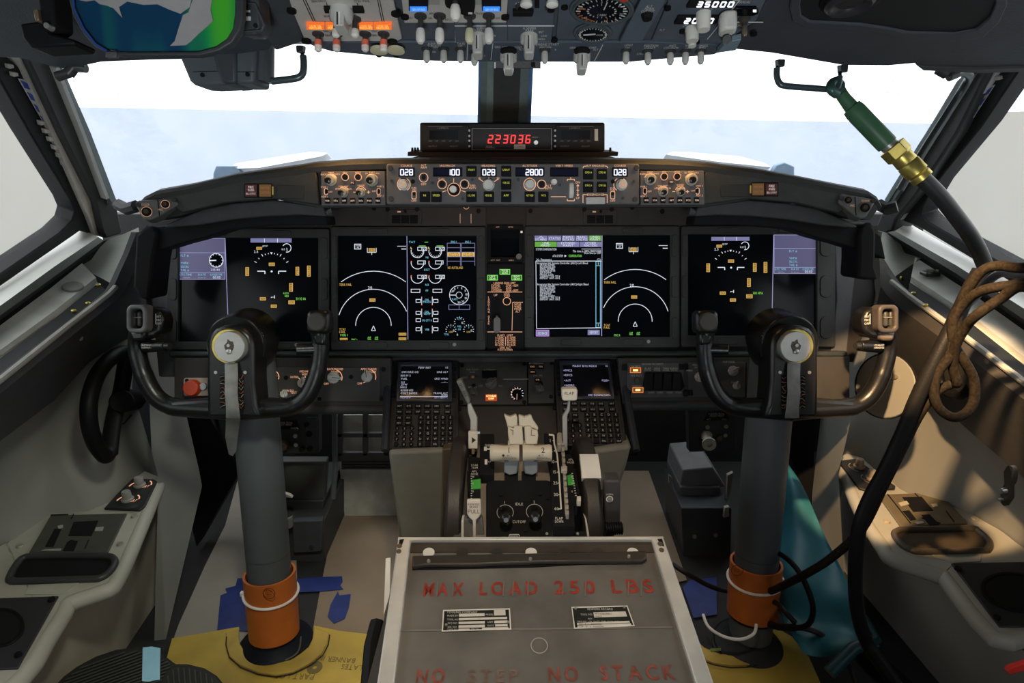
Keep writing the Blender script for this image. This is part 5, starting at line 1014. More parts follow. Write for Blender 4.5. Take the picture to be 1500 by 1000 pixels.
MB().plate(PBF, [(676, 761), (679, 761), (679, 800), (675.5, 800)], -.03, -.006).build('corner_edge', M('edge_white', (.55, .53, .48), .45), tq); MB().plate(PBF, [(857, 760), (859, 760), (866, 800), (862, 800)], -.04, -.012).build('corner_edge', M('edge_white2', (.55, .53, .48), .45), tq)
# trim wheels
def wheel(px0, px1, t0, yc, zc, r, band):
    x0, x1 = X0(px0, t0), X0(px1, t0); c = V((x0, yc, zc)); L = x1 - x0
    w_ = MB().lathe(c, (1, 0, 0), [(r * .3, 0), (r * .93, 0), (r * .98, L * .08), (r, L * .2), (r, L * .8), (r * .98, L * .92), (r * .93, L), (r * .3, L)], 64).build('trim_wheel', M('wheel_black_bronze', (.030, .026, .023), .4, bump=.1), tq)
    if band:
        p = []; q = []
        for i in range(9):
            a = R(band[0] + (band[1] - band[0]) * i / 8); p.append(V((0, yc - cos(a) * r, zc + sin(a) * r)))
        rings = [[V((x0 - .001, (b.y - yc) * s_ + yc, (b.z - zc) * s_ + zc)) for s_ in (1.0, )] for b in p]
        m = MB(); rr_ = []
        for b in p: rr_.append([V((x0 - .0008, yc + (b.y - yc) * 1.006, zc + (b.z - zc) * 1.006)), V((x1 + .0008, yc + (b.y - yc) * 1.006, zc + (b.z - zc) * 1.006)), V((x1 + .0008, yc + (b.y - yc) * .93, zc + (b.z - zc) * .93)), V((x0 - .0008, yc + (b.y - yc) * .93, zc + (b.z - zc) * .93))])
        m.loft(rr_); m.build('white_band', whitep, w_)
    return w_
wheel(652, 678, 1.03, .985, .405, .150, None); wr = wheel(858, 886, 1.0, .985, .405, .150, (60, 80))
MB().cyl(V((X0(886, 1.0), .955, .43)), V((X0(912, 1.0), .955, .43)), .045, k=24).build('wheel_hub_box', M('hub_box', (.035, .033, .033), .5), tq, .004)
m = MB(); HB = tilt(at(892, 727, t=1.02), 0)
MB().plate(HB, rr(886, 704, 909, 768, 5), -.03, .0).build('horn_box', M('horn_box', (.045, .042, .042), .5, bump=.1), tq, .003); m.text(HB, 'HORN', 893, 724, 2.6, .0006, wmax=10); m.ring(HB, 893, 731, 4.5, 1.4, .001); m.build('lettering', M('white_print4', (.6, .58, .52), .5), tq); MB().pcyl(HB, 893, 731, 3.4, 0, .004, 2.8, 8).build('cutout_button', steel, tq)
h = MB(); a, b = at(886, 774, t=1.0), at(912, 773, t=1.0); d = (b - a); n_ = 8
h.lathe(a, d, [q for i in range(n_) for q in ((.0085, d.length * i / n_), (.0105, d.length * (i + .3) / n_), (.0105, d.length * (i + .6) / n_), (.0085, d.length * (i + .8) / n_))] + [(.008, d.length)], 18); h.build('wheel_handle', black, tq)
# ---------------------------------------------------------------- pedestal cover
BX = Fr((0, .808, .487), (1, 0, 0), (0, .224, .044))
cv = thing('pedestal_cover', 'aluminium framed plastic cover over the pedestal, stencilled MAX LOAD 250 LBS', 'cover', (0, .65, .0))
MB().box((-.19, .42, 0), (.21, .80, .41)).build('support', M('cover_support', (.05, .048, .045), .6), cv)
MB().plate(BX, [(596, 789), (960, 787), (1030, 1010), (1090, 1200), (520, 1200), (570, 1010)], -.05, .0).build('plastic_sheet', M('scratched_plastic', (.135, .125, .112), .2, var=.3, scale=9, bump=.02, coat=1), cv)
for pts in ([(583, 787), (602, 787), (577, 1000), (545, 1250), (512, 1250), (552, 1000)], [(954, 787), (972, 786), (1046, 1000), (1135, 1250), (1100, 1250), (1020, 1000)]): MB().plate(BX, pts, -.055, .008).build('side_rail', alu, cv, .002)
MB().plate(BX, [(583, 786), (972, 785), (972.5, 789.5), (582.5, 790.5)], -.055, .008).build('front_rail', alu, cv, .001)
MB().plate(BX, [(603, 791), (953, 790), (958, 808), (601, 808)], .0, .002).build('front_band', M('front_band', (.045, .038, .032), .35, var=.2), cv)
for x in (628, 677, 728, 778, 826, 876, 927): MB().pcyl(BX, x, 810, 8.5, .0005, .0026, k=24).build('vent_hole', whitep if x in (628, 778, 927) else M('hole_%d' % x, (.03, .028, .025), .4), cv)
MB().plate(BX, [(604, 813), (947, 806), (947, 817), (940, 821), (790, 822), (690, 826), (625, 826), (604, 829)], .002, .010).build('strap', M('strap_dark', (.035, .030, .026), .4, bump=.2), cv, .002)
MB().plate(BX, [(604, 826), (625, 826), (690, 826), (790, 822), (940, 821), (947, 817), (947, 821), (780, 830), (604, 834)], .0005, .002).build('strap_edge', blackm, cv)
for x, y in ((628, 822.5), (777, 819.5), (921, 816)): MB().pcyl(BX, x, y, 3, .009, .013, 2).build('strap_screw', steel, cv)
for x, y in ((586, 805), (585, 813), (966, 802), (968, 811)): MB().pcyl(BX, x, y, 3.6, .0, .0096).build('rail_screw', M('bronze_screw', (.15, .12, .09), .4, .6), cv)
for pts in ([(585, 790), (592, 789), (588, 800), (584, 802)], [(963, 789), (970, 789), (973, 800), (968, 798)]): MB().plate(BX, pts, .008, .0086).build('corner_slot', blackm, cv)
MB().plate(BX, [(585, 922), (985, 917), (985.5, 919.5), (585, 924.5)], .0, .0012).build('sheet_seam', M('seam', (.16, .145, .13), .3), cv)
BOLD[0] = .02; _fc.resolution_u = 4; m = MB()
def stencil_text(m, t, x0, x1, y, h, n=.0008):
    x = x0; ws = [glyph(c)[2] if c != ' ' else .75 for c in t]; k = (x1 - x0) / sum(ws)
    for c, w_ in zip(t, ws):
        if c != ' ': m.text(BX, c, x + w_ * k / 2, y - (x - x0) * .012, h, n, sx=k / h * .86)
        x += w_ * k
[(lambda w_: (stencil_text(w_, q, a, b, y, 18), w_.build('stencil_word', stencil, cv, kind='stuff')))(MB()) for q, a, b, y in (('MAX', 618, 682, 863), ('LOAD', 700, 790, 861.5), ('250', 808, 875, 860), ('LBS', 892, 960, 858.5))]
MB()
# stencil bridges: thin gaps across the letters
m = MB()
for x in (641, 664, 738, 752, 774, 825, 858, 921, 940): m.line(BX, [(x, 851), (x - 1, 873)], 1.8, .0012)
m.build('stencil_marks', M('stencil_gap', (.135, .125, .112), .25, var=.2, scale=7), cv)
for q, a, b, y in (('NO', 607, 655, 990), ('NO', 800, 850, 987), ('STACK', 876, 992, 985)): m = MB(); stencil_text(m, q, a, b, y, 20); m.build('stencil_word', stencilf, cv, kind='stuff')
m = MB(); stencil_text(m, 'STEP', 682, 762, 990, 18); m.build('worn_stencil_lettering', M('worn_stencil', (.13, .085, .07), .5, var=.3, scale=90), cv)
BOLD[0] = 0; _fc.resolution_u = 2; MB().ring(BX, 790, 945, 12, 1.6, .0012).build('finger_hole', M('hole_ring', (.30, .29, .26), .25), cv)  # pale ring laid flat on the sheet
def placard(q, rows, lab):
    f = lambda u, v: (q[0][0] * (1 - u) * (1 - v) + q[1][0] * u * (1 - v) + q[2][0] * u * v + q[3][0] * (1 - u) * v, q[0][1] * (1 - u) * (1 - v) + q[1][1] * u * (1 - v) + q[2][1] * u * v + q[3][1] * (1 - u) * v)
    p = MB().plate(BX, [f(.02, 0), f(.98, 0), f(1, .06), f(1, 1), f(0, 1), f(0, .06)], .0, .0018).build('placard', M('placard_black_%d' % q[0][0], (.018, .02, .018), .3), cv)
    MB().frame(BX, [f(0, 0), f(1, 0), f(1, 1), f(0, 1)], [f(.018, .05), f(.982, .05), f(.982, .95), f(.018, .95)], .0016, .0024).build('placard_edge', M('placard_edge_%d' % q[0][0], (.6, .58, .52), .35), p)
    w_, k_, b_ = MB(), MB(), MB()
    for a in rows:
        if a[0] == 'w': w_.plate(BX, [f(a[1], a[2]), f(a[3], a[2]), f(a[3], a[4]), f(a[1], a[4])], .0016, .0023)
        elif a[0] == 't': k_.text(BX, a[3], *f(a[1], a[2]), a[4], .0024, al='l', wmax=a[5])
        else: b_.text(BX, a[3], *f(a[1], a[2]), a[4], .0027, al='l', wmax=a[5])
    w_.build('placard_field', M('placard_white_%d' % q[0][0], (.55, .52, .46), .45), p); k_.build('placard_lettering', M('placard_print_%d' % q[0][0], (.5, .48, .43), .5), p)
    if b_.v: b_.build('typed_lettering', inkb, p)
    for u, v in lab: MB().pcyl(BX, *f(u, v), 2, .0018, .0036).build('rivet', steel, p)
placard(((649, 893), (747, 890.5), (749, 921.5), (647, 924.5)), [('w', .24, .2, .62, .33), ('w', .76, .06, .93, .32), ('w', .24, .4, .95, .50), ('w', .24, .57, .62, .68), ('w', .76, .57, .95, .68), ('w', .24, .74, .62, .86), ('w', .77, .74, .95, .84), ('w', .24, .90, .40, .97), ('w', .58, .88, .96, .97), ('t', .06, .11, 'TOOLING COMPANY', 3, 50), ('t', .07, .27, 'MADE BY', 2.6, 16), ('t', .64, .27, 'MODEL', 2.6, 11), ('t', .07, .45, 'TOOL NO', 2.6, 16), ('t', .08, .62, 'SEQ NO', 2.6, 14), ('t', .66, .62, 'UNIT', 2.4, 9), ('t', .08, .80, 'SER NO', 2.6, 14), ('t', .66, .79, 'DATE', 2.4, 9), ('t', .08, .93, 'TYPE NO', 2.6, 15), ('t', .42, .92, 'SPECIAL', 2.2, 14)], ((.06, .72), (.96, .68)))
placard(((837, 888.5), (919, 886.5), (930, 916.5), (841, 920.5)), [('w', .37, .28, .93, .52), ('w', .06, .74, .94, .83), ('w', .06, .86, .95, .96), ('t', .28, .12, 'REWORK RECORD', 2.8, 42), ('t', .14, .36, 'TOOL NO.', 2.6, 18), ('t', .26, .57, 'REV', 2.2, 8), ('t', .07, .68, 'ORD NO  LTR  DATE  TIME  SHOP  INSP', 2.2, 74), ('b', .39, .35, 'MIT65B0910-1', 2.8, 42), ('b', .39, .47, '00025', 2.4, 20), ('b', .09, .79, '023   F   1   N2000761', 2.4, 60), ('b', .09, .91, '024   G   3   N2000761', 2.4, 60)], ((.07, .10), (.93, .10)))
MB().prism([at(566, 818, t=.98), at(573, 817, t=.98), at(572, 870, t=.95), at(563, 902, t=.93)], (0, -.004, .004)).build('white_edge_plate', whitep, cv)
for x0, y0, x1, y1 in ((548, 915, 540, 1010),): MB().tube([at(553, 912, t=.93), at(545, 945, t=.9), at(540, 1010, t=.85)], .012, 8).build('black_side_bumper', black, cv)
# ---------------------------------------------------------------- control columns and yokes (right one mirrored)
YK = tilt(CAM + ray(338, 507) * 1.154, 16)
yokem = M('yoke_black', (.007, .007, .0075), .33, bump=.1, spec=.4)
wiret = M('wire_tan', (.16, .14, .11), .5)
grip_warm_lit = M('grip_brown', (.055, .045, .04), .5)  # warm light on the right grip is put into its colour
CB = V((-.53, 1.075, .0)); CTp = V((-.53, 1.175, .705))
def colz(z): return CB + (CTp - CB) * (z / .705)
def yoke(s):
    MX[0] = s == 1; nm = 'left' if s == 0 else 'right'
    c = thing('control_column', 'grey control column with black yoke, %s seat, before the outboard displays' % nm, 'control column', CB, 'control columns')
    MB().tube([colz(.02), colz(.3), colz(.69)], .0455, 36).build('column_tube', colm, c); 
    for z in (.14, .225): MB().tube([colz(z), colz(z + .0015)], .0459, 36).build('tube_joint', M('joint_line_%d%d' % (s, int(z * 1000)), (.05, .055, .06), .4), c)
    hub = YK.hit(338, 507); ax = YK.n
    back = colz(.70)
    MB().lathe(back + (hub - back) * -.25, hub - back, [(.052, 0), (.056, .01), (.056, .075), (.054, .09)], 40).build('bearing_drum', yokem, c, .002)
    # scale ring on the drum
    y = MB(); body = [(303, 612), (302, 560), (303, 505), (306, 491), (315, 481), (327, 476.5), (345, 476.5), (357, 481), (367, 491), (371, 505), (372, 560), (375, 592), (382, 612)]
    y.plate(YK, body, -.045, .022); yk = y.build('yoke_hub', yokem, c, .007)
    m = MB(); DR = Fr(back + (hub - back) * .55, YK.u, YK.v); m2 = MB()
    cx, cy = 345, 504; mm = YK.sc(338, 507)[0]
    for i in range(16):
        a = R(104 - i * 5.6); p = hub + ax * -.0222; q1 = .0545 if i % 3 else .0525
        dv = YK.u * cos(a) + YK.v * sin(a); tv = YK.u * -sin(a) + YK.v * cos(a)
        q = [p + dv * .0562 + tv * .0005, p + dv * .0562 - tv * .0005, p + dv * q1 - tv * .0005, p + dv * q1 + tv * .0005]; m.prism(q, ax * .0005)
    MB().lathe(hub - ax * .085, ax, [(.050, 0), (.058, .004), (.058, .060), (.0565, .0625)], 44).build('scale_drum', yokem, c); m.build('scale_marks', M('scale_white_%d' % s, (.4, .4, .36), .5), c)
    MB().plate(YK, [(336, 467), (342, 467), (340, 463)], -.016, -.0145).build('pointer', whitep, c)
    # hub cap
    m = MB(); c0 = YK.hit(338, 507, .018); m.lathe(c0, ax, [(.0325, 0), (.0325, .006), (.031, .008)], 40); m.build('brass_ring', brass, yk)
    m = MB(); m.lathe(c0 + YK.u * .006, ax, [(.0285, .004), (.029, .014), (.0275, .019), (.027, .0195), (.0085, .0195), (.0075, .013)], 40); cap = m.build('hub_cap', steel, yk)
    m = MB(); cc = c0 + YK.u * .006 + ax * .0198; m.prism([cc + YK.u * a + YK.v * b for a, b in ((-.009, .003), (-.004, .006), (-.002, .014), (.003, .010), (.007, .010), (.009, .002), (.006, -.004), (.004, -.011), (-.003, -.013), (-.006, -.006))], ax * .0006); m.build('cap_recess', M('recess_dark_%d' % s, (.06, .05, .04), .3, .5), cap)
    m = MB(); m.lathe(cc + YK.v * -.008, ax, [(.0048, 0), (.0048, .003), (.003, .004)], 8); m.lathe(cc + YK.v * .003, ax, [(.003, 0), (.003, .004)], 8); m.build('cap_bolt', steel, cap)
    # wiring slot and tape
    for x0, x1 in ((322, 330), (349.5, 357)):
        MB().plate(YK, rc(x0, 549, x1, 598), .020, .0226).build('wiring_slot', blackm, yk)
    for i in range(9):
        q = i * 5.4; x0 = 322.5; MB().tube([YK.hit(x0, 553 + q + random.uniform(-3, 3), .0235), YK.hit(x0 + 4, 551 + q, .027), YK.hit(x0 + 8, 553 + q + random.uniform(-4, 4), .0235)], .0007, 5).build('wire', (M('wire_orange_%d%d' % (s, i), (.16, .05, .02), .5) if i % 2 else wiret), yk)
        MB().tube([YK.hit(350, 553 + q + random.uniform(-3, 3), .0235), YK.hit(353, 555 + q, .027), YK.hit(356.5, 552 + q + random.uniform(-4, 4), .0235)], .0007, 5).build('wire', (M('wire_orange2_%d%d' % (s, i), (.16, .05, .02), .5) if i % 2 == 0 else wiret), yk)
    for x, yy in ((317, 545), (360, 545)): MB().pcyl(YK, x, yy, 2.4, .020, .0235).build('screw', steel, yk)
    tp = [(329, 531, .026), (329.5, 548, .030), (329, 575, .031), (331, 596, .034), (331, 612, .024)]
    rows = [[YK.hit(a, b, n), YK.hit(a + 10, b + .5, n + .0015), YK.hit(a + (19 if b < 600 else 21), b, n)] for a, b, n in tp]
    if s == 0: tl = [[YK.hit(331, 613, .022), YK.hit(341, 613, .022), YK.hit(352, 613, .022)], [YK.hit(330, 640, -.01), YK.hit(339, 640, -.01), YK.hit(348, 642, -.01)], [YK.hit(335, 665, -.03), YK.hit(341, 668, -.03), YK.hit(346, 660, -.03)]]; rows += tl
    skin(rows).build('tape_strip', clearp, yk)
    # rim: both horns in one continuous tube each side
    ln = spline([YK.hit(x, yy, n) for x, yy, n in ((345, 603, -.012), (315, 600, -.012), (280, 598, -.012), (252, 595, -.012), (232, 584, -.011), (219, 567, -.010), (210, 547, -.009), (204, 527, -.009), (201, 510, -.009), (201, 496, -.006), (203, 484, 0))], 5)
    rads = [.018] * 6 + [.0175] * 10 + [.0165] * 15 + [.0155] * 30; MB().tube(ln, rads[:len(ln)], 16).build('left_horn', yokem, yk)
    ln = spline([YK.hit(x, yy, n) for x, yy, n in ((345, 603, -.012), (375, 600, -.012), (405, 598, -.012), (430, 594, -.012), (448, 581, -.011), (459, 562, -.010), (466, 540, -.009), (469, 518, -.009), (469, 500, -.009), (467, 486, -.006), (466, 474, 0))], 5)
    MB().tube(ln, rads[:len(ln)], 16).build('right_horn', yokem, yk)
    bar = [(245, 589), (300, 585), (390, 585), (430, 588), (436, 596), (420, 606), (385, 611), (340, 613), (290, 611), (255, 604), (240, 597)]
    MB().plate(YK, bar, -.030, .004).build('lower_bar', yokem, yk, .009)
    # outer grip: trim switch block
    gm = yokem
    MB().plate(YK, [(206, 452), (222, 449), (234, 455), (238, 468), (236, 486), (226, 494), (208, 497), (196, 494)], -.028, .014).build('switch_block', gm, yk, .006)
    rg = MB(); o_, i_ = rr(184.5, 446, 214.5, 487.5, 9, 6), rr(190.5, 452.5, 208, 481, 6, 6); rg.frame(YK, o_, i_, .006, .034); ring = rg.build('switch_guard', M('guard_grey', (.10, .10, .10), .4) if s == 0 else grip_warm_lit, yk, .003)
    MB().plate(YK, rr(188, 450, 211, 484, 7), .004, .012).build('switch_well', black, ring)
    for x in (195, 203): MB().plate(YK, rc(x - 3.4, 456, x + 3.2, 478), .010, .024).build('trim_switch', M('trim_sw_%d%d' % (s, x), (.045, .045, .042), .4), ring, .003)
    m = MB(); m.line(YK, [(191, 465), (207, 464.5)], 1.6, .0252); m.build('switch_bar', M('bar_l%d' % s, (.16, .16, .15), .4), ring)
    MB().plate(YK, [(188, 484), (212, 484), (210, 499), (192, 500)], -.014, .024).build('grip_neck', gm if s == 0 else M('grip_tan', (.14, .11, .09), .4), yk, .006)  # right neck takes the same painted warm light
    MB().cyl(YK.hit(214, 507, -.005), YK.hit(243, 506.5, .010), .0125, .010, 18).build('disengage_stub', gm, yk, .001); b = MB(); b.cyl(YK.hit(240, 506.5, .009), YK.hit(249, 506.5, .012), .0075, .006, 14); b.build('disengage_button', M('button_black_%d' % s, (.02, .02, .02), .25), yk)
    # inner grip
    MB().plate(YK, rr(448.5, 454.5, 482, 489, 8), -.022, .012).build('grip_head', gm, yk, .006); MB().pcyl(YK, 465.5, 471, 14.2, .010, .022, 13, 32).build('grip_cap', M('cap_olive_%d' % s, (.048, .045, .040), .5, bump=.1), yk, .002)
    MB().plate(YK, [(456, 486), (476, 486), (477, 506), (460, 506)], -.020, .008).build('grip_neck', gm, yk, .006)
    MB().cyl(YK.hit(466, 511, -.008), YK.hit(434, 512, .004), .0115, .0105, 18).build('inner_stub', gm, yk, .001)
    MX[0] = False
    # lettering is never mirrored
    w_ = MB(); f = (lambda x: x) if s == 0 else (lambda x: 1502.6 - x)
    for i, q in enumerate(('INT', 'MIC', 'OFF')): w_.text(YK, q, f(232.5), 463.5 + i * 5.2, 3, .0146, wmax=8)
    if s == 0: w_.line(YK, [(228, 459.5), (228, 474.5)], .9, .0146)
    else: w_.line(YK, [(f(228), 459.5), (f(228), 474.5)], .9, .0146)
    for i, q in enumerate(('AUTOPILOT', 'DISENGAGE')): w_.text(YK, q, f(216), 505.5 + i * 3.6, 2.4, .0128, wmax=17)
    w_.build('lettering', M('grip_print_%d' % s, (.62, .60, .54), .5), yk)
    # sleeve with ties
    MX[0] = s == 1
    z0, z1 = (.035, .180) if s == 0 else (.085, .205)
    t = thing('orange_sleeve', 'orange plastic sleeve tied round the foot of the %s column' % nm, 'protective sleeve', colz(z0), 'orange column sleeves')
    rings = []; n = 40; ri = []
    axd = (CTp - CB).normalized()
    m = MB(); lo, hi = colz(z0), colz(z1); e = axd.orthogonal().normalized(); g = axd.cross(e)
    def ringp(c_, r): return [c_ + (e * cos(2 * pi * i / n) + g * sin(2 * pi * i / n)) * r for i in range(n)]
    m.loft([ringp(lo, .0505), ringp(lo, .0535), ringp((lo + hi) / 2, .0545), ringp(hi, .0545), ringp(hi, .0495), ringp(lo, .0495)], close=True, cap=False); sl = m.build('sleeve', orange, t)
    MB().tube([lo + axd * -.003 + (e * cos(a) + g * sin(a)) * .049 for a in [2 * pi * i / 30 for i in range(30)]], .004, 6, close=True).build('sleeve_foot', blackm, t)
    zt = (lo * .32 + hi * .68); MB().tube([zt + (e * cos(a) + g * sin(a)) * .0565 + V((0, 0, .006 * sin(a))) for a in [2 * pi * i / 40 for i in range(40)]], .0030, 8, flat=1, close=True).build('cable_tie', ztie, t)
    hp = zt + V((-.055, -.012, .006)); MB().box(hp - V((.006, .005, .005)), hp + V((.004, .004, .005))).build('tie_head', ztie, t, .001)
    MX[0] = False
    fx = 394 if s == 0 else 1080; fy = 869 if s == 0 else 835; SF = Fr(at(fx, fy, t=(1.293 if s == 0 else 1.262)), (1, 0, 0), axd); m = MB(); m.ring(SF, fx, fy, 8.5, .8, .004); m.text(SF, 'BEND', fx, fy - 2, 2.4, .004, wmax=10); m.text(SF, 'HERE', fx, fy + 1.6, 2.4, .004, wmax=10); m.build('stamp', M('stamp_%d' % s, (.12, .03, .01), .5), sl)
yoke(0); yoke(1)
MX[0] = False
# ---------------------------------------------------------------- floor: papers, mats, tapes
def ground(name, mat, lab, cat, pts, z, th=.002, group=None, bev=0):
    return MB().prism([at(x, y, z=z) for x, y in pts], (0, 0, th)).build(name, mat, None, bev, label=lab, cat=cat, group=group)
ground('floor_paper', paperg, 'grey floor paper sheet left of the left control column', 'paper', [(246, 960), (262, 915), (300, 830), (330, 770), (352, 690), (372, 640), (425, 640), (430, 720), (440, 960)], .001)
ground('floor_paper', paper, 'brown floor paper sheet between the left column and the pedestal', 'paper', [(455, 940), (470, 860), (490, 760), (505, 690), (512, 660), (600, 660), (600, 940)], .001)
ground('floor_paper', M('brown_paper_dim', (.22, .17, .12), .8, var=.12, scale=6), 'brown floor paper sheet right of the pedestal cover', 'paper', [(900, 800), (900, 690), (950, 690), (975, 760), (1006, 850), (985, 855), (950, 840)], .003)  # darker copy of the brown paper, its shade put into the colour
# yellow mats with a round cut-out
def mat_(pts, arc, lab, inv=False):
    t = thing('yellow_mat', lab, 'mat', at(sum(p[0] for p in pts) / len(pts), 985, z=0)); th = .006
    MB().prism([at(x, y, z=.004) for x, y in pts], (0, 0, th)).build('mat_sheet', yellow, t, .002)
    MB().prism([at(x, y, z=.0105) for x, y in arc], (0, 0, .004)).build('mat_collar', M('collar_' + lab[-4:], (.42, .29, .055), .5, var=.3, scale=9, bump=.1), t, .002)
    return t
inner = [(351, 922), (350, 932), (352, 945), (360, 957), (373, 966), (390, 971), (408, 972), (425, 968), (440, 960), (452, 950), (458, 938), (460, 920)]
outer = [(482, 928), (480, 942), (472, 958), (455, 972), (430, 985), (405, 990), (378, 986), (352, 976), (335, 962), (330, 944), (331, 928)]
ymat = mat_([(252, 937), (300, 929), (351, 920)] + inner[1:-1] + [(460, 918), (500, 926), (560, 933), (575, 936), (570, 1040), (225, 1040)], inner + outer, 'yellow vinyl mat with a round cut-out around the left column')
m = MB(); GF = Fr((0, 1, .0108), (1, 0, 0), (0, 1, 0))
for x, y, q, h, r in ((470, 963, 'INI', 7, 170), (500, 966, 'BANNER', 7, 176), (518, 977, 'PLATES', 7, 176), (432, 990, 'PART 1 OF', 8, 178)): m.text(GF, q, x, y, h, .0002, rot=r)
m.ring(GF, 461, 977, 7, 8, .0003); m.build('mat_lettering', M('mat_print', (.16, .12, .04), .6), ymat)
m = MB(); m.line(GF, [(332, 932), (331, 944), (336, 962), (352, 977), (378, 987), (405, 991), (430, 986), (456, 973), (473, 959), (481, 943), (483, 929)], 1.6, .0045); m.build('seam', inkb, ymat)
inner = [(1010, 905), (1012, 925), (1018, 938), (1032, 951), (1055, 960), (1080, 962), (1100, 957), (1116, 945), (1122, 930)]
outer = [(1142, 938), (1136, 956), (1122, 968), (1098, 975), (1070, 976), (1045, 972), (1025, 964), (1010, 950), (1000, 940)]
ymr = mat_([(1000, 930)] + inner[2:] + [(1135, 920), (1160, 935), (1185, 965), (1205, 1010), (1215, 1050), (1030, 1050)], inner[1:] + outer, 'yellow vinyl mat with cut-out at the right column foot')
m = MB(); m.line(GF, [(1026, 966), (1045, 973), (1070, 977.5), (1098, 976.5), (1123, 969)], 1.6, .0045); m.line(GF, [(1058, 951), (1072, 950)], 2.4, -.002); m.build('seam', inkb, ymr)
# dark wells under the columns
for s in (0, 1):
    lx = 'left' if s == 0 else 'right'
    MX[0] = s == 1
    b = thing('column_boot', 'dark rubber boot in the floor well around the %s column' % lx, 'boot', (-.53, 1.075, .0), 'column boots')
    MB().lathe(V((-.53, 1.075, .0)), (0, 0, 1), [(.082, .0), (.082, .004), (.070, .010), (.060, .022), (.049, .030), (.047, .036)], 40).build('boot_cone', M('boot_dark_%d' % s, ((.006, .008, .014), (.022, .024, .026))[s], .6, spec=.2), b); MB().lathe(V((-.53, 1.075, .0045)), (0, 0, 1), [(.078, .0), (.078, .003)], 40).build('boot_flange', blackm, b)
    MX[0] = False
MB().tube(spline([at(1030, 900, t=1.30), at(1038, 918, t=1.27), at(1060, 932, t=1.262), at(1085, 936, t=1.262), at(1104, 928, t=1.268), at(1108, 914, t=1.28)], 5), .0032, 8).build('loose_cable_tie', ztie, None, label='loose white cable tie around the right column boot', cat='cable tie')
MB().tube(spline([at(376, 938, t=1.33), at(390, 962, t=1.325), at(412, 968, t=1.325), at(436, 955, t=1.33), at(441, 932, t=1.335)], 5), .0018, 6).build('loose_cable_tie', M('tie_dark', (.10, .10, .09), .5), None, label='thin dark loose tie around the left column boot', cat='cable tie')
# blue tapes
ground('blue_tape', btape, 'large blue tape patch on grey floor paper, left of the left column', 'tape', [(318, 924), (323, 872), (333, 868), (330, 862), (345, 858), (348, 847), (372, 846), (372, 900), (366, 924)], .0045, .0008, 'blue tape patches')
ground('blue_tape', btape, 'blue tape strip running from the left column across brown floor paper', 'tape', [(430, 848), (470, 845), (501, 844), (502, 852), (498, 857), (503, 863), (470, 866), (430, 868)], .0045, .0008, 'blue tape patches')
ground('blue_tape', btape, 'torn blue tape scrap on brown floor paper beside the pedestal', 'tape', [(495, 866), (497, 872), (514, 870), (511, 890), (505, 906), (489, 913), (480, 903), (484, 886)], .0045, .0008, 'blue tape patches')
ground('blue_tape', btape, 'shadowed blue tape strip on the floor left of the right column', 'tape', [(1010, 850), (1050, 845), (1050, 900), (1016, 905), (1000, 860)], .0045, .0008, 'blue tape patches')
ground('green_tape', M('green_tape', (.16, .22, .03), .5), 'small yellow-green tape scrap at the right column foot', 'tape', [(1040, 950), (1056, 949), (1056, 953), (1041, 954)], .016, .0008)
# ribbed pad with light blue tape, bottom left
rp = thing('ribbed_pad', 'black ribbed rubber pad with two rounded lobes, bottom left corner', 'pad', at(200, 1000, z=0)); zp = .16
big = [(80, 1003), (92, 990), (112, 975), (140, 960), (170, 950), (200, 946), (226, 950), (246, 962), (258, 971), (275, 971), (300, 977), (318, 988), (330, 1003), (338, 1040), (330, 1100), (40, 1100), (60, 1040)]
PP = [at(x, y, z=zp) for x, y in big]
MB().prism(PP, (0, 0, -.03)).build('pad_body', M('pad_rubber', (.020, .020, .018), .6), rp, .004)
MB().prism([p * .94 + sum(PP, V()) / len(PP) * .06 + V((0, 0, -.03)) for p in PP], (0, 0, -.128)).build('pad_base', blackm, rp)
ZP = Fr((0, 1, zp), (1, 0, 0), (0, 1, 0))
def inside(x, y, pts):
    r = False
    for (x0, y0), (x1, y1) in zip(pts, pts[1:] + pts[:1]):
        if (y0 > y) != (y1 > y) and x < (x1 - x0) * (y - y0) / (y1 - y0) + x0: r = not r
    return r
innerp = [(x + (195 - x) * .05, y + (1015 - y) * .09) for x, y in big]; mid = lambda x, y: x < 235 + (1000 - y) * .62
ribm = M('rib_rubber', (.05, .05, .045), .55)
for i in range(46):
    if i < 34: # diagonal ribs, big lobe
        a = [(60 + k * 3, 962 + i * 4.6 - (60 + k * 3 - 60) * .36) for k in range(90)]; run = [q for q in a if inside(*q, innerp) and mid(*q)]; g = 0
    else: a = [(236 + (i - 34) * 8 + k * .25, 965 + k * 3) for k in range(34)]; run = [q for q in a if inside(*q, innerp) and not mid(q[0] - 4, q[1])]; g = 1
    if len(run) > 2: MB().line(ZP, [run[0], run[-1]], 2.0, .0025).build('rib', ribm, rp, 0, False)
MB().plate(ZP, [(209, 948), (222, 946.5), (235, 949), (234, 995), (226, 996), (218, 998), (208, 997)], .0028, .0034).build('light_blue_tape', ltape, None, label='light blue tape strip stuck on the black ribbed pad', cat='tape')
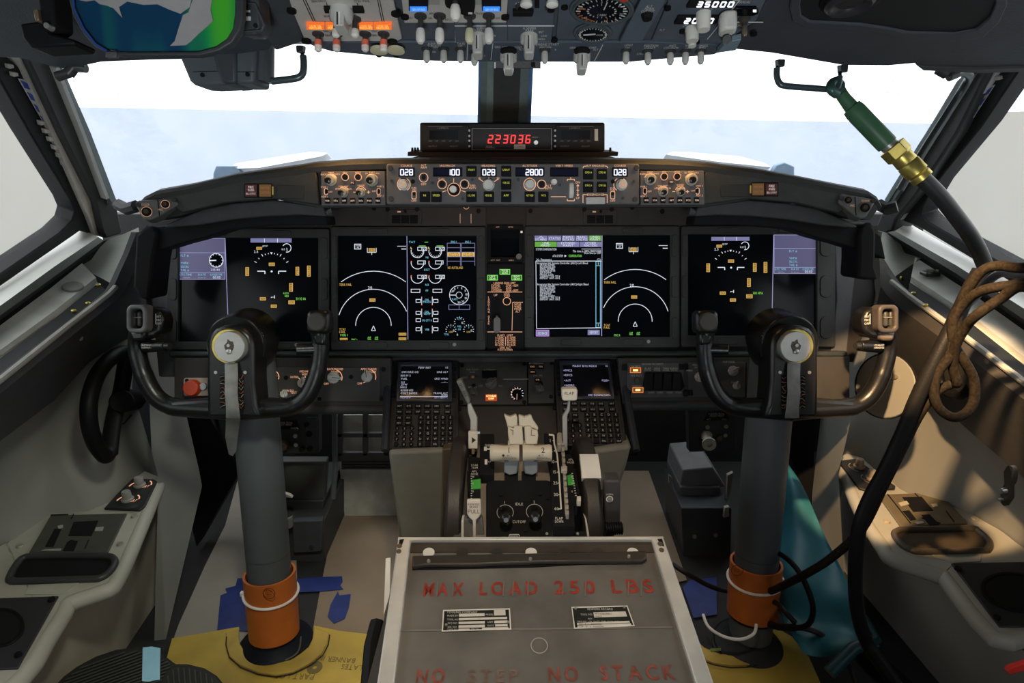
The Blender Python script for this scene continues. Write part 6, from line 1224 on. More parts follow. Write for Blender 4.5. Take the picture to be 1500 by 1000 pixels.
# ---------------------------------------------------------------- foot wells
def wellplate(mb, pts, y, d): return mb.prism([at(a, b, y=y) for a, b in pts], (0, d, 0))
MB().box((-1.0, 1.88, 0), (1.0, 1.93, .7)).build('foot_well_bulkhead', floord, None, kind='structure')
for s in (0, 1):
    lx = 'left' if s == 0 else 'right'
    # side liners of the wells
    xs = ((290, 600), (300, 700)) if s == 0 else ((1125, 600), (1180, 700))
    t = thing('pedal_adjust_panel', 'black rudder pedal adjustment panel below the %s lower panel' % lx, 'control panel', at(435 if s == 0 else 1045, 690, y=1.36), 'rudder pedal adjustment panels')
    AP = tilt(at(435, 630, y=1.36), 8) if s == 0 else tilt(at(1045, 630, y=1.36), 8)
    if s == 0:
        MB().plate(AP, [(398, 605), (466, 603), (467, 663), (400, 665)], -.03, 0).build('plate', M('adj_plate_l', (.030, .031, .032), .5, bump=.1), t, .002)
        lp = MB().plate(AP, [(405, 616), (434, 616), (439, 628), (405, 629)], .0, .002).build('label_plate', blackm, t)
        m = MB(); m.text(AP, 'RUDDER PEDAL', 417, 619, 2.6, .0024, wmax=24); m.text(AP, 'ADJUSTMENT', 417, 622, 2.6, .0024, wmax=21); m.text(AP, 'AFT', 408, 627, 2.4, .0024, wmax=6); m.text(AP, 'FWD', 430, 627, 2.4, .0024, wmax=7); m.line(AP, [(434, 626), (437, 628)], 1.4, .0024); m.build('lettering', M('adj_print', (.5, .49, .45), .5), lp)
        MB().plate(AP, rr(448, 611, 464, 660, 2), .0, .006).build('jack_plate', M('jack_plate', (.035, .036, .038), .5), t, .001)
        for x, y, r in ((450.5, 620, 4), (454, 634, 5), (455, 655, 4.5), (443, 656, 4)): MB().pcyl(AP, x, y, r, .0, .010, r * .9).build('jack_socket', blackm, t)
        for x, y in ((433, 638), (434, 651)): MB().pcyl(AP, x, y, 3, 0, .004).build('rivet', M('rivet_pale', (.45, .45, .38), .4, .3), t)
        MB().cyl(AP.hit(418, 648, 0), AP.hit(415, 655, .03), .010, .008).build('crank_knob', M('crank_bronze', (.12, .07, .04), .35, .4), t)
    else:
        MB().plate(AP, [(1008, 598), (1076, 598), (1078, 660), (1010, 662)], -.03, 0).build('plate', M('adj_plate_r', (.022, .023, .024), .5, bump=.1), t, .002)
        lp = MB().plate(AP, [(1038, 603), (1064, 603), (1069, 615), (1031, 616)], 0, .002).build('label_plate', blackm, t)
        m = MB(); m.text(AP, 'RUDDER PEDAL', 1050, 606, 2.6, .0024, wmax=24); m.text(AP, 'ADJUSTMENT', 1050, 609, 2.6, .0024, wmax=21); m.text(AP, 'AFT', 1038, 614, 2.4, .0024, wmax=6); m.text(AP, 'FWD', 1061, 614, 2.4, .0024, wmax=7); m.build('lettering', M('adj_print_r', (.3, .29, .27), .5), lp)
        for x, y in ((1036, 625), (1063, 624), (1062, 637)): MB().pcyl(AP, x, y, 3, 0, .004).build('rivet', M('rivet_r%d%d' % (x, y), (.25, .24, .18), .4, .3), t)
        MB().pcyl(AP, 1053, 640, 4, 0, .008).build('jack_socket', M('jack_bronze', (.12, .07, .03), .4, .3), t)
        k = MB(); a, b = AP.hit(1035, 638, 0), AP.hit(1039, 651, .045); k.lathe(a, b - a, [(.014, 0), (.012, .01), (.011, (b - a).length - .01), (.0165, (b - a).length - .006), (.0165, (b - a).length), (.007, (b - a).length + .0005), (.006, (b - a).length - .006)], 24); k.build('crank_knob', M('knob_cream', (.45, .42, .32), .45), t)
    MB().box((-.50, 1.38, .50), (-.46, 1.90, .54)).build('mounting_arm', blackm, t) if s == 0 else MB().box((.42, 1.38, .50), (.46, 1.90, .54)).build('mounting_arm', blackm, t)
    # pedal housing beside the column
    h = thing('pedal_housing', 'dark grey rudder pedal housing box beside the %s column' % lx, 'pedal housing', at(440 if s == 0 else 1040, 840, z=0), 'rudder pedal housings')
    g1, g2, g3 = M('housing_a%d' % s, (.075, .078, .075), .55), M('housing_b%d' % s, (.045, .047, .047), .55), M('housing_c%d' % s, (.035, .038, .042), .5)
    if s == 0:
        wellplate(MB(), [(404, 676), (478, 676), (474, 735), (404, 735)], 1.42, .03).build('upper_cover', g1, h, .004); wellplate(MB(), [(404, 733), (474, 733), (472, 765), (404, 765)], 1.41, .2).build('middle_cover', g2, h, .003)
        wellplate(MB(), [(404, 762), (475, 762), (476, 838), (404, 840)], 1.36, .25).build('pedal_box', g2, h, .003); wellplate(MB(), [(428, 764), (472, 762), (470, 808), (430, 810)], 1.345, .02).build('pedal_cover', M('pedal_cover', (.055, .060, .068), .5), h, .003)
        MB().pcyl(tilt(at(456, 801, y=1.345), 0), 456, 801, 3.2, 0, .004).build('rivet', bezel, h)
        wellplate(MB(), [(418, 762), (427, 758), (428, 772), (419, 776)], 1.33, .01).build('bracket', steel, h); wellplate(MB(), [(414, 722), (425, 726), (428, 729), (414, 727)], 1.33, .01).build('lever_tip', cream, h)
        MB().prism([at(404, 836, y=1.35), at(478, 836, y=1.35), at(482, 920, y=1.19), at(404, 925, y=1.19)], (0, .2, 0)).build('heel_box', g3, h, .003)
    else:
        wellplate(MB(), [(1000, 688), (1044, 684), (1064, 714), (996, 714)], 1.45, .15).build('upper_cover', M('r_up', (.14, .14, .145), .5), h, .004); wellplate(MB(), [(996, 713), (1056, 713), (1055, 744), (1003, 748), (997, 738)], 1.44, .15).build('middle_cover', M('r_mid', (.10, .10, .105), .5), h, .004)
        wellplate(MB(), [(998, 744), (1072, 744), (1070, 842), (1002, 842)], 1.38, .2).build('pedal_box', g3, h, .003); wellplate(MB(), [(1000, 838), (1052, 838), (1050, 860), (1004, 860)], 1.36, .2).build('heel_box', g3, h, .003)
        for x, y in ((1017, 785), (1048, 783)): MB().pcyl(tilt(at(x, y, y=1.38), 0), x, y, 3, 0, .004).build('rivet', M('rv%d' % x, (.3, .28, .2), .4, .4), h)
        wellplate(MB(), [(1066, 696), (1074, 692), (1070, 720), (1064, 736)], 1.42, .01).build('bracket', M('brk', (.3, .29, .26), .4), h); wellplate(MB(), [(1062, 744), (1068, 742), (1068, 756), (1060, 758)], 1.37, .01).build('bracket', M('brk2', (.35, .34, .3), .4), h); wellplate(MB(), [(980, 696), (984, 700), (984, 716), (980, 708)], 1.45, .01).build('bracket', M('brk3', (.2, .19, .17), .4), h)
# lattice frame with duct behind, left well
lf = thing('lattice_frame', 'black lattice frame with four openings left of the left keyboard', 'frame', at(530, 690, y=1.50))
LFm = M('lattice_black', (.09, .095, .10), .5, bump=.1); y_ = 1.48
m = MB(); LFr = tilt(at(530, 640, y=y_), 0)
for x0, y0, x1, y1 in ((494, 604, 502, 668), (531, 604, 539, 668), (565, 604, 572, 668), (494, 600, 572, 606), (494, 634.5, 572, 641), (494, 663, 572, 676)): m.plate(LFr, rc(x0, y0, x1, y1), -.012, 0)
m.build('lattice', LFm, lf, .002)
for y0 in (677, 681, 685): MB().plate(LFr, rc(500, y0, 572, y0 + 2.4), -.01, .004).build('rail', M('rail%d' % y0, (.06, .06, .062), .4), lf)
MB().tube([at(490, 604, y=1.44), at(491, 690, y=1.42), at(488, 730, y=1.40)], .007, 8).build('post', LFm, lf)
ductm = M('duct_silver', (.75, .75, .72), .3, .3)
du = thing('air_duct', 'shiny metal air duct behind the lattice frame, left well', 'duct', at(530, 625, y=1.56)); MB().cyl(at(500, 616, y=1.60), at(529, 614, y=1.60), .036, k=20).build('duct_tube', ductm, du); MB().cyl(at(541, 612, y=1.60), at(580, 609, y=1.60), .036, k=20).build('duct_tube', ductm, du); MB().cyl(at(541, 621, y=1.585), at(575, 618, y=1.585), .010).build('yellow_band', M('duct_yellow', (.45, .38, .05), .5), du)
MB().box((-.50, 1.56, 0), (-.24, 1.66, .335)).build('duct_block', M('duct_block_m', (.5, .5, .45), .5), du); MB().box((-.30, 1.585, .33), (-.29, 1.66, .60)).build('duct_bracket', black, du)
for x0, x1 in ((-.74, -.52),):
    f2 = thing('lattice_frame', 'dark lattice frame half hidden behind the left column', 'frame', at(330, 690, y=1.5)); m = MB(); L2 = tilt(at(330, 640, y=1.5), 0)
    for q in ((302, 612, 309, 690), (360, 612, 366, 690), (302, 608, 366, 614), (302, 639, 366, 645), (300, 684, 366, 690)): m.plate(L2, rc(*q), -.012, 0)
    m.build('lattice', blackm, f2); MB().cyl(at(338, 648, y=1.53), at(334, 668, y=1.53), .012).build('strut', steel, f2); MB().plate(L2, rc(340, 684, 352, 696), .0, .02).build('hinge', M('hinge_m', (.3, .29, .25), .4, .5), f2)
# well walls right: dark liner strips, blackened to stand for the shaded sides
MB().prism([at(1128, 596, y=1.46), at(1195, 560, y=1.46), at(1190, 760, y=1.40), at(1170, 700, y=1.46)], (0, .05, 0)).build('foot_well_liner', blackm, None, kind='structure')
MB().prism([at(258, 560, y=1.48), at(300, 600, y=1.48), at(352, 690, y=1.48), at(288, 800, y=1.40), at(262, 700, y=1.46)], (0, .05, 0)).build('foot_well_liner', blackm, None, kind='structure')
# tiller
tl = thing('steering_tiller', 'black half-moon steering tiller wheel on the left sidewall', 'tiller', at(165, 672, x=-.88))
TW = lambda x, y, n=0: at(x, y, x=-.90 + n)
ps = spline([TW(190, 517, .03), TW(178, 516, .035), TW(160, 527, .045), TW(142, 550, .05), TW(131, 585, .055), TW(131, 620, .055), TW(140, 650, .05), TW(154, 668, .045), TW(160, 662, .04)], 6); MB().tube(ps, .0155, 14).build('tiller_rim', black, tl)
MB().tube(spline([TW(160, 664, .035), TW(164, 630, .02), TW(170, 600, .01), TW(178, 570, .015), TW(186, 520, .028)], 6), .017, 12).build('tiller_spoke', black, tl)
MB().cyl(TW(178, 588, .03), TW(196, 585, -.06), .025, .027, 28).build('tiller_hub', black, tl, .003); MB().tube([TW(172, 612, .02), TW(174, 621, .03), TW(182, 620, .02), TW(192, 608, 0)], .0015, 6).build('cable', blackm, tl)
# ---------------------------------------------------------------- overhead panel
SL19 = R(19)
OH = Fr((0, .927, 1.18), (1, 0, 0), (0, -cos(SL19), sin(SL19)))
def omod(name, lab, pts, mat, n0=-.002, n1=0.0):
    c = OH.hit(sum(p[0] for p in pts) / len(pts), max(p[1] for p in pts))
    t = thing(name, lab, 'control panel', c, 'overhead panel modules'); MB().plate(OH, pts, n0, n1).build('plate', mat, t, .001); return t
whitecap = M('toggle_cap_white', (.66, .65, .60), .4); redcap = M('toggle_cap_red', (.62, .16, .10), .4); greycap = M('toggle_cap_grey', (.42, .43, .40), .4); stemm = M('toggle_stem', (.05, .05, .05), .4, .3); yelcap = M('toggle_cap_aged', (.55, .54, .36), .4)
def toggle(par, x, y, L=.020, cap=None, n0=0.0, r=.0036, short=False, capl=.55):
    p = OH.hit(x, y, n0); b = MB(); b.lathe(p, OH.n, [(.0072, 0), (.0072, .002), (.005, .003)], 14); base = b.build('toggle_switch', stemm, par)
    q = p + OH.n * L
    MB().cyl(p, p + OH.n * L * (1 - capl), .0028, .0032, 10).build('stem', stemm, base)
    a = p + OH.n * L * (1 - capl); d = q - a
    if cap == redcap:
        MB().lathe(a, d, [(r, 0), (r * 1.1, d.length * .5)], 14).build('red_band', redcap, base); MB().lathe(a + d * .5, d, [(r * 1.1, 0), (r * 1.05, d.length * .35), (r * .6, d.length * .5)], 14).build('cap', whitecap, base)
    else: MB().lathe(a, d, [(r * .9, 0), (r * 1.12, d.length * .25), (r * 1.12, d.length * .75), (r * .6, d.length)], 14).build('cap', cap or greycap, base)
    return base
def barknob(par, x, y, r=12, L=.024, ang=0, n0=0.0, w=.0068, mat=None):
    m = OH.sc(x, y)[0] * r; p = OH.hit(x, y, n0); mat = mat or greycap
    k = MB().lathe(p, OH.n, [(m * 1.0, 0), (m * 1.02, .004), (m * .95, .008), (m * .55, .010)], 26).build('selector_knob', mat, par)
    u = OH.u * cos(R(ang)) + OH.v * sin(R(ang)); v = OH.n.cross(u)
    def rg(h, s_): return [p + OH.n * h + u * a * w * s_ + v * b * m * .95 for a, b in ((-1, -1), (1, -1), (1, 1), (-1, 1))]
    MB().loft([rg(.003, 1.0), rg(L * .75, .95), rg(L, .75)]).build('pointer_bar', mat, k, .0018)
    sgn = 1 if (v.y < 0) else -1
    for a, mt in ((-.0010, inkb), (.0010, inkw)):
        c0 = p + v * sgn * m * .955 + u * a; MB().prism([c0 + OH.n * .004 - u * .0007, c0 + OH.n * .004 + u * .0007, c0 + OH.n * L * .8 + u * .0007, c0 + OH.n * L * .8 - u * .0007], v * sgn * .0005).build('pointer_line', mt, k)
    return k
def otext(par, rows, mat, n=.0006, nm='lettering'):
    m = MB()
    for x, y, q, h in rows: m.text(OH, q, x, y, h, n, wmax=len(q) * h * .95)
    return m.build(nm, mat, par)
prw = M('overhead_print', (.60, .60, .58), .5); prb = M('overhead_print_black', (.03, .03, .03), .5)
lipl = [(405, -140), (440, 60), (462, 70), (484, 76), (545, 82), (606, 89.5), (640, 90.5), (720, 91.5), (830, 92), (905, 92), (925, 91.5), (990, 86), (1047, 81), (1062, 72), (1130, -140)]
MB().plate(OH, lipl, -.06, -.002).build('overhead_panel', M('overhead_housing', (.07, .085, .105), .5, bump=.1), None, .003, label='blue-grey overhead panel housing with lower lip along the windscreen top', cat='overhead panel')
# left grey generator module
g = omod('generator_panel', 'light grey overhead module with red-banded toggles and amber lights, leftmost', [(405, -90), (424, 5), (447, 61), (582, 60.5), (589, 57), (574, -10), (560, -90)], ohl, -.002, .006)
for x, y in ((427, 14), (580, 18.5), (449, 58.5), (575, 59.5)): MB().pcyl(OH, x, y, 7, .006, .009).build('screw', black, g)
for a in (((444, 0), (460, 34)), ((447.5, 0), (463, 34)), ((553, 0), (560, 34)), ((556, 0), (563, 34)), ((478, 5), (480, 10)), ((523, 5), (525, 10))): MB().line(OH, [a[0], a[1]], 1.2, .0066).build('bus_line', prb, g)
MB().line(OH, [(463, 32), (555, 32)], .8, .0066).build('bus_line', M('bus_grey', (.2, .2, .2), .5), g)
for x in (482, 524): MB().plate(OH, [(x - 8, 13), (x + 8, 13), (x + 10, 20), (x - 6, 20)], .006, .010).build('source_light', blackm, g, .0006)
for x0, x1 in ((449, 475.5), (477, 502.5), (526, 546.5), (547.5, 574)):
    b = MB().plate(OH, rc(x0, 36, x1, 44), .006, .010).build('amber_light', E('gen_light', (.75, .14, .02), 1), g, .0006); m = MB(); m.text(OH, 'LOW OIL', (x0 + x1) / 2, 38.6, 2.8, .0106, wmax=17); m.text(OH, 'PRESSURE', (x0 + x1) / 2, 41.6, 2.8, .0106, wmax=18); m.build('light_lettering', E('gen_core', (1, .62, .12), 1.2), b)
kb = MB(); p = OH.hit(500, 14, .006); mk = OH.sc(500, 14)[0] * 17
kk = kb.lathe(p, OH.n, [(mk, 0), (mk, .006), (mk * .9, .012), (mk * .5, .014)], 30).build('meter_knob', greycap, g); MB().prism([p + OH.u * a + OH.v * mk * .9 * b for a, b in ((-.006, -1), (.006, -1), (.006, 1), (-.006, 1))], OH.n * .024).build('pointer_bar', greycap, kk, .0015)
for a, mt in ((-.0012, inkb), (.0012, inkw)): c0 = p + OH.v * mk * .905 + OH.u * a; MB().prism([c0 - OH.u * .0008, c0 + OH.u * .0008, c0 + OH.u * .0008 + OH.n * .023, c0 - OH.u * .0008 + OH.n * .023], OH.v * .0005).build('pointer_line', mt, kk)
for x in (492, 520): toggle(g, x, 27, .022, whitecap, .006, .0042, capl=.42)
for x in (466, 493, 535, 562): toggle(g, x, 49, .022, redcap, .006, .0042, capl=.62)
otext(g, ((467, 2, 'GEN DRIVE', 3), (530, 2, 'STBY PWR', 3), (483, 24, 'NORMAL', 3), (513, 23, 'GRD PWR', 3), (478, 46, 'DISC', 2.6), (549, 46, 'DISC', 2.6), (480, 52, 'GEN', 2.8), (548, 52, 'GEN', 2.8)), prb, .0066)
# second grey module with blue lights
g = omod('bus_transfer_panel', 'light grey overhead module with small blue lights and a black guarded switch', [(578, -90), (592, 34), (742, 33.5), (744, 0), (742, -90)], ohl, -.002, .006)
for x in (613, 720):
    b = MB().plate(OH, [(x - 16, -30), (x + 15, -30), (x + 14, 17), (x - 14, 17)], .006, .012).build('annunciator', blackm, g, .001); MB().plate(OH, rc(x - 12.5, 11.5, x + 12.5, 17), .012, .0135).build('blue_light', wB, b); m = MB(); m.text(OH, 'GEN OFF BUS', x, 14.2, 3, .014, wmax=19); m.build('light_lettering', E('blue_white2', (.4, .65, 1), 1), b)
gd = MB().plate(OH, [(650, -10), (694, -10), (696, 14), (694, 24), (682, 26), (666, 18), (652, 12)], .006, .020).build('switch_guard', blackm, g, .003); MB().plate(OH, rc(686, 19, 692, 21), .02, .0206).build('guard_mark', inkw, gd)
toggle(g, 667, -6, .026, whitecap, .014, .005, capl=.6)
for x, cp in ((616, whitecap), (644, whitecap), (688, yelcap), (716, whitecap)): toggle(g, x, 22.5, .032, cp, .006, .0048, capl=.5)
for x in (637, 700): MB().plate(OH, rc(x - 9, -10, x + 7, 7), .006, .008).build('placard', M('plac%d' % x, (.3, .3, .28), .5), g)
for x, y in ((593, 23), (740, 23.5)): MB().pcyl(OH, x, y, 6, .006, .009).build('screw', black, g)
otext(g, ((633, 20, 'APU', 3), (661, 29, 'APU GEN', 3), (668, 32, 'BUS', 2.6), (703, 20, 'TRANS', 3), (601, 27, 'OFF', 2.6), (729, 27, 'OFF', 2.6), (630, 27, 'ON', 2.6)), prb, .0066)
# wiper modules
for i, (x0, x1, kx, lab, q) in enumerate(((666, 743, 700, 'left wiper selector module, grey bar knob among white toggles', 'L WIPER'), (744, 812, 775, 'right wiper selector module with grey bar knob, open centre of the overhead', 'R WIPER'))):
    w_ = omod('wiper_panel', lab, [(x0, 38), (x1, 38), (x1 + 1, 60), (x0 + 1, 62)] if i == 0 else [(742, -80), (822, -80), (808, 60), (743, 60)], ohg, -.002, .003)
    barknob(w_, kx, 52.5, 13, .026, 0, .003)
    y = 41.5; otext(w_, ((kx + (3 if i == 0 else 1), y, q, 3.2), (kx + 1, y + 3.2, 'PARK', 3.2), (kx + 18, y + 5.5, 'INT', 3), (kx + 22, y + 11, 'LOW', 3), (kx + 18, y + 16, 'HIGH', 3)), prw, .0036)
    MB().line(OH, [(x0, 38.4), (x1, 38.4)], .8, .0036).build('border_line', prw, w_)
    if i == 1:
        for x in (764, 807): toggle(w_, x, 8 if x < 800 else 10, .006, black, .003)
        for x in (771, 809): toggle(w_, x, -6, .012, whitecap, .003, .006)
        MB().plate(OH, [(751, 18), (782, 18), (780, 25), (751, 25)], .003, .008).build('indicator', blackm, w_, .001); MB().plate(OH, rc(783, -3, 790, 12), .003, .007).build('toggle_slot', blackm, w_)
        otext(w_, ((764, 5, 'ATTEND', 3.2), (806, 4, 'CALL', 3.2)), prw, .0036)
# pressurisation gauges
pg = omod('pressure_gauge_panel', 'overhead module with one large and one small round pressure gauge', [(826, -80), (814, 58), (905, 58), (930, 0), (945, -80)], ohg, -.002, .001)
for x, y, r in ((881.5, 17, 43), (868.5, 51.5, 24)):
    MB().plate(OH, circ(x, y, r + 5, 36, (r + 5) * .46), .001, .006).build('gauge_housing', M('gauge_house%d' % x, (.06, .075, .09), .5), pg, .002)
    f = MB().plate(OH, circ(x, y, r, 40, r * .46), .004, .0075).build('gauge_face', scr, pg); MB().frame(OH, circ(x, y, r, 40, r * .46), circ(x, y, r * .93, 40, r * .93 * .46), .006, .009).build('gauge_rim', M('gauge_rim%d' % x, (.10, .13, .13), .3, .4), f)
    m = MB(); o = MB(); n = .0082
    for i in range(28):
        a = 2 * pi * i / 28; r0, r1 = (.86, .76) if i % 2 else (.88, .72); (m if not (r > 30 and 8 < i < 14) else o).line(OH, [(x + r * r0 * cos(a), y + r * r0 * .46 * sin(a)), (x + r * r1 * cos(a), y + r * r1 * .46 * sin(a))], 1, n)
    if r > 30:
        for i in range(20): a = 2 * pi * i / 20; m.line(OH, [(x + 22 * cos(a), y + 10 * sin(a)), (x + 19 * cos(a), y + 8.7 * sin(a))], .8, n)
        for q, dx, dy in (('0', 0, -13), ('10', 26, -8), ('20', 28, 4), ('30', 5, 14), ('40', -24, 9), ('CABIN', 0, 5)): m.text(OH, q, x + dx, y + dy, 3, n)
        m.line(OH, [(x + 3, y - 2), (x + 8, y - 13)], 1.6, n); o.line(OH, [(x - 34, y - 4), (x - 24, y - 3)], 1.4, n); o.line(OH, [(x - 30, y + 9), (x - 10, y + 15)], .9, n); o.line(OH, [(x + 8, y + 10), (x + 8, y + 16)], 1, n); o.line(OH, [(x + 20, y + 9), (x + 20, y + 15)], 1, n)
    else: m.line(OH, [(x - 14, y + .5), (x + 4, y - 1)], 1.4, n); m.text(OH, 'CLIMB', x + 10, y, 2.4, n)
    m.build('gauge_marks', M('gauge_white%d' % x, (.5, .5, .48), .5), f); o.build('gauge_needle', M('gauge_orange%d' % x, (.35, .12, .05), .5), f) if o.v else None
MB().plate(OH, [(908, -20), (922, -20), (920, 2), (914, 4), (908, 2)], .004, .016).build('red_guard', red, pg, .001)
for x, y in ((827, 9), (812, 57)): MB().pcyl(OH, x, y, 5, .001, .004).build('screw', black, pg)
# horn cutout strip
hc_ = omod('horn_cutout_strip', 'narrow blue-grey overhead strip with one black cutout button', [(945, -80), (938, 2), (907, 62), (941, 61), (974, 3), (990, -80)], M('strip_blue_grey', (.09, .115, .145), .5, bump=.1), -.002, .006)
MB().pcyl(OH, 948, 21, 9, .006, .012, 7).build('cutout_button', blackm, hc_); otext(hc_, ((951, 9.5, 'ALT', 3.4), (951, 13, 'HORN', 3.4), (949, 16.6, 'CUTOUT', 3.4)), prw, .0066)
# cabin altitude module
ca = omod('cabin_altitude_panel', 'overhead module with white altitude digits, pale knobs and outflow lever', [(990, -80), (978, 5), (954, 60), (1060, 63), (1108, 30), (1126, -10), (1138, -80)], ohg, -.002, .002)
for x0, x1, y, q, h in ((1008, 1070, 7, '35000', 7), (990, 1052, 31, '2000', 6.5)):
    b = MB().plate(OH, [(x0 + 3, y - 5), (x1 + 3, y - 5), (x1 - 3, y + 5), (x0 - 3, y + 5)], .002, .006).build('digit_window', blackm, ca, .0006); MB().seg7(OH, q, x0 + 40 if y < 20 else x0 + 34, y, h, .0066, 11.4, .5, 1.7, 6.2).build('digits', E('altitude_digits', (.85, .9, 1), 1.3), b)
def dial(x, y, r, L, mat): # two-step fluted knob hanging from the overhead
    p = OH.hit(x, y, .002); m = OH.sc(x, y)[0] * r; rg = []
    for q, z in ((1.08, 0), (1.08, L * .3), (1, L * .36), (.98, L * .9), (.9, L)): rg.append([p + OH.n * z + (OH.u * cos(2 * pi * i / 28) + OH.v * sin(2 * pi * i / 28)) * m * q * (1 if i % 2 or z < L * .3 else .96) for i in range(28)])
    return MB().loft(rg).build('knob', mat, ca)
dial(1030.5, 19, 10, .020, M('knob_pale', (.58, .57, .52), .45)); dial(1014, 41, 9.5, .016, M('knob_pale2', (.52, .52, .48), .45)); k = dial(1014, 47, 6, .018, M('knob_pale3', (.52, .52, .48), .45))
MB().plate(OH, [(1078, 13), (1108, 13), (1112, 20), (1104, 24), (1080, 24), (1072, 20)], .002, .006).build('valve_gauge', scr, ca, .001); MB().plate(OH, rc(1103, 15.5, 1108, 18), .0062, .0072).build('gauge_light', E('gauge_lamp', (1, .95, .85), 1.5), ca)
toggle(ca, 1090.5, 26, .022, M('toggle_bronze', (.16, .13, .09), .35, .5), .002, .003); MB().pcyl(OH, 1090, 26, 6, .002, .008).build('toggle_base', M('toggle_base_b', (.10, .08, .06), .4, .4), ca)
for x in (1040, 1082, 1150): toggle(ca, x, -18 if x < 1100 else -6, .012, whitecap, .002, .006) if x < 1120 else None
vk = MB(); vk.plate(OH, [(1062, 42), (1080, 41), (1078, 50), (1062, 56), (1052, 55), (1054, 46)], .004, .026); v_ = vk.build('valve_knob', M('knob_pale4', (.50, .50, .46), .45), ca, .003); MB().cyl(OH.hit(1065, 58, .01), OH.hit(1065, 58, .034), .006, .005, 12).build('knob_pin', dark, v_)
for a in (((1036, 58), (1084, 0)), ((1062, 33), (1118, 33))): MB().line(OH, a, .8, .0026).build('border_line', prw, ca)
otext(ca, ((1051, 1, 'STD', 3), (1034, 14.5, 'FLT ALT', 3), (1012, 37, 'LAND ALT', 3), (1090, 3, 'MANUAL', 3.4), (1072, 37.5, 'AUTO ALTN MAN', 3), (970, 44, 'FLT', 2.8)), prw, .0026); MB().plate(OH, [(1066, 62), (1086, 58), (1078, 74), (1050, 78)], .0, .008).build('corner_plate', M('corner_blue', (.14, .20, .23), .45), ca, .001)
for x, y in ((1104, 48), (1020, 66 - 6), (978, 10), (1000, 44)): MB().pcyl(OH, x, y, 5, .002, .005).build('screw', black, ca)
# landing light strip along the lower lip
ls = omod('light_switch_strip', 'dark overhead strip of light and engine start switches nearest the windscreen', [(478, 63), (590, 62), (955, 62), (1050, 66), (1044, 80), (990, 85), (922, 91), (610, 89), (545, 81.5), (484, 75.5)], M('strip_dark_blue', (.062, .080, .105), .5, bump=.1), -.002, .002)
for x in (555, 580): b = toggle(ls, x, 72, .010, black, .002); MB().lathe(OH.hit(x, 72, .010), OH.n, [(.011, 0), (.011, .003), (.006, .004)], 18).build('round_paddle', yelcap, b)
for x, y, cp in ((625, 71.5, greycap), (650, 71.5, greycap), (674.5, 71.5, greycap), (695, 76, greycap), (798, 73, greycap), (917, 74, greycap), (949, 75, greycap), (982, 75, greycap), (1004, 74.5, greycap), (1026.5, 74, greycap)): toggle(ls, x, y, .0175, cp, .002, .0040, capl=.9)
for x in (745, 852.5): MB().plate(OH, circ(x, 76, 12, 20, 5), .002, .005).build('knob_recess', blackm, ls); barknob(ls, x, 80, 12.5, .024, 0, .002)
otext(ls, ((568, 65.5, 'LANDING', 3), (568, 76, 'OFF', 2.6), (636, 64, 'RUNWAY', 3), (636, 67, 'TURNOFF', 3), (638, 69.5, 'OFF', 2.6), (636, 76, 'ON', 2.6), (675, 64, 'TAXI', 3), (674, 67.5, 'OFF', 2.6), (701, 76, 'OFF', 2.6), (705, 82, 'START', 2.6), (734, 69, 'GRD  OFF', 2.8), (759, 69.5, 'CONT', 2.8), (764, 72.5, 'FLT', 2.8), (802, 65, 'ENGINE START', 3.2), (799, 69, 'IGNITION', 2.6), (814, 73, 'R', 2.6), (844, 70, 'GRD  OFF', 2.8), (868, 70, 'CONT', 2.8), (873, 73, 'FLT', 2.8), (921, 66, 'LOGO', 3), (919, 70.5, 'OFF', 2.6), (954, 67, 'POSITION', 3), (952, 70, 'STEADY', 2.8), (940, 79, 'STROBE', 2.6), (985, 67, 'ANTI', 2.8), (983, 70, 'COLLISION', 2.8), (1009, 67, 'WING', 2.8), (1007, 71, 'OFF', 2.6), (1031, 67, 'WHEEL', 2.8), (1029, 70, 'WELL', 2.8)), prw, .0026)
for a in (((685, 64), (684, 88)), ((722, 64), (719, 88)), ((883, 66), (871, 89)), ((667, 62), (667, 43))): MB().line(OH, a, .8, .0026).build('border_line', prw, ls)
HBk = tilt(OH.hit(757, 93, .004), -4)
MB().plate(HBk, [(724, 88), (792, 88), (792, 100.5), (726, 100.5)], -.004, .0).build('hanging_bracket', dark, ls, .001); MB().plate(HBk, rc(724, 91, 726, 100), .0, .001).build('bracket_edge', whitep, ls); MB().plate(HBk, rc(778, 91.5, 784, 98), .0, .002).build('bracket_socket', blackm, ls)
# ---------------------------------------------------------------- ceiling liners either side
CEr = [(1062, 72), (1130, 79), (1235, 97), (1300, 97.5), (1340, 94), (1356, 99), (1430, 101), (1500, 99), (1640, 110), (1640, -250), (1110, -250), (1122, -10), (1100, 40)]
MB().plate(OH, CEr, -.05, -.004).build('trim_ceiling_right', linerd, None, .004, kind='structure')
cr = thing('ceiling_recess', 'dark moulded recess with round air outlet in the right ceiling liner', 'ceiling panel', OH.hit(1300, 60))
MB().frame(OH, [(1156, 12), (1170, -60), (1470, -60), (1476, 8), (1464, 34), (1440, 56), (1400, 62), (1330, 60), (1300, 52), (1260, 46), (1220, 44), (1180, 42), (1160, 32)], [(1172, 8), (1184, -40), (1452, -40), (1458, 6), (1450, 26), (1430, 44), (1398, 50), (1330, 48), (1300, 42), (1260, 36), (1220, 34), (1186, 32), (1174, 24)], -.004, .0005).build('rim', linerd, cr, .003)
MB().plate(OH, [(1172, 8), (1184, -40), (1452, -40), (1458, 6), (1450, 26), (1430, 44), (1398, 50), (1330, 48), (1300, 42), (1260, 36), (1220, 34), (1186, 32), (1174, 24)], -.006, -.003).build('recess_floor', M('recess_black', (.010, .011, .013), .7), cr)
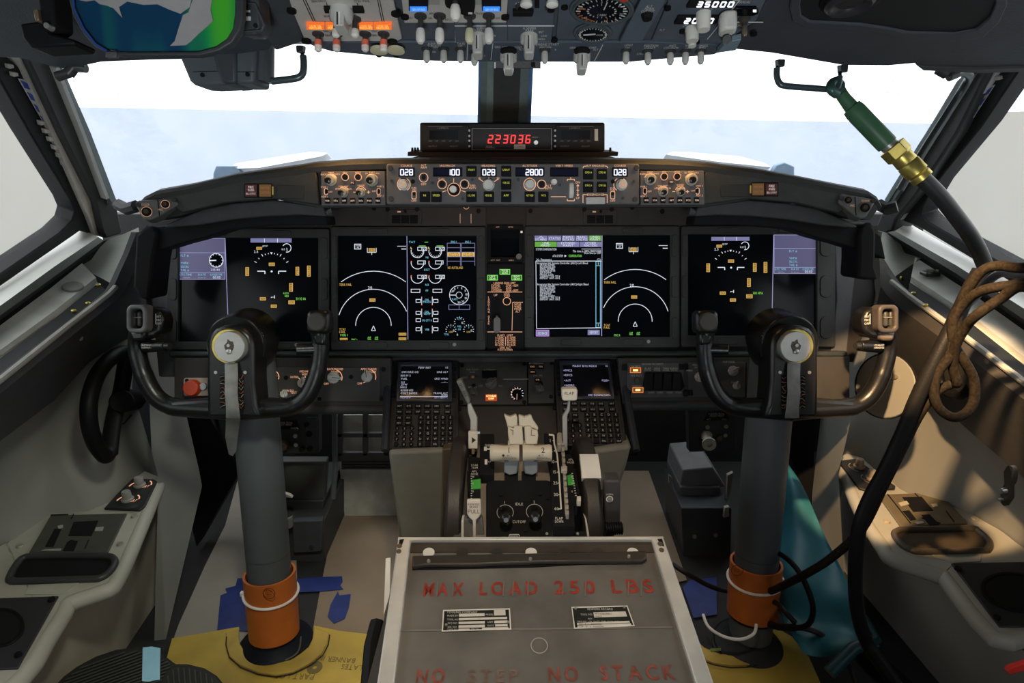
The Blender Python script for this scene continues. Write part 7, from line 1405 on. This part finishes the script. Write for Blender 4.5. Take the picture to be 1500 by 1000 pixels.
MB().lathe(OH.hit(1245, -4, -.003), OH.n, [(.026, 0), (.026, .008), (.022, .012), (.018, .011), (.014, .006)], 32).build('outlet', M('outlet_dark', (.025, .025, .028), .35), cr); MB().lathe(OH.hit(1250, -6, -.003), OH.n, [(.034, 0), (.034, .003), (.030, .005)], 32).build('outlet_flange', black, cr)
MB().plate(OH, [(1340, 95), (1356, 99), (1430, 101), (1500, 99), (1560, 100), (1560, 104), (1430, 108), (1352, 104)], -.012, -.001).build('trim_ceiling_edge', M('edge_dark', (.03, .033, .036), .55), None, .002, kind='structure')
CEl = [(-120, 90), (-20, 84), (30, 86), (72, 97), (98, 103), (150, 92), (230, 89), (290, 88), (398, 74), (402, 68), (440, 60), (405, -140), (-200, -250), (-240, 30)]
MB().plate(OH, CEl, -.05, -.004).build('trim_ceiling_left', linerd, None, .004, kind='structure')
# window bar and clamps below the ceiling
for s in (0, 1):
    lx = 'left' if s == 0 else 'right'
    t = thing('window_rod', 'dark rod with clamp under the ceiling at the %s windscreen corner' % lx, 'rod', at(100 if s == 0 else 1400, 110, y=1.0))
    P_ = [(-30, 76), (40, 80), (90, 88), (116, 86), (118, 96)] if s == 0 else [(1376, 98), (1392, 108), (1412, 106), (1420, 112), (1415, 122), (1398, 150), (1350, 225), (1318, 278)]
    MB().tube(spline([at(x, y, t=.86 if s == 0 else (1.0 + .02 * i)) for i, (x, y) in enumerate(P_)], 5), .0052 if s == 0 else .0068, 10).build('rod', M('rod_dark%d' % s, (.05, .06, .065), .35, .4), t)
    for (x, y), (x2, y2), r in (((100, 108), (112, 94), .008), ((84, 112), (104, 106), .007), ((112, 98), (126, 100), .007)) if s == 0 else (((1376, 100), (1388, 108), .010), ((1390, 112), (1402, 108), .008)): MB().cyl(at(x, y, t=.87 if s == 0 else 1.0), at(x2, y2, t=.87 if s == 0 else 1.0), r, r * .9, 14).build('clamp', M('clamp_m%d%d' % (s, x), (.08, .085, .085), .3, .5), t)
# handles on the windscreen top
def handle(lab, pts, feet, t0):
    t = thing('grab_handle', lab, 'handle', at(pts[0][0], pts[0][1], t=t0), 'windscreen grab handles')
    MB().tube(spline([at(x, y, t=t0) for x, y in pts], 5), .0048, 12).build('bar', M('handle_' + str(pts[0][0]), (.06, .085, .095), .3, .3), t)
    for x, y, q in feet: MB().prism([at(x - 5, y, t=t0 + .008), at(x + 6, y, t=t0 + .008), at(x + 5, y + 11, t=t0 + .008), at(x - 4, y + 11, t=t0 + .008)], (0, -.016, 0)).build('foot', dark, t, .002); MB().cyl(at(x, y + 9, t=t0), at(x + q, y + 18, t=t0), .0028, .0024, 10).build('rod', black, t)
handle('dark grab handle hanging left of the overhead panel', [(398, 119), (425, 116), (438, 113), (444, 106), (445, 92), (444, 82)], ((443, 68, 0),), .86)
handle('dark grab handle with green hose clip hung on it, right windscreen top', [(1138, 100), (1138, 112), (1142, 122), (1152, 126), (1190, 129), (1222, 131), (1228, 124), (1230, 112)], ((1139, 88, 0), (1230, 96, 1)), .95)
# ---------------------------------------------------------------- head-up display
hd = thing('head_up_combiner', 'green and blue tinted head-up combiner glass with torn masking paper', 'combiner glass', at(230, 80, t=.63))
HF = tilt(at(230, 40, t=.63), 12)
gl_ = [(104, -60), (106, 0), (112, 22), (126, 46), (140, 62), (156, 72), (176, 76), (290, 75), (316, 68), (332, 57), (341, 42), (344, 22), (346, -60)]
hm = bpy.data.materials.new('dichroic_glass'); hm.use_nodes = True  # green-to-blue reflection of the coating is put into the base colour
def _d():
    nt = hm.node_tree; b = nt.nodes['Principled BSDF']; N = nt.nodes.new; L = nt.links.new
    tc = N('ShaderNodeTexCoord'); mp = N('ShaderNodeMapping'); mp.inputs['Scale'].default_value = (4.6, 1, .6); L(tc.outputs['Object'], mp.inputs[0])
    wv = N('ShaderNodeTexNoise'); wv.inputs['Scale'].default_value = 5.2; wv.inputs['Detail'].default_value = 1; L(mp.outputs[0], wv.inputs['Vector'])
    sx = N('ShaderNodeSeparateXYZ'); L(tc.outputs['Object'], sx.inputs[0]); ma = N('ShaderNodeMath'); ma.operation = 'MULTIPLY_ADD'; ma.inputs[1].default_value = 1.5; ma.inputs[2].default_value = .0; L(sx.outputs[0], ma.inputs[0])
    ad = N('ShaderNodeMath'); ad.operation = 'ADD'; L(ma.outputs[0], ad.inputs[0]); L(wv.outputs['Fac'], ad.inputs[1])
    r = N('ShaderNodeValToRGB'); e = r.color_ramp.elements; e[0].position = .42; e[0].color = (.008, .045, .10, 1); e[1].position = .80; e[1].color = (.06, .42, .03, 1)
    q = e.new(.52); q.color = (.01, .10, .11, 1); q = e.new(.62); q.color = (.012, .26, .07, 1)
    L(ad.outputs[0], r.inputs[0]); L(r.outputs[0], b.inputs['Base Color']); b.inputs['Roughness'].default_value = .15; b.inputs['Coat Weight'].default_value = .5
_d()
MB().plate(HF, gl_, -.004, 0).build('glass_plate', hm, hd)
rim_o = [(100, -60), (101, 2), (107, 24), (122, 50), (137, 67), (155, 77), (176, 81), (292, 81), (320, 74), (340, 62), (351, 44), (355, 22), (356, -60)]
MB().frame(HF, rim_o, gl_, -.006, .004).build('rubber_frame', M('frame_rubber', (.035, .04, .045), .5), hd, .002); MB().line(HF, [(105, -20), (108, 12), (122, 42), (140, 65), (157, 75)], 3, .0046).build('blue_edge', M('edge_blue', (.02, .06, .22), .3), hd); MB().plate(HF, rc(154, 75, 170, 84), .003, .008).build('frame_clip', M('clip_grey', (.08, .085, .09), .4), hd, .001)
pap = M('grey_masking_paper', (.30, .30, .30), .8, var=.15, scale=12, bump=.3)
for pts in ([(112, -60), (116, 0), (126, 2), (138, 0), (146, 6), (156, 8), (166, 12), (179, 26), (174, 10), (186, 2), (210, 7), (230, 6), (248, 14), (264, 20), (278, 10), (292, -60)], [(285, -8), (276, 18), (268, 22), (262, 40), (256, 60), (249, 67), (272, 66), (280, 60), (290, 50), (304, 38), (312, 30), (308, 14), (312, -8)]): MB().plate(HF, pts, .001, .0016).build('masking_paper', pap, hd)
hj = thing('head_up_projector', 'dark blue-grey head-up projector box above the left windscreen', 'projector', at(330, 125, t=.82))
hjm = M('projector_grey', (.060, .075, .085), .5, bump=.12)
J = tilt(at(330, 100, t=.84), 6)
MB().plate(J, [(258, 72), (350, 66), (352, 123), (300, 125), (284, 124), (277, 118)], -.05, .004).build('lens_box', hjm, hj, .004)
MB().plate(J, [(306, 60), (345, 60), (346, 122), (325, 123), (316, 100)], -.05, .012).build('centre_rib', M('projector_dark', (.035, .042, .048), .5), hj, .004); MB().plate(J, [(344, 58), (375, 58), (372, 122), (344, 122)], -.05, .008).build('right_box', hjm, hj, .004)
a, b = J.hit(385, 56, -.02), J.hit(384, 120, -.02); MB().cyl(a, b, .016, .016, 24).build('lens_barrel', M('barrel', (.045, .055, .06), .35), hj, .001)
for x0, y0, x1, y1 in ((283, 105, 322, 104), (344, 105, 372, 105)): MB().line(J, [(x0, y0), (x1, y1)], .8, .0086 if x0 > 300 else .0046).build('joint', blackm, hj)
for x, y, n in ((297, 110, .004), (363, 109, .008)): MB().pcyl(J, x, y, 3, n, n + .002).build('screw', black, hj)
K = tilt(at(370, 20, t=.66), 0)
MB().plate(K, [(340, -60), (372, -60), (382, 40), (376, 52), (352, 52), (346, 30)], -.03, .004).build('switch_bracket', M('bracket_dark', (.03, .035, .04), .5), hj, .003); MB().frame(K, [(354, 2), (374, 4), (388, 36), (384, 46), (354, 48)], [(356, 5), (372, 7), (384, 36), (381, 43), (356, 45)], .003, .007).build('bracket_bezel', M('bezel_dark', (.045, .05, .055), .5), hj, .001)
MB().plate(K, rc(360, 24, 367, 30), .004, .0055).build('white_label', inkw, hj); MB().plate(K, rc(359, 15, 366, 18), .004, .0055).build('white_label', inkw, hj); MB().pcyl(K, 375, 38, 3, .004, .006).build('screw', black, hj)
MB().plate(OH, [(345, -120), (402, -120), (440, 40), (446, 62), (404, 76), (392, 60), (372, -20)], -.02, .006).build('trim_ceiling_beam', M('beam_dark', (.045, .052, .06), .6, bump=.25), None, .004, kind='structure')
sv = thing('stowage_arm', 'dark folded arm beside the head-up combiner, top left corner', 'arm', at(60, 60, t=.8)); SVF = tilt(at(60, 30, t=.64), 10)
MB().plate(SVF, [(52, -40), (75, -40), (80, 38), (66, 46), (58, 30)], -.02, .01).build('arm', blackm, sv, .003); MB().plate(SVF, [(48, 14), (54, 12), (57, 30), (51, 31)], .0, .014).build('bronze_latch', M('latch_bronze', (.20, .16, .10), .35, .5), sv, .001); MB().plate(SVF, [(28, 34), (60, 30), (74, 48), (110, 58), (110, 66), (44, 70), (32, 56)], -.03, .004).build('bracket', black, sv, .004); MB().pcyl(SVF, 76, 41, 5, .008, .016, 4).build('pivot', steel, sv)
# ---------------------------------------------------------------- hose and cables
hz = thing('oxygen_hose', 'dark hose with green and brass fittings hung across the right windscreen', 'hose', at(1440, 372, x=.93))
T0 = .95
hp_ = lambda x, y, t: at(x, y, t=t)
MB().tube(spline([hp_(1226, 138, .945), hp_(1218, 132, .94), hp_(1217, 124, .945), hp_(1224, 119, .955), hp_(1231, 124, .96), hp_(1232, 132, .955), hp_(1240, 144, .955)], 5), .0068, 12).build('hook', M('hook_green', (.05, .11, .09), .35, .3), hz)
MB().tube([hp_(1232, 138, .955), hp_(1248, 158, .955)], [.0085, .0105], 16).build('green_neck', greenp, hz)
a, b = hp_(1246, 156, .955), hp_(1300, 212, .95); MB().lathe(a, b - a, [(.006, 0), (.0135, .002), (.0150, .01), (.0150, (b - a).length - .004), (.0145, (b - a).length)], 24).build('green_tube', greenp, hz)
MB().cyl(hp_(1297, 208, .951), hp_(1312, 222, .949), .0125, .0125, 24).build('steel_collar', steel, hz)
a, b = hp_(1305, 214, .951), hp_(1352, 262, .945); L_ = (b - a).length
MB().lathe(a, b - a, [(.013, 0), (.0195, .002), (.0195, L_ * .28), (.0165, L_ * .32)], 6).build('brass_nut', brass, hz, .0008); MB().lathe(a, b - a, [(.0150, L_ * .26), (.0158, L_ * .5), (.0150, L_ * .52), (.0165, L_ * .55), (.0165, L_ * .82), (.013, L_ * .84), (.0155, L_ * .88), (.0155, L_)], 24).build('brass_body', brass, hz)
MB().tube(spline([hp_(1346, 256, .946), hp_(1375, 285, .95), hp_(1400, 316, .96), hp_(1422, 346, .98), hp_(1436, 372, 1.0), hp_(1446, 398, 1.03)], 6), .0118, 18).build('rubber_hose', M('hose_dark', (.028, .029, .031), .4), hz)
def cable(lab, pts, r, mat, k=6, cat='cable', nm='braided_cable'):
    path = spline([at(x, y, t=t) for x, y, t in pts], k); return MB().tube(path, r, 12).build(nm, mat, None, label=lab, cat=cat)
C_ = M
cable('brown braided cable looping in a bight over the right window ledge', [(1560, 378, .80), (1500, 392, .83), (1465, 389, .86), (1440, 396, .88), (1420, 420, .90), (1405, 452, .92), (1398, 490, .93), (1392, 520, .93), (1374, 545, .94), (1368, 575, .945), (1376, 598, .945), (1396, 611, .94), (1416, 604, .94), (1427, 585, .94), (1426, 555, .935), (1412, 528, .93), (1398, 505, .93), (1396, 470, .925), (1412, 445, .91), (1440, 425, .88), (1500, 414, .84), (1560, 396, .80)], .0072, cablem)
cable('brown braided cable hanging from the right ledge knot to the floor', [(1560, 452, .80), (1500, 420, .83), (1462, 440, .86), (1430, 462, .88), (1415, 478, .90), (1400, 505, .92), (1396, 535, .935), (1402, 560, .94), (1394, 562, .95), (1370, 575, .955), (1345, 610, .965), (1320, 660, .975), (1295, 710, .985), (1262, 775, 1.01), (1220, 815, 1.05), (1185, 838, 1.09), (1150, 856, 1.17), (1128, 866, 1.30), (1105, 872, 1.40)], .0072, C_('brown_braid_dark', (.016, .012, .008), .7, var=.5, scale=260, spec=.08))
cable('thick black cable running from the right ledge down to the floor corner', [(1436, 396, .93), (1420, 425, .935), (1395, 478, .94), (1372, 524, .945), (1345, 580, .955), (1320, 640, .965), (1296, 690, .975), (1272, 735, .98), (1258, 775, .985), (1253, 830, 1.0), (1254, 880, 1.02), (1262, 920, 1.03), (1275, 950, 1.03), (1300, 985, 1.0), (1330, 1030, .97)], .0112, cableb)
cable('grey cable crossing above the right side window ledge', [(1560, 390, .82), (1500, 402, .85), (1468, 400, .88), (1448, 412, .90), (1428, 436, .93), (1410, 452, .95)], .0060, C_('cable_grey', (.16, .16, .17), .4))
cable('black cable loop lying on the floor beside the right sleeve', [(1110, 806, 1.40), (1135, 808, 1.32), (1155, 820, 1.26), (1172, 840, 1.215), (1186, 870, 1.19), (1191, 895, 1.19), (1183, 915, 1.2), (1160, 920, 1.235), (1136, 918, 1.275), (1112, 908, 1.39)], .0055, cableb)
cable('black cable running along the floor to the bottom right edge', [(1100, 900, 1.40), (1135, 915, 1.29), (1165, 918, 1.235), (1195, 925, 1.22), (1220, 942, 1.2), (1238, 965, 1.17), (1250, 990, 1.14), (1262, 1030, 1.11)], .0055, C_('cable_black2', (.012, .012, .012), .45))
cable('black cable crossing behind the right column to the pedestal', [(985, 826, 1.36), (1010, 842, 1.35), (1050, 862, 1.42), (1100, 870, 1.40), (1135, 882, 1.30), (1150, 896, 1.25), (1165, 912, 1.24)], .0055, C_('cable_black3', (.012, .012, .012), .45))
MB().tube([at(1262, 945, z=.02), at(1275, 962, z=.02), at(1300, 985, z=.02), at(1350, 1030, z=.02)], .02, 10, flat=1).build('black_hose_end', blackm, None, label='black hose end on the floor below the right console', cat='hose')
# teal protective sheet
tsr = [[(1118, 640), (1132, 652), (1146, 668)], [(1120, 700), (1150, 700), (1176, 712)], [(1118, 780), (1160, 770), (1206, 782)], [(1118, 850), (1175, 835), (1240, 848)], [(1134, 884), (1185, 885), (1262, 898)], [(1154, 915), (1200, 925), (1282, 934)], [(1178, 957), (1225, 960), (1288, 946)]]
ty = [(1.62, 1.62, 1.60), (1.52, 1.53, 1.50), (1.50, 1.44, 1.38), (1.40, 1.33, 1.275), (1.33, 1.265, 1.215), (1.275, 1.215, 1.175), (1.19, 1.17, 1.16)]
rows = []
for r_, q in zip(tsr, ty):
    ps = spline([at(x, y, t=t) for (x, y), t in zip(r_, q)], 6); rows.append(ps)
cols = list(zip(*rows)); cols = [spline(c, 5) for c in cols]
dense = []
for j, c in enumerate(cols): dense.append([p + V((-.5, -.3, .6)).normalized() * (.013 * sin(j * .7 + i * .3) + .008 * sin(i * .55 - j * .2)) for i, p in enumerate(c)])
skin(dense).build('protective_sheet', tealc, None, label='teal plastic sheet draped down the right foot well to the floor', cat='sheet')
MB().tube([at(1262, 905, t=1.19), at(1282, 936, t=1.16), at(1250, 950, t=1.15), at(1215, 985, t=1.14)], .012, 10).build('sheet_roll', M('teal_dark', (.012, .05, .06), .4), None, label='rolled dark edge of the teal sheet by the right console', cat='sheet')
MB().prism([at(1474, 984, t=.80), at(1478, 978, t=.80), at(1560, 950, t=.80), at(1760, 900, t=.80), at(1760, 918, t=.80), at(1562, 968, t=.80), at(1480, 989, t=.80)], (0, .006, 0)).build('red_streamer', red, None, .002, label='red streamer tip entering at the bottom right corner', cat='streamer')
# ---------------------------------------------------------------- console fittings
CZ = Fr((0, 1, ZC), (1, 0, 0), (0, 1, 0))
for s in (0, 1):
    lx = 'left' if s == 0 else 'right'
    t = thing('console_dimmer_panel', 'small black panel with two knobs at the front of the %s side console' % lx, 'control panel', CZ.hit(190, 735) if s == 0 else CZ.hit(1265, 690), 'side console knob panels')
    pts = [(152, 744), (172, 722), (194, 700), (225, 701), (230, 704), (212, 741), (204, 746)] if s == 0 else [(1231, 674), (1253, 671), (1312, 711), (1311, 715), (1268, 717), (1258, 714), (1232, 680)]
    MB().plate(CZ, pts, .0, .006).build('plate', M('console_black%d' % s, (.018, .018, .018), .5), t, .002)
    for x, y in ((187, 732), (205, 711)) if s == 0 else ((1258, 684), (1276, 701)):
        p = CZ.hit(x, y, .006); k = MB().lathe(p, (0, 0, 1), [(.013, 0), (.013, .004), (.0098, .006), (.0094, .020), (.008, .023)], 22).build('dimmer_knob', M('dimmer_%d%d' % (s, x), (.26, .25, .23) if s == 0 else (.40, .32, .22), .5), t)  # right knobs coloured as lit by the warm lamp
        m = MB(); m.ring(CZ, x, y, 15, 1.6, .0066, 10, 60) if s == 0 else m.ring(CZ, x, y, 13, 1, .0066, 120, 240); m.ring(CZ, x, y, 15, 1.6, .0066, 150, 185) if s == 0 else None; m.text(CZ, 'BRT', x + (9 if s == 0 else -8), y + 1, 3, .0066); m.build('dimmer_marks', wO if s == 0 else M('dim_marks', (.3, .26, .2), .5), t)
    MB().pcyl(CZ, 197 if s == 0 else 1302, 743 if s == 0 else 713, 5, .006, .009).build('screw', dark, t)
    # oxygen mask box panel
    t = thing('mask_box_panel', 'rectangular %s panel with dark openings on the %s side console' % (('dark', 'left') if s == 0 else ('olive lit', 'right')), 'panel', CZ.hit(110, 810) if s == 0 else CZ.hit(1360, 770), 'side console mask panels')
    pts = [(42, 809), (74, 754), (186, 751), (158, 808)] if s == 0 else [(1286, 724), (1378, 720), (1418, 766), (1320, 771)]
    inn = MB().plate(CZ, pts, .0, .005).build('plate', M('mask_panel%d' % s, (.055, .055, .045) if s == 0 else (.13, .105, .065), .5, bump=.1), t, .002)  # right plate, marks and studs carry the warm lamp light in their colours
    for q in (([(100, 784), (108, 764), (144, 762), (134, 784)], [(92, 806), (98, 794), (104, 790), (114, 792), (108, 806)], [(66, 800), (80, 774), (90, 774), (78, 800)]) if s == 0 else ([(1322, 728), (1350, 727), (1367, 747), (1338, 749)], [(1350, 754), (1362, 753), (1376, 768), (1362, 769)], [(1322, 748), (1332, 747), (1342, 760), (1334, 762)])): MB().plate(CZ, q, .004, .0062).build('opening', blackm, t)
    for q in (([(84, 770), (92, 768), (92, 772), (86, 774)], [(140, 772), (152, 771), (150, 777), (139, 777)], [(60, 806), (66, 804), (90, 803), (88, 806)]) if s == 0 else ([(1316, 736), (1328, 733), (1332, 738), (1320, 741)], [(1364, 738), (1372, 737), (1374, 741), (1367, 742)], [(1340, 764), (1352, 763), (1354, 766), (1344, 767)])): MB().plate(CZ, q, .005, .0066).build('white_mark', M('mask_mark%d' % s, (.3, .3, .26) if s == 0 else (.45, .40, .30), .5), t)
    for q in (([(74, 754), (100, 753)], [(130, 790), (124, 803)], [(108, 752), (104, 760)]) if s == 0 else ([(1300, 723), (1334, 766)], [(1340, 722), (1346, 728)], [(1386, 748), (1398, 764)], [(1350, 758), (1378, 766)])): MB().line(CZ, q, 1.4, .0058).build('panel_joint', blackm, t)
    for x, y in ((176, 797), (197, 756), (29, 800)) if s == 0 else ((1299, 764), (1428, 760), (1398, 722)): MB().pcyl(CZ, x, y, 5, .0005, .004, 4, 12).build('stud', M('stud%d%d' % (s, x), (.3, .29, .25) if s == 0 else (.5, .42, .28), .4, .3), t)
    # pocket tray with rolled edge
    t = thing('console_tray', 'dark oblong pocket with rolled rim on the %s side console' % lx, 'tray', CZ.hit(90, 850) if s == 0 else CZ.hit(1380, 805), 'side console pockets')
    rim = [(14, 846), (22, 830), (34, 817), (60, 814), (150, 814), (166, 818), (168, 826), (160, 838), (148, 846), (130, 848), (30, 851), (18, 850)] if s == 0 else [(1310, 782), (1316, 777), (1330, 775), (1420, 774), (1432, 777), (1446, 789), (1450, 797), (1446, 804), (1436, 806), (1352, 808), (1332, 804), (1318, 795)]
    pl = [CZ.hit(x, y, .004) for x, y in rim]; MB().tube(spline(pl, 4, True), .0065, 10, close=True).build('rolled_rim', M('tray_rim%d' % s, (.035, .036, .035) if s == 0 else (.075, .06, .045), .4), t); MB().plate(CZ, rim, .0, .0025).build('pocket', blackm if s == 0 else M('pocket_brown', (.05, .036, .022), .6), t)  # right rim and pocket browned to stand for warm light
    # cup holder plate
    t = thing('cup_holder', 'black plate with a round cup hole on the %s side console' % lx, 'cup holder', CZ.hit(40, 980) if s == 0 else CZ.hit(1480, 915), 'side console cup holders')
    pts = [(-120, 1080), (-60, 880), (0, 875), (86, 872), (26, 978), (-20, 980), (-30, 1010), (-60, 1080)] if s == 0 else [(1393, 824), (1500, 822), (1620, 850), (1640, 920), (1500, 917), (1464, 917)]
    MB().plate(CZ, pts, .0, .004).build('plate', M('cup_plate%d' % s, (.024, .025, .027), .5, bump=.1), t, .002)
    cx, cy, rx, ry = (0, 918, 31, 25) if s == 0 else (1490, 866, 46, 26)
    hole = [(cx + rx * cos(2 * pi * i / 36) + (-4 * sin(2 * pi * i / 36) if s == 0 else 12 * sin(2 * pi * i / 36)), cy + ry * sin(2 * pi * i / 36)) for i in range(36)]
    big = [(cx + (x - cx) * 1.14, cy + (y - cy) * 1.14) for x, y in hole]; MB().frame(CZ, big, hole, .003, .0065).build('cup_rim', black, t, .001); MB().plate(CZ, hole, .003, .0046).build('cup_hole', M('hole_black%d' % s, (.002, .002, .002), .9), t)
    for x, y in ((76, 879), (27, 960)) if s == 0 else ((1403, 834), (1460, 905)): MB().pcyl(CZ, x, y, 5, .004, .009, 4.4, 14).build('screw', black, t)
    MB().plate(CZ, [(36, 870), (42, 856), (116, 853), (112, 858), (96, 868), (84, 870)] if s == 0 else [(1362, 808), (1440, 806), (1436, 822), (1394, 824), (1366, 814)], .0, .0015).build('console_flap', M('flap%d' % s, (.36, .36, .30), .5), t, .0006)
# round access cover on the right wall, hook
RW = fr3(at(1255, 520, t=1.36), at(1345, 530, t=1.22), at(1300, 640, t=1.25))
rc_ = thing('access_cover', 'large round flush access cover with one screw on the right sidewall', 'cover', RW.hit(1296, 612)); pts = circ(1297, 565, 44, 40, 47)
MB().plate(RW, pts, -.004, .003).build('disc', liner, rc_, .002); MB().frame(RW, circ(1297, 565, 45.5, 40, 48.5), pts, -.004, .0015).build('gap_ring', seal, rc_); MB().pcyl(RW, 1313, 552, 3.2, .003, .007).build('screw', M('cover_screw', (.3, .25, .2), .4, .5), rc_)
wh_ = thing('coat_hook', 'small bronze hook latch on the right sidewall above the console', 'hook', at(1470, 740, t=.92)); WHF = Fr(at(1470, 710, t=.93), (.25, -1, 0), (0, 0, 1))
MB().plate(WHF, [(1469, 690), (1474, 682), (1480, 682), (1484, 690), (1482, 706), (1478, 712), (1478, 730), (1470, 742), (1464, 736), (1464, 720), (1470, 708)], -.004, .008).build('plate', M('hook_bronze', (.10, .08, .06), .35, .5), wh_, .002); MB().pcyl(WHF, 1472, 718, 4.5, .008, .016, 3.5).build('hook_pin', steel, wh_); MB().pcyl(WHF, 1468, 730, 3, .008, .018, 2.5).build('hook_pin', steel, wh_)
# tray discs, latches, shelf clips
for s in (0, 1):
    lx = 'left' if s == 0 else 'right'
    if s == 0:
        c, nn = on(107, 421); m = MB().lathe(c, nn, [(.019, 0), (.019, .003), (.0175, .0045)], 32).build('tray_disc', M('disc_grey', (.24, .25, .22), .5), None, label='round grey disc lying in the left ledge tray', cat='disc')
    else:
        t = thing('ledge_latch', 'small dark latch knob in the right ledge tray', 'latch', at(1363, 402, x=.895)); c = on(1363, 404)[0]; MB().box(c + V((-.018, -.014, 0)), c + V((.014, .014, .010))).build('latch_body', M('latch_dark', (.06, .065, .06), .35, .4), t, .004); MB().lathe(c + V((-.002, 0, .010)), (0, 0, 1), [(.009, 0), (.009, .003), (.006, .004)], 20).build('latch_knob', M('latch_grey', (.2, .21, .2), .35, .5), t); MB().lathe(c + V((.012, .0, .008)), (0, 0, 1), [(.003, 0), (.003, .006)], 10).build('pin', cream, t)
    for i, (x, y) in enumerate(((144, 418), (129, 445), (108, 456)) if s == 0 else ((1321, 407), (1338, 430), (1356, 448))):
        p, nn = on(x, y); MB().lathe(p, nn, [(.0045, 0), (.0045, .003), (.002, .004)], 14).build('ledge_screw', brass, None, label='brass screw in the %s ledge channel, %s of three from the front' % (lx, ('first', 'second', 'third')[i]), cat='screw')
    SHF = fr3(*[at(x, y, x=(-1 if s == 0 else 1) * q) for x, y, q in (((150, 351, .965), (196, 385, .85), (168, 418, .852)) if s == 0 else ((1300, 341, .965), (1290, 392, .85), (1303, 412, .852)))])
    arm = thing('shelf_clip', 'flat grey bracket with round hole on the %s shelf by the glareshield' % lx, 'bracket', SHF.hit(170, 372) if s == 0 else SHF.hit(1290, 350))
    q = [(152, 368), (165, 357), (172, 364), (166, 372), (161, 376), (158, 370)] if s == 0 else [(1282, 340), (1290, 342), (1298, 356), (1302, 366), (1296, 364), (1284, 350)]
    MB().plate(SHF, q, .0, .004).build('plate', silld, arm, .001); (MB().pcyl(SHF, 166, 367, 5, .004, .007) if s == 0 else MB().pcyl(SHF, 1301, 385, 3, .0, .004)).build('stud', M('shelf_stud%d' % s, (.25, .26, .24), .4, .3), arm); (MB().pcyl(SHF, 161, 395, 4, .0, .004) if s == 0 else MB().pcyl(SHF, 1293, 352, 3, .004, .007)).build('stud', M('shelf_stud2%d' % s, (.25, .26, .24), .4, .3), arm)
p = at(116, 495, x=-.845); MB().lathe(p, (1, -.2, .3), [(.006, -.004), (.006, .003), (.003, .004)], 16).build('band_stud', M('stud_pale', (.3, .31, .3), .4, .3), None, label='small pale stud on the left padded band', cat='stud')
p = at(1354, 477, x=.845); t_ = thing('band_button', 'round recessed button on the right padded band', 'button', p); MB().lathe(p, (-1, -.3, .3), [(.013, -.004), (.013, .002), (.010, .004), (.009, .002)], 24).build('button_rim', M('rim_brown', (.09, .075, .06), .4), t_); MB().lathe(p, (-1, -.3, .3), [(.006, -.002), (.006, .005), (.004, .006)], 16).build('button', M('btn_brown', (.05, .04, .03), .4, .4), t_)
gr = thing('cable_grommet', 'dark oval grommet on the right padded band where the cables knot', 'grommet', at(1396, 590, x=.86)); MB().tube(spline([at(x, y, x=.862) for x, y in ((1384, 540), (1404, 530), (1420, 545), (1420, 568), (1404, 580), (1386, 574), (1378, 558))], 4, True), .008, 8, close=True).build('rim', black, gr); MB().prism([at(x, y, x=.868) for x, y in ((1384, 540), (1404, 530), (1420, 545), (1420, 568), (1404, 580), (1386, 574), (1378, 558))], (.01, 0, 0)).build('mouth', blackm, gr)
# wipers outside
wm = M('wiper_pale', (.85, .88, .93), .5)
for s in (0, 1):
    t = thing('windscreen_wiper', 'pale wiper arm outside the %s windscreen base' % ('left' if s == 0 else 'right'), 'wiper', at(400, 240, y=1.95) if s == 0 else at(1060, 240, y=1.95)); P_ = [(334, 247), (345, 239), (455, 222), (480, 224), (470, 229), (380, 246)] if s == 0 else [(975, 226), (985, 222), (1010, 223), (1085, 229), (1122, 239), (1130, 245), (1060, 238), (1000, 230)]
    MB().prism([at(x, y, y=1.97 + max(0, 250 - y) * .006) for x, y in P_], (0, .05, -.02)).build('arm', wm, t, .003); Q = [(310, 320), (312, 254), (316, 243), (344, 243), (352, 252), (352, 320)] if s == 0 else [(1132, 320), (1132, 252), (1138, 242), (1150, 238), (1164, 244), (1164, 320)]
    MB().prism([at(x, y, y=1.99) for x, y in Q], (0, .03, 0)).build('pivot', M('pivot_blue%d' % s, (.20, .30, .42), .5), t, .003)
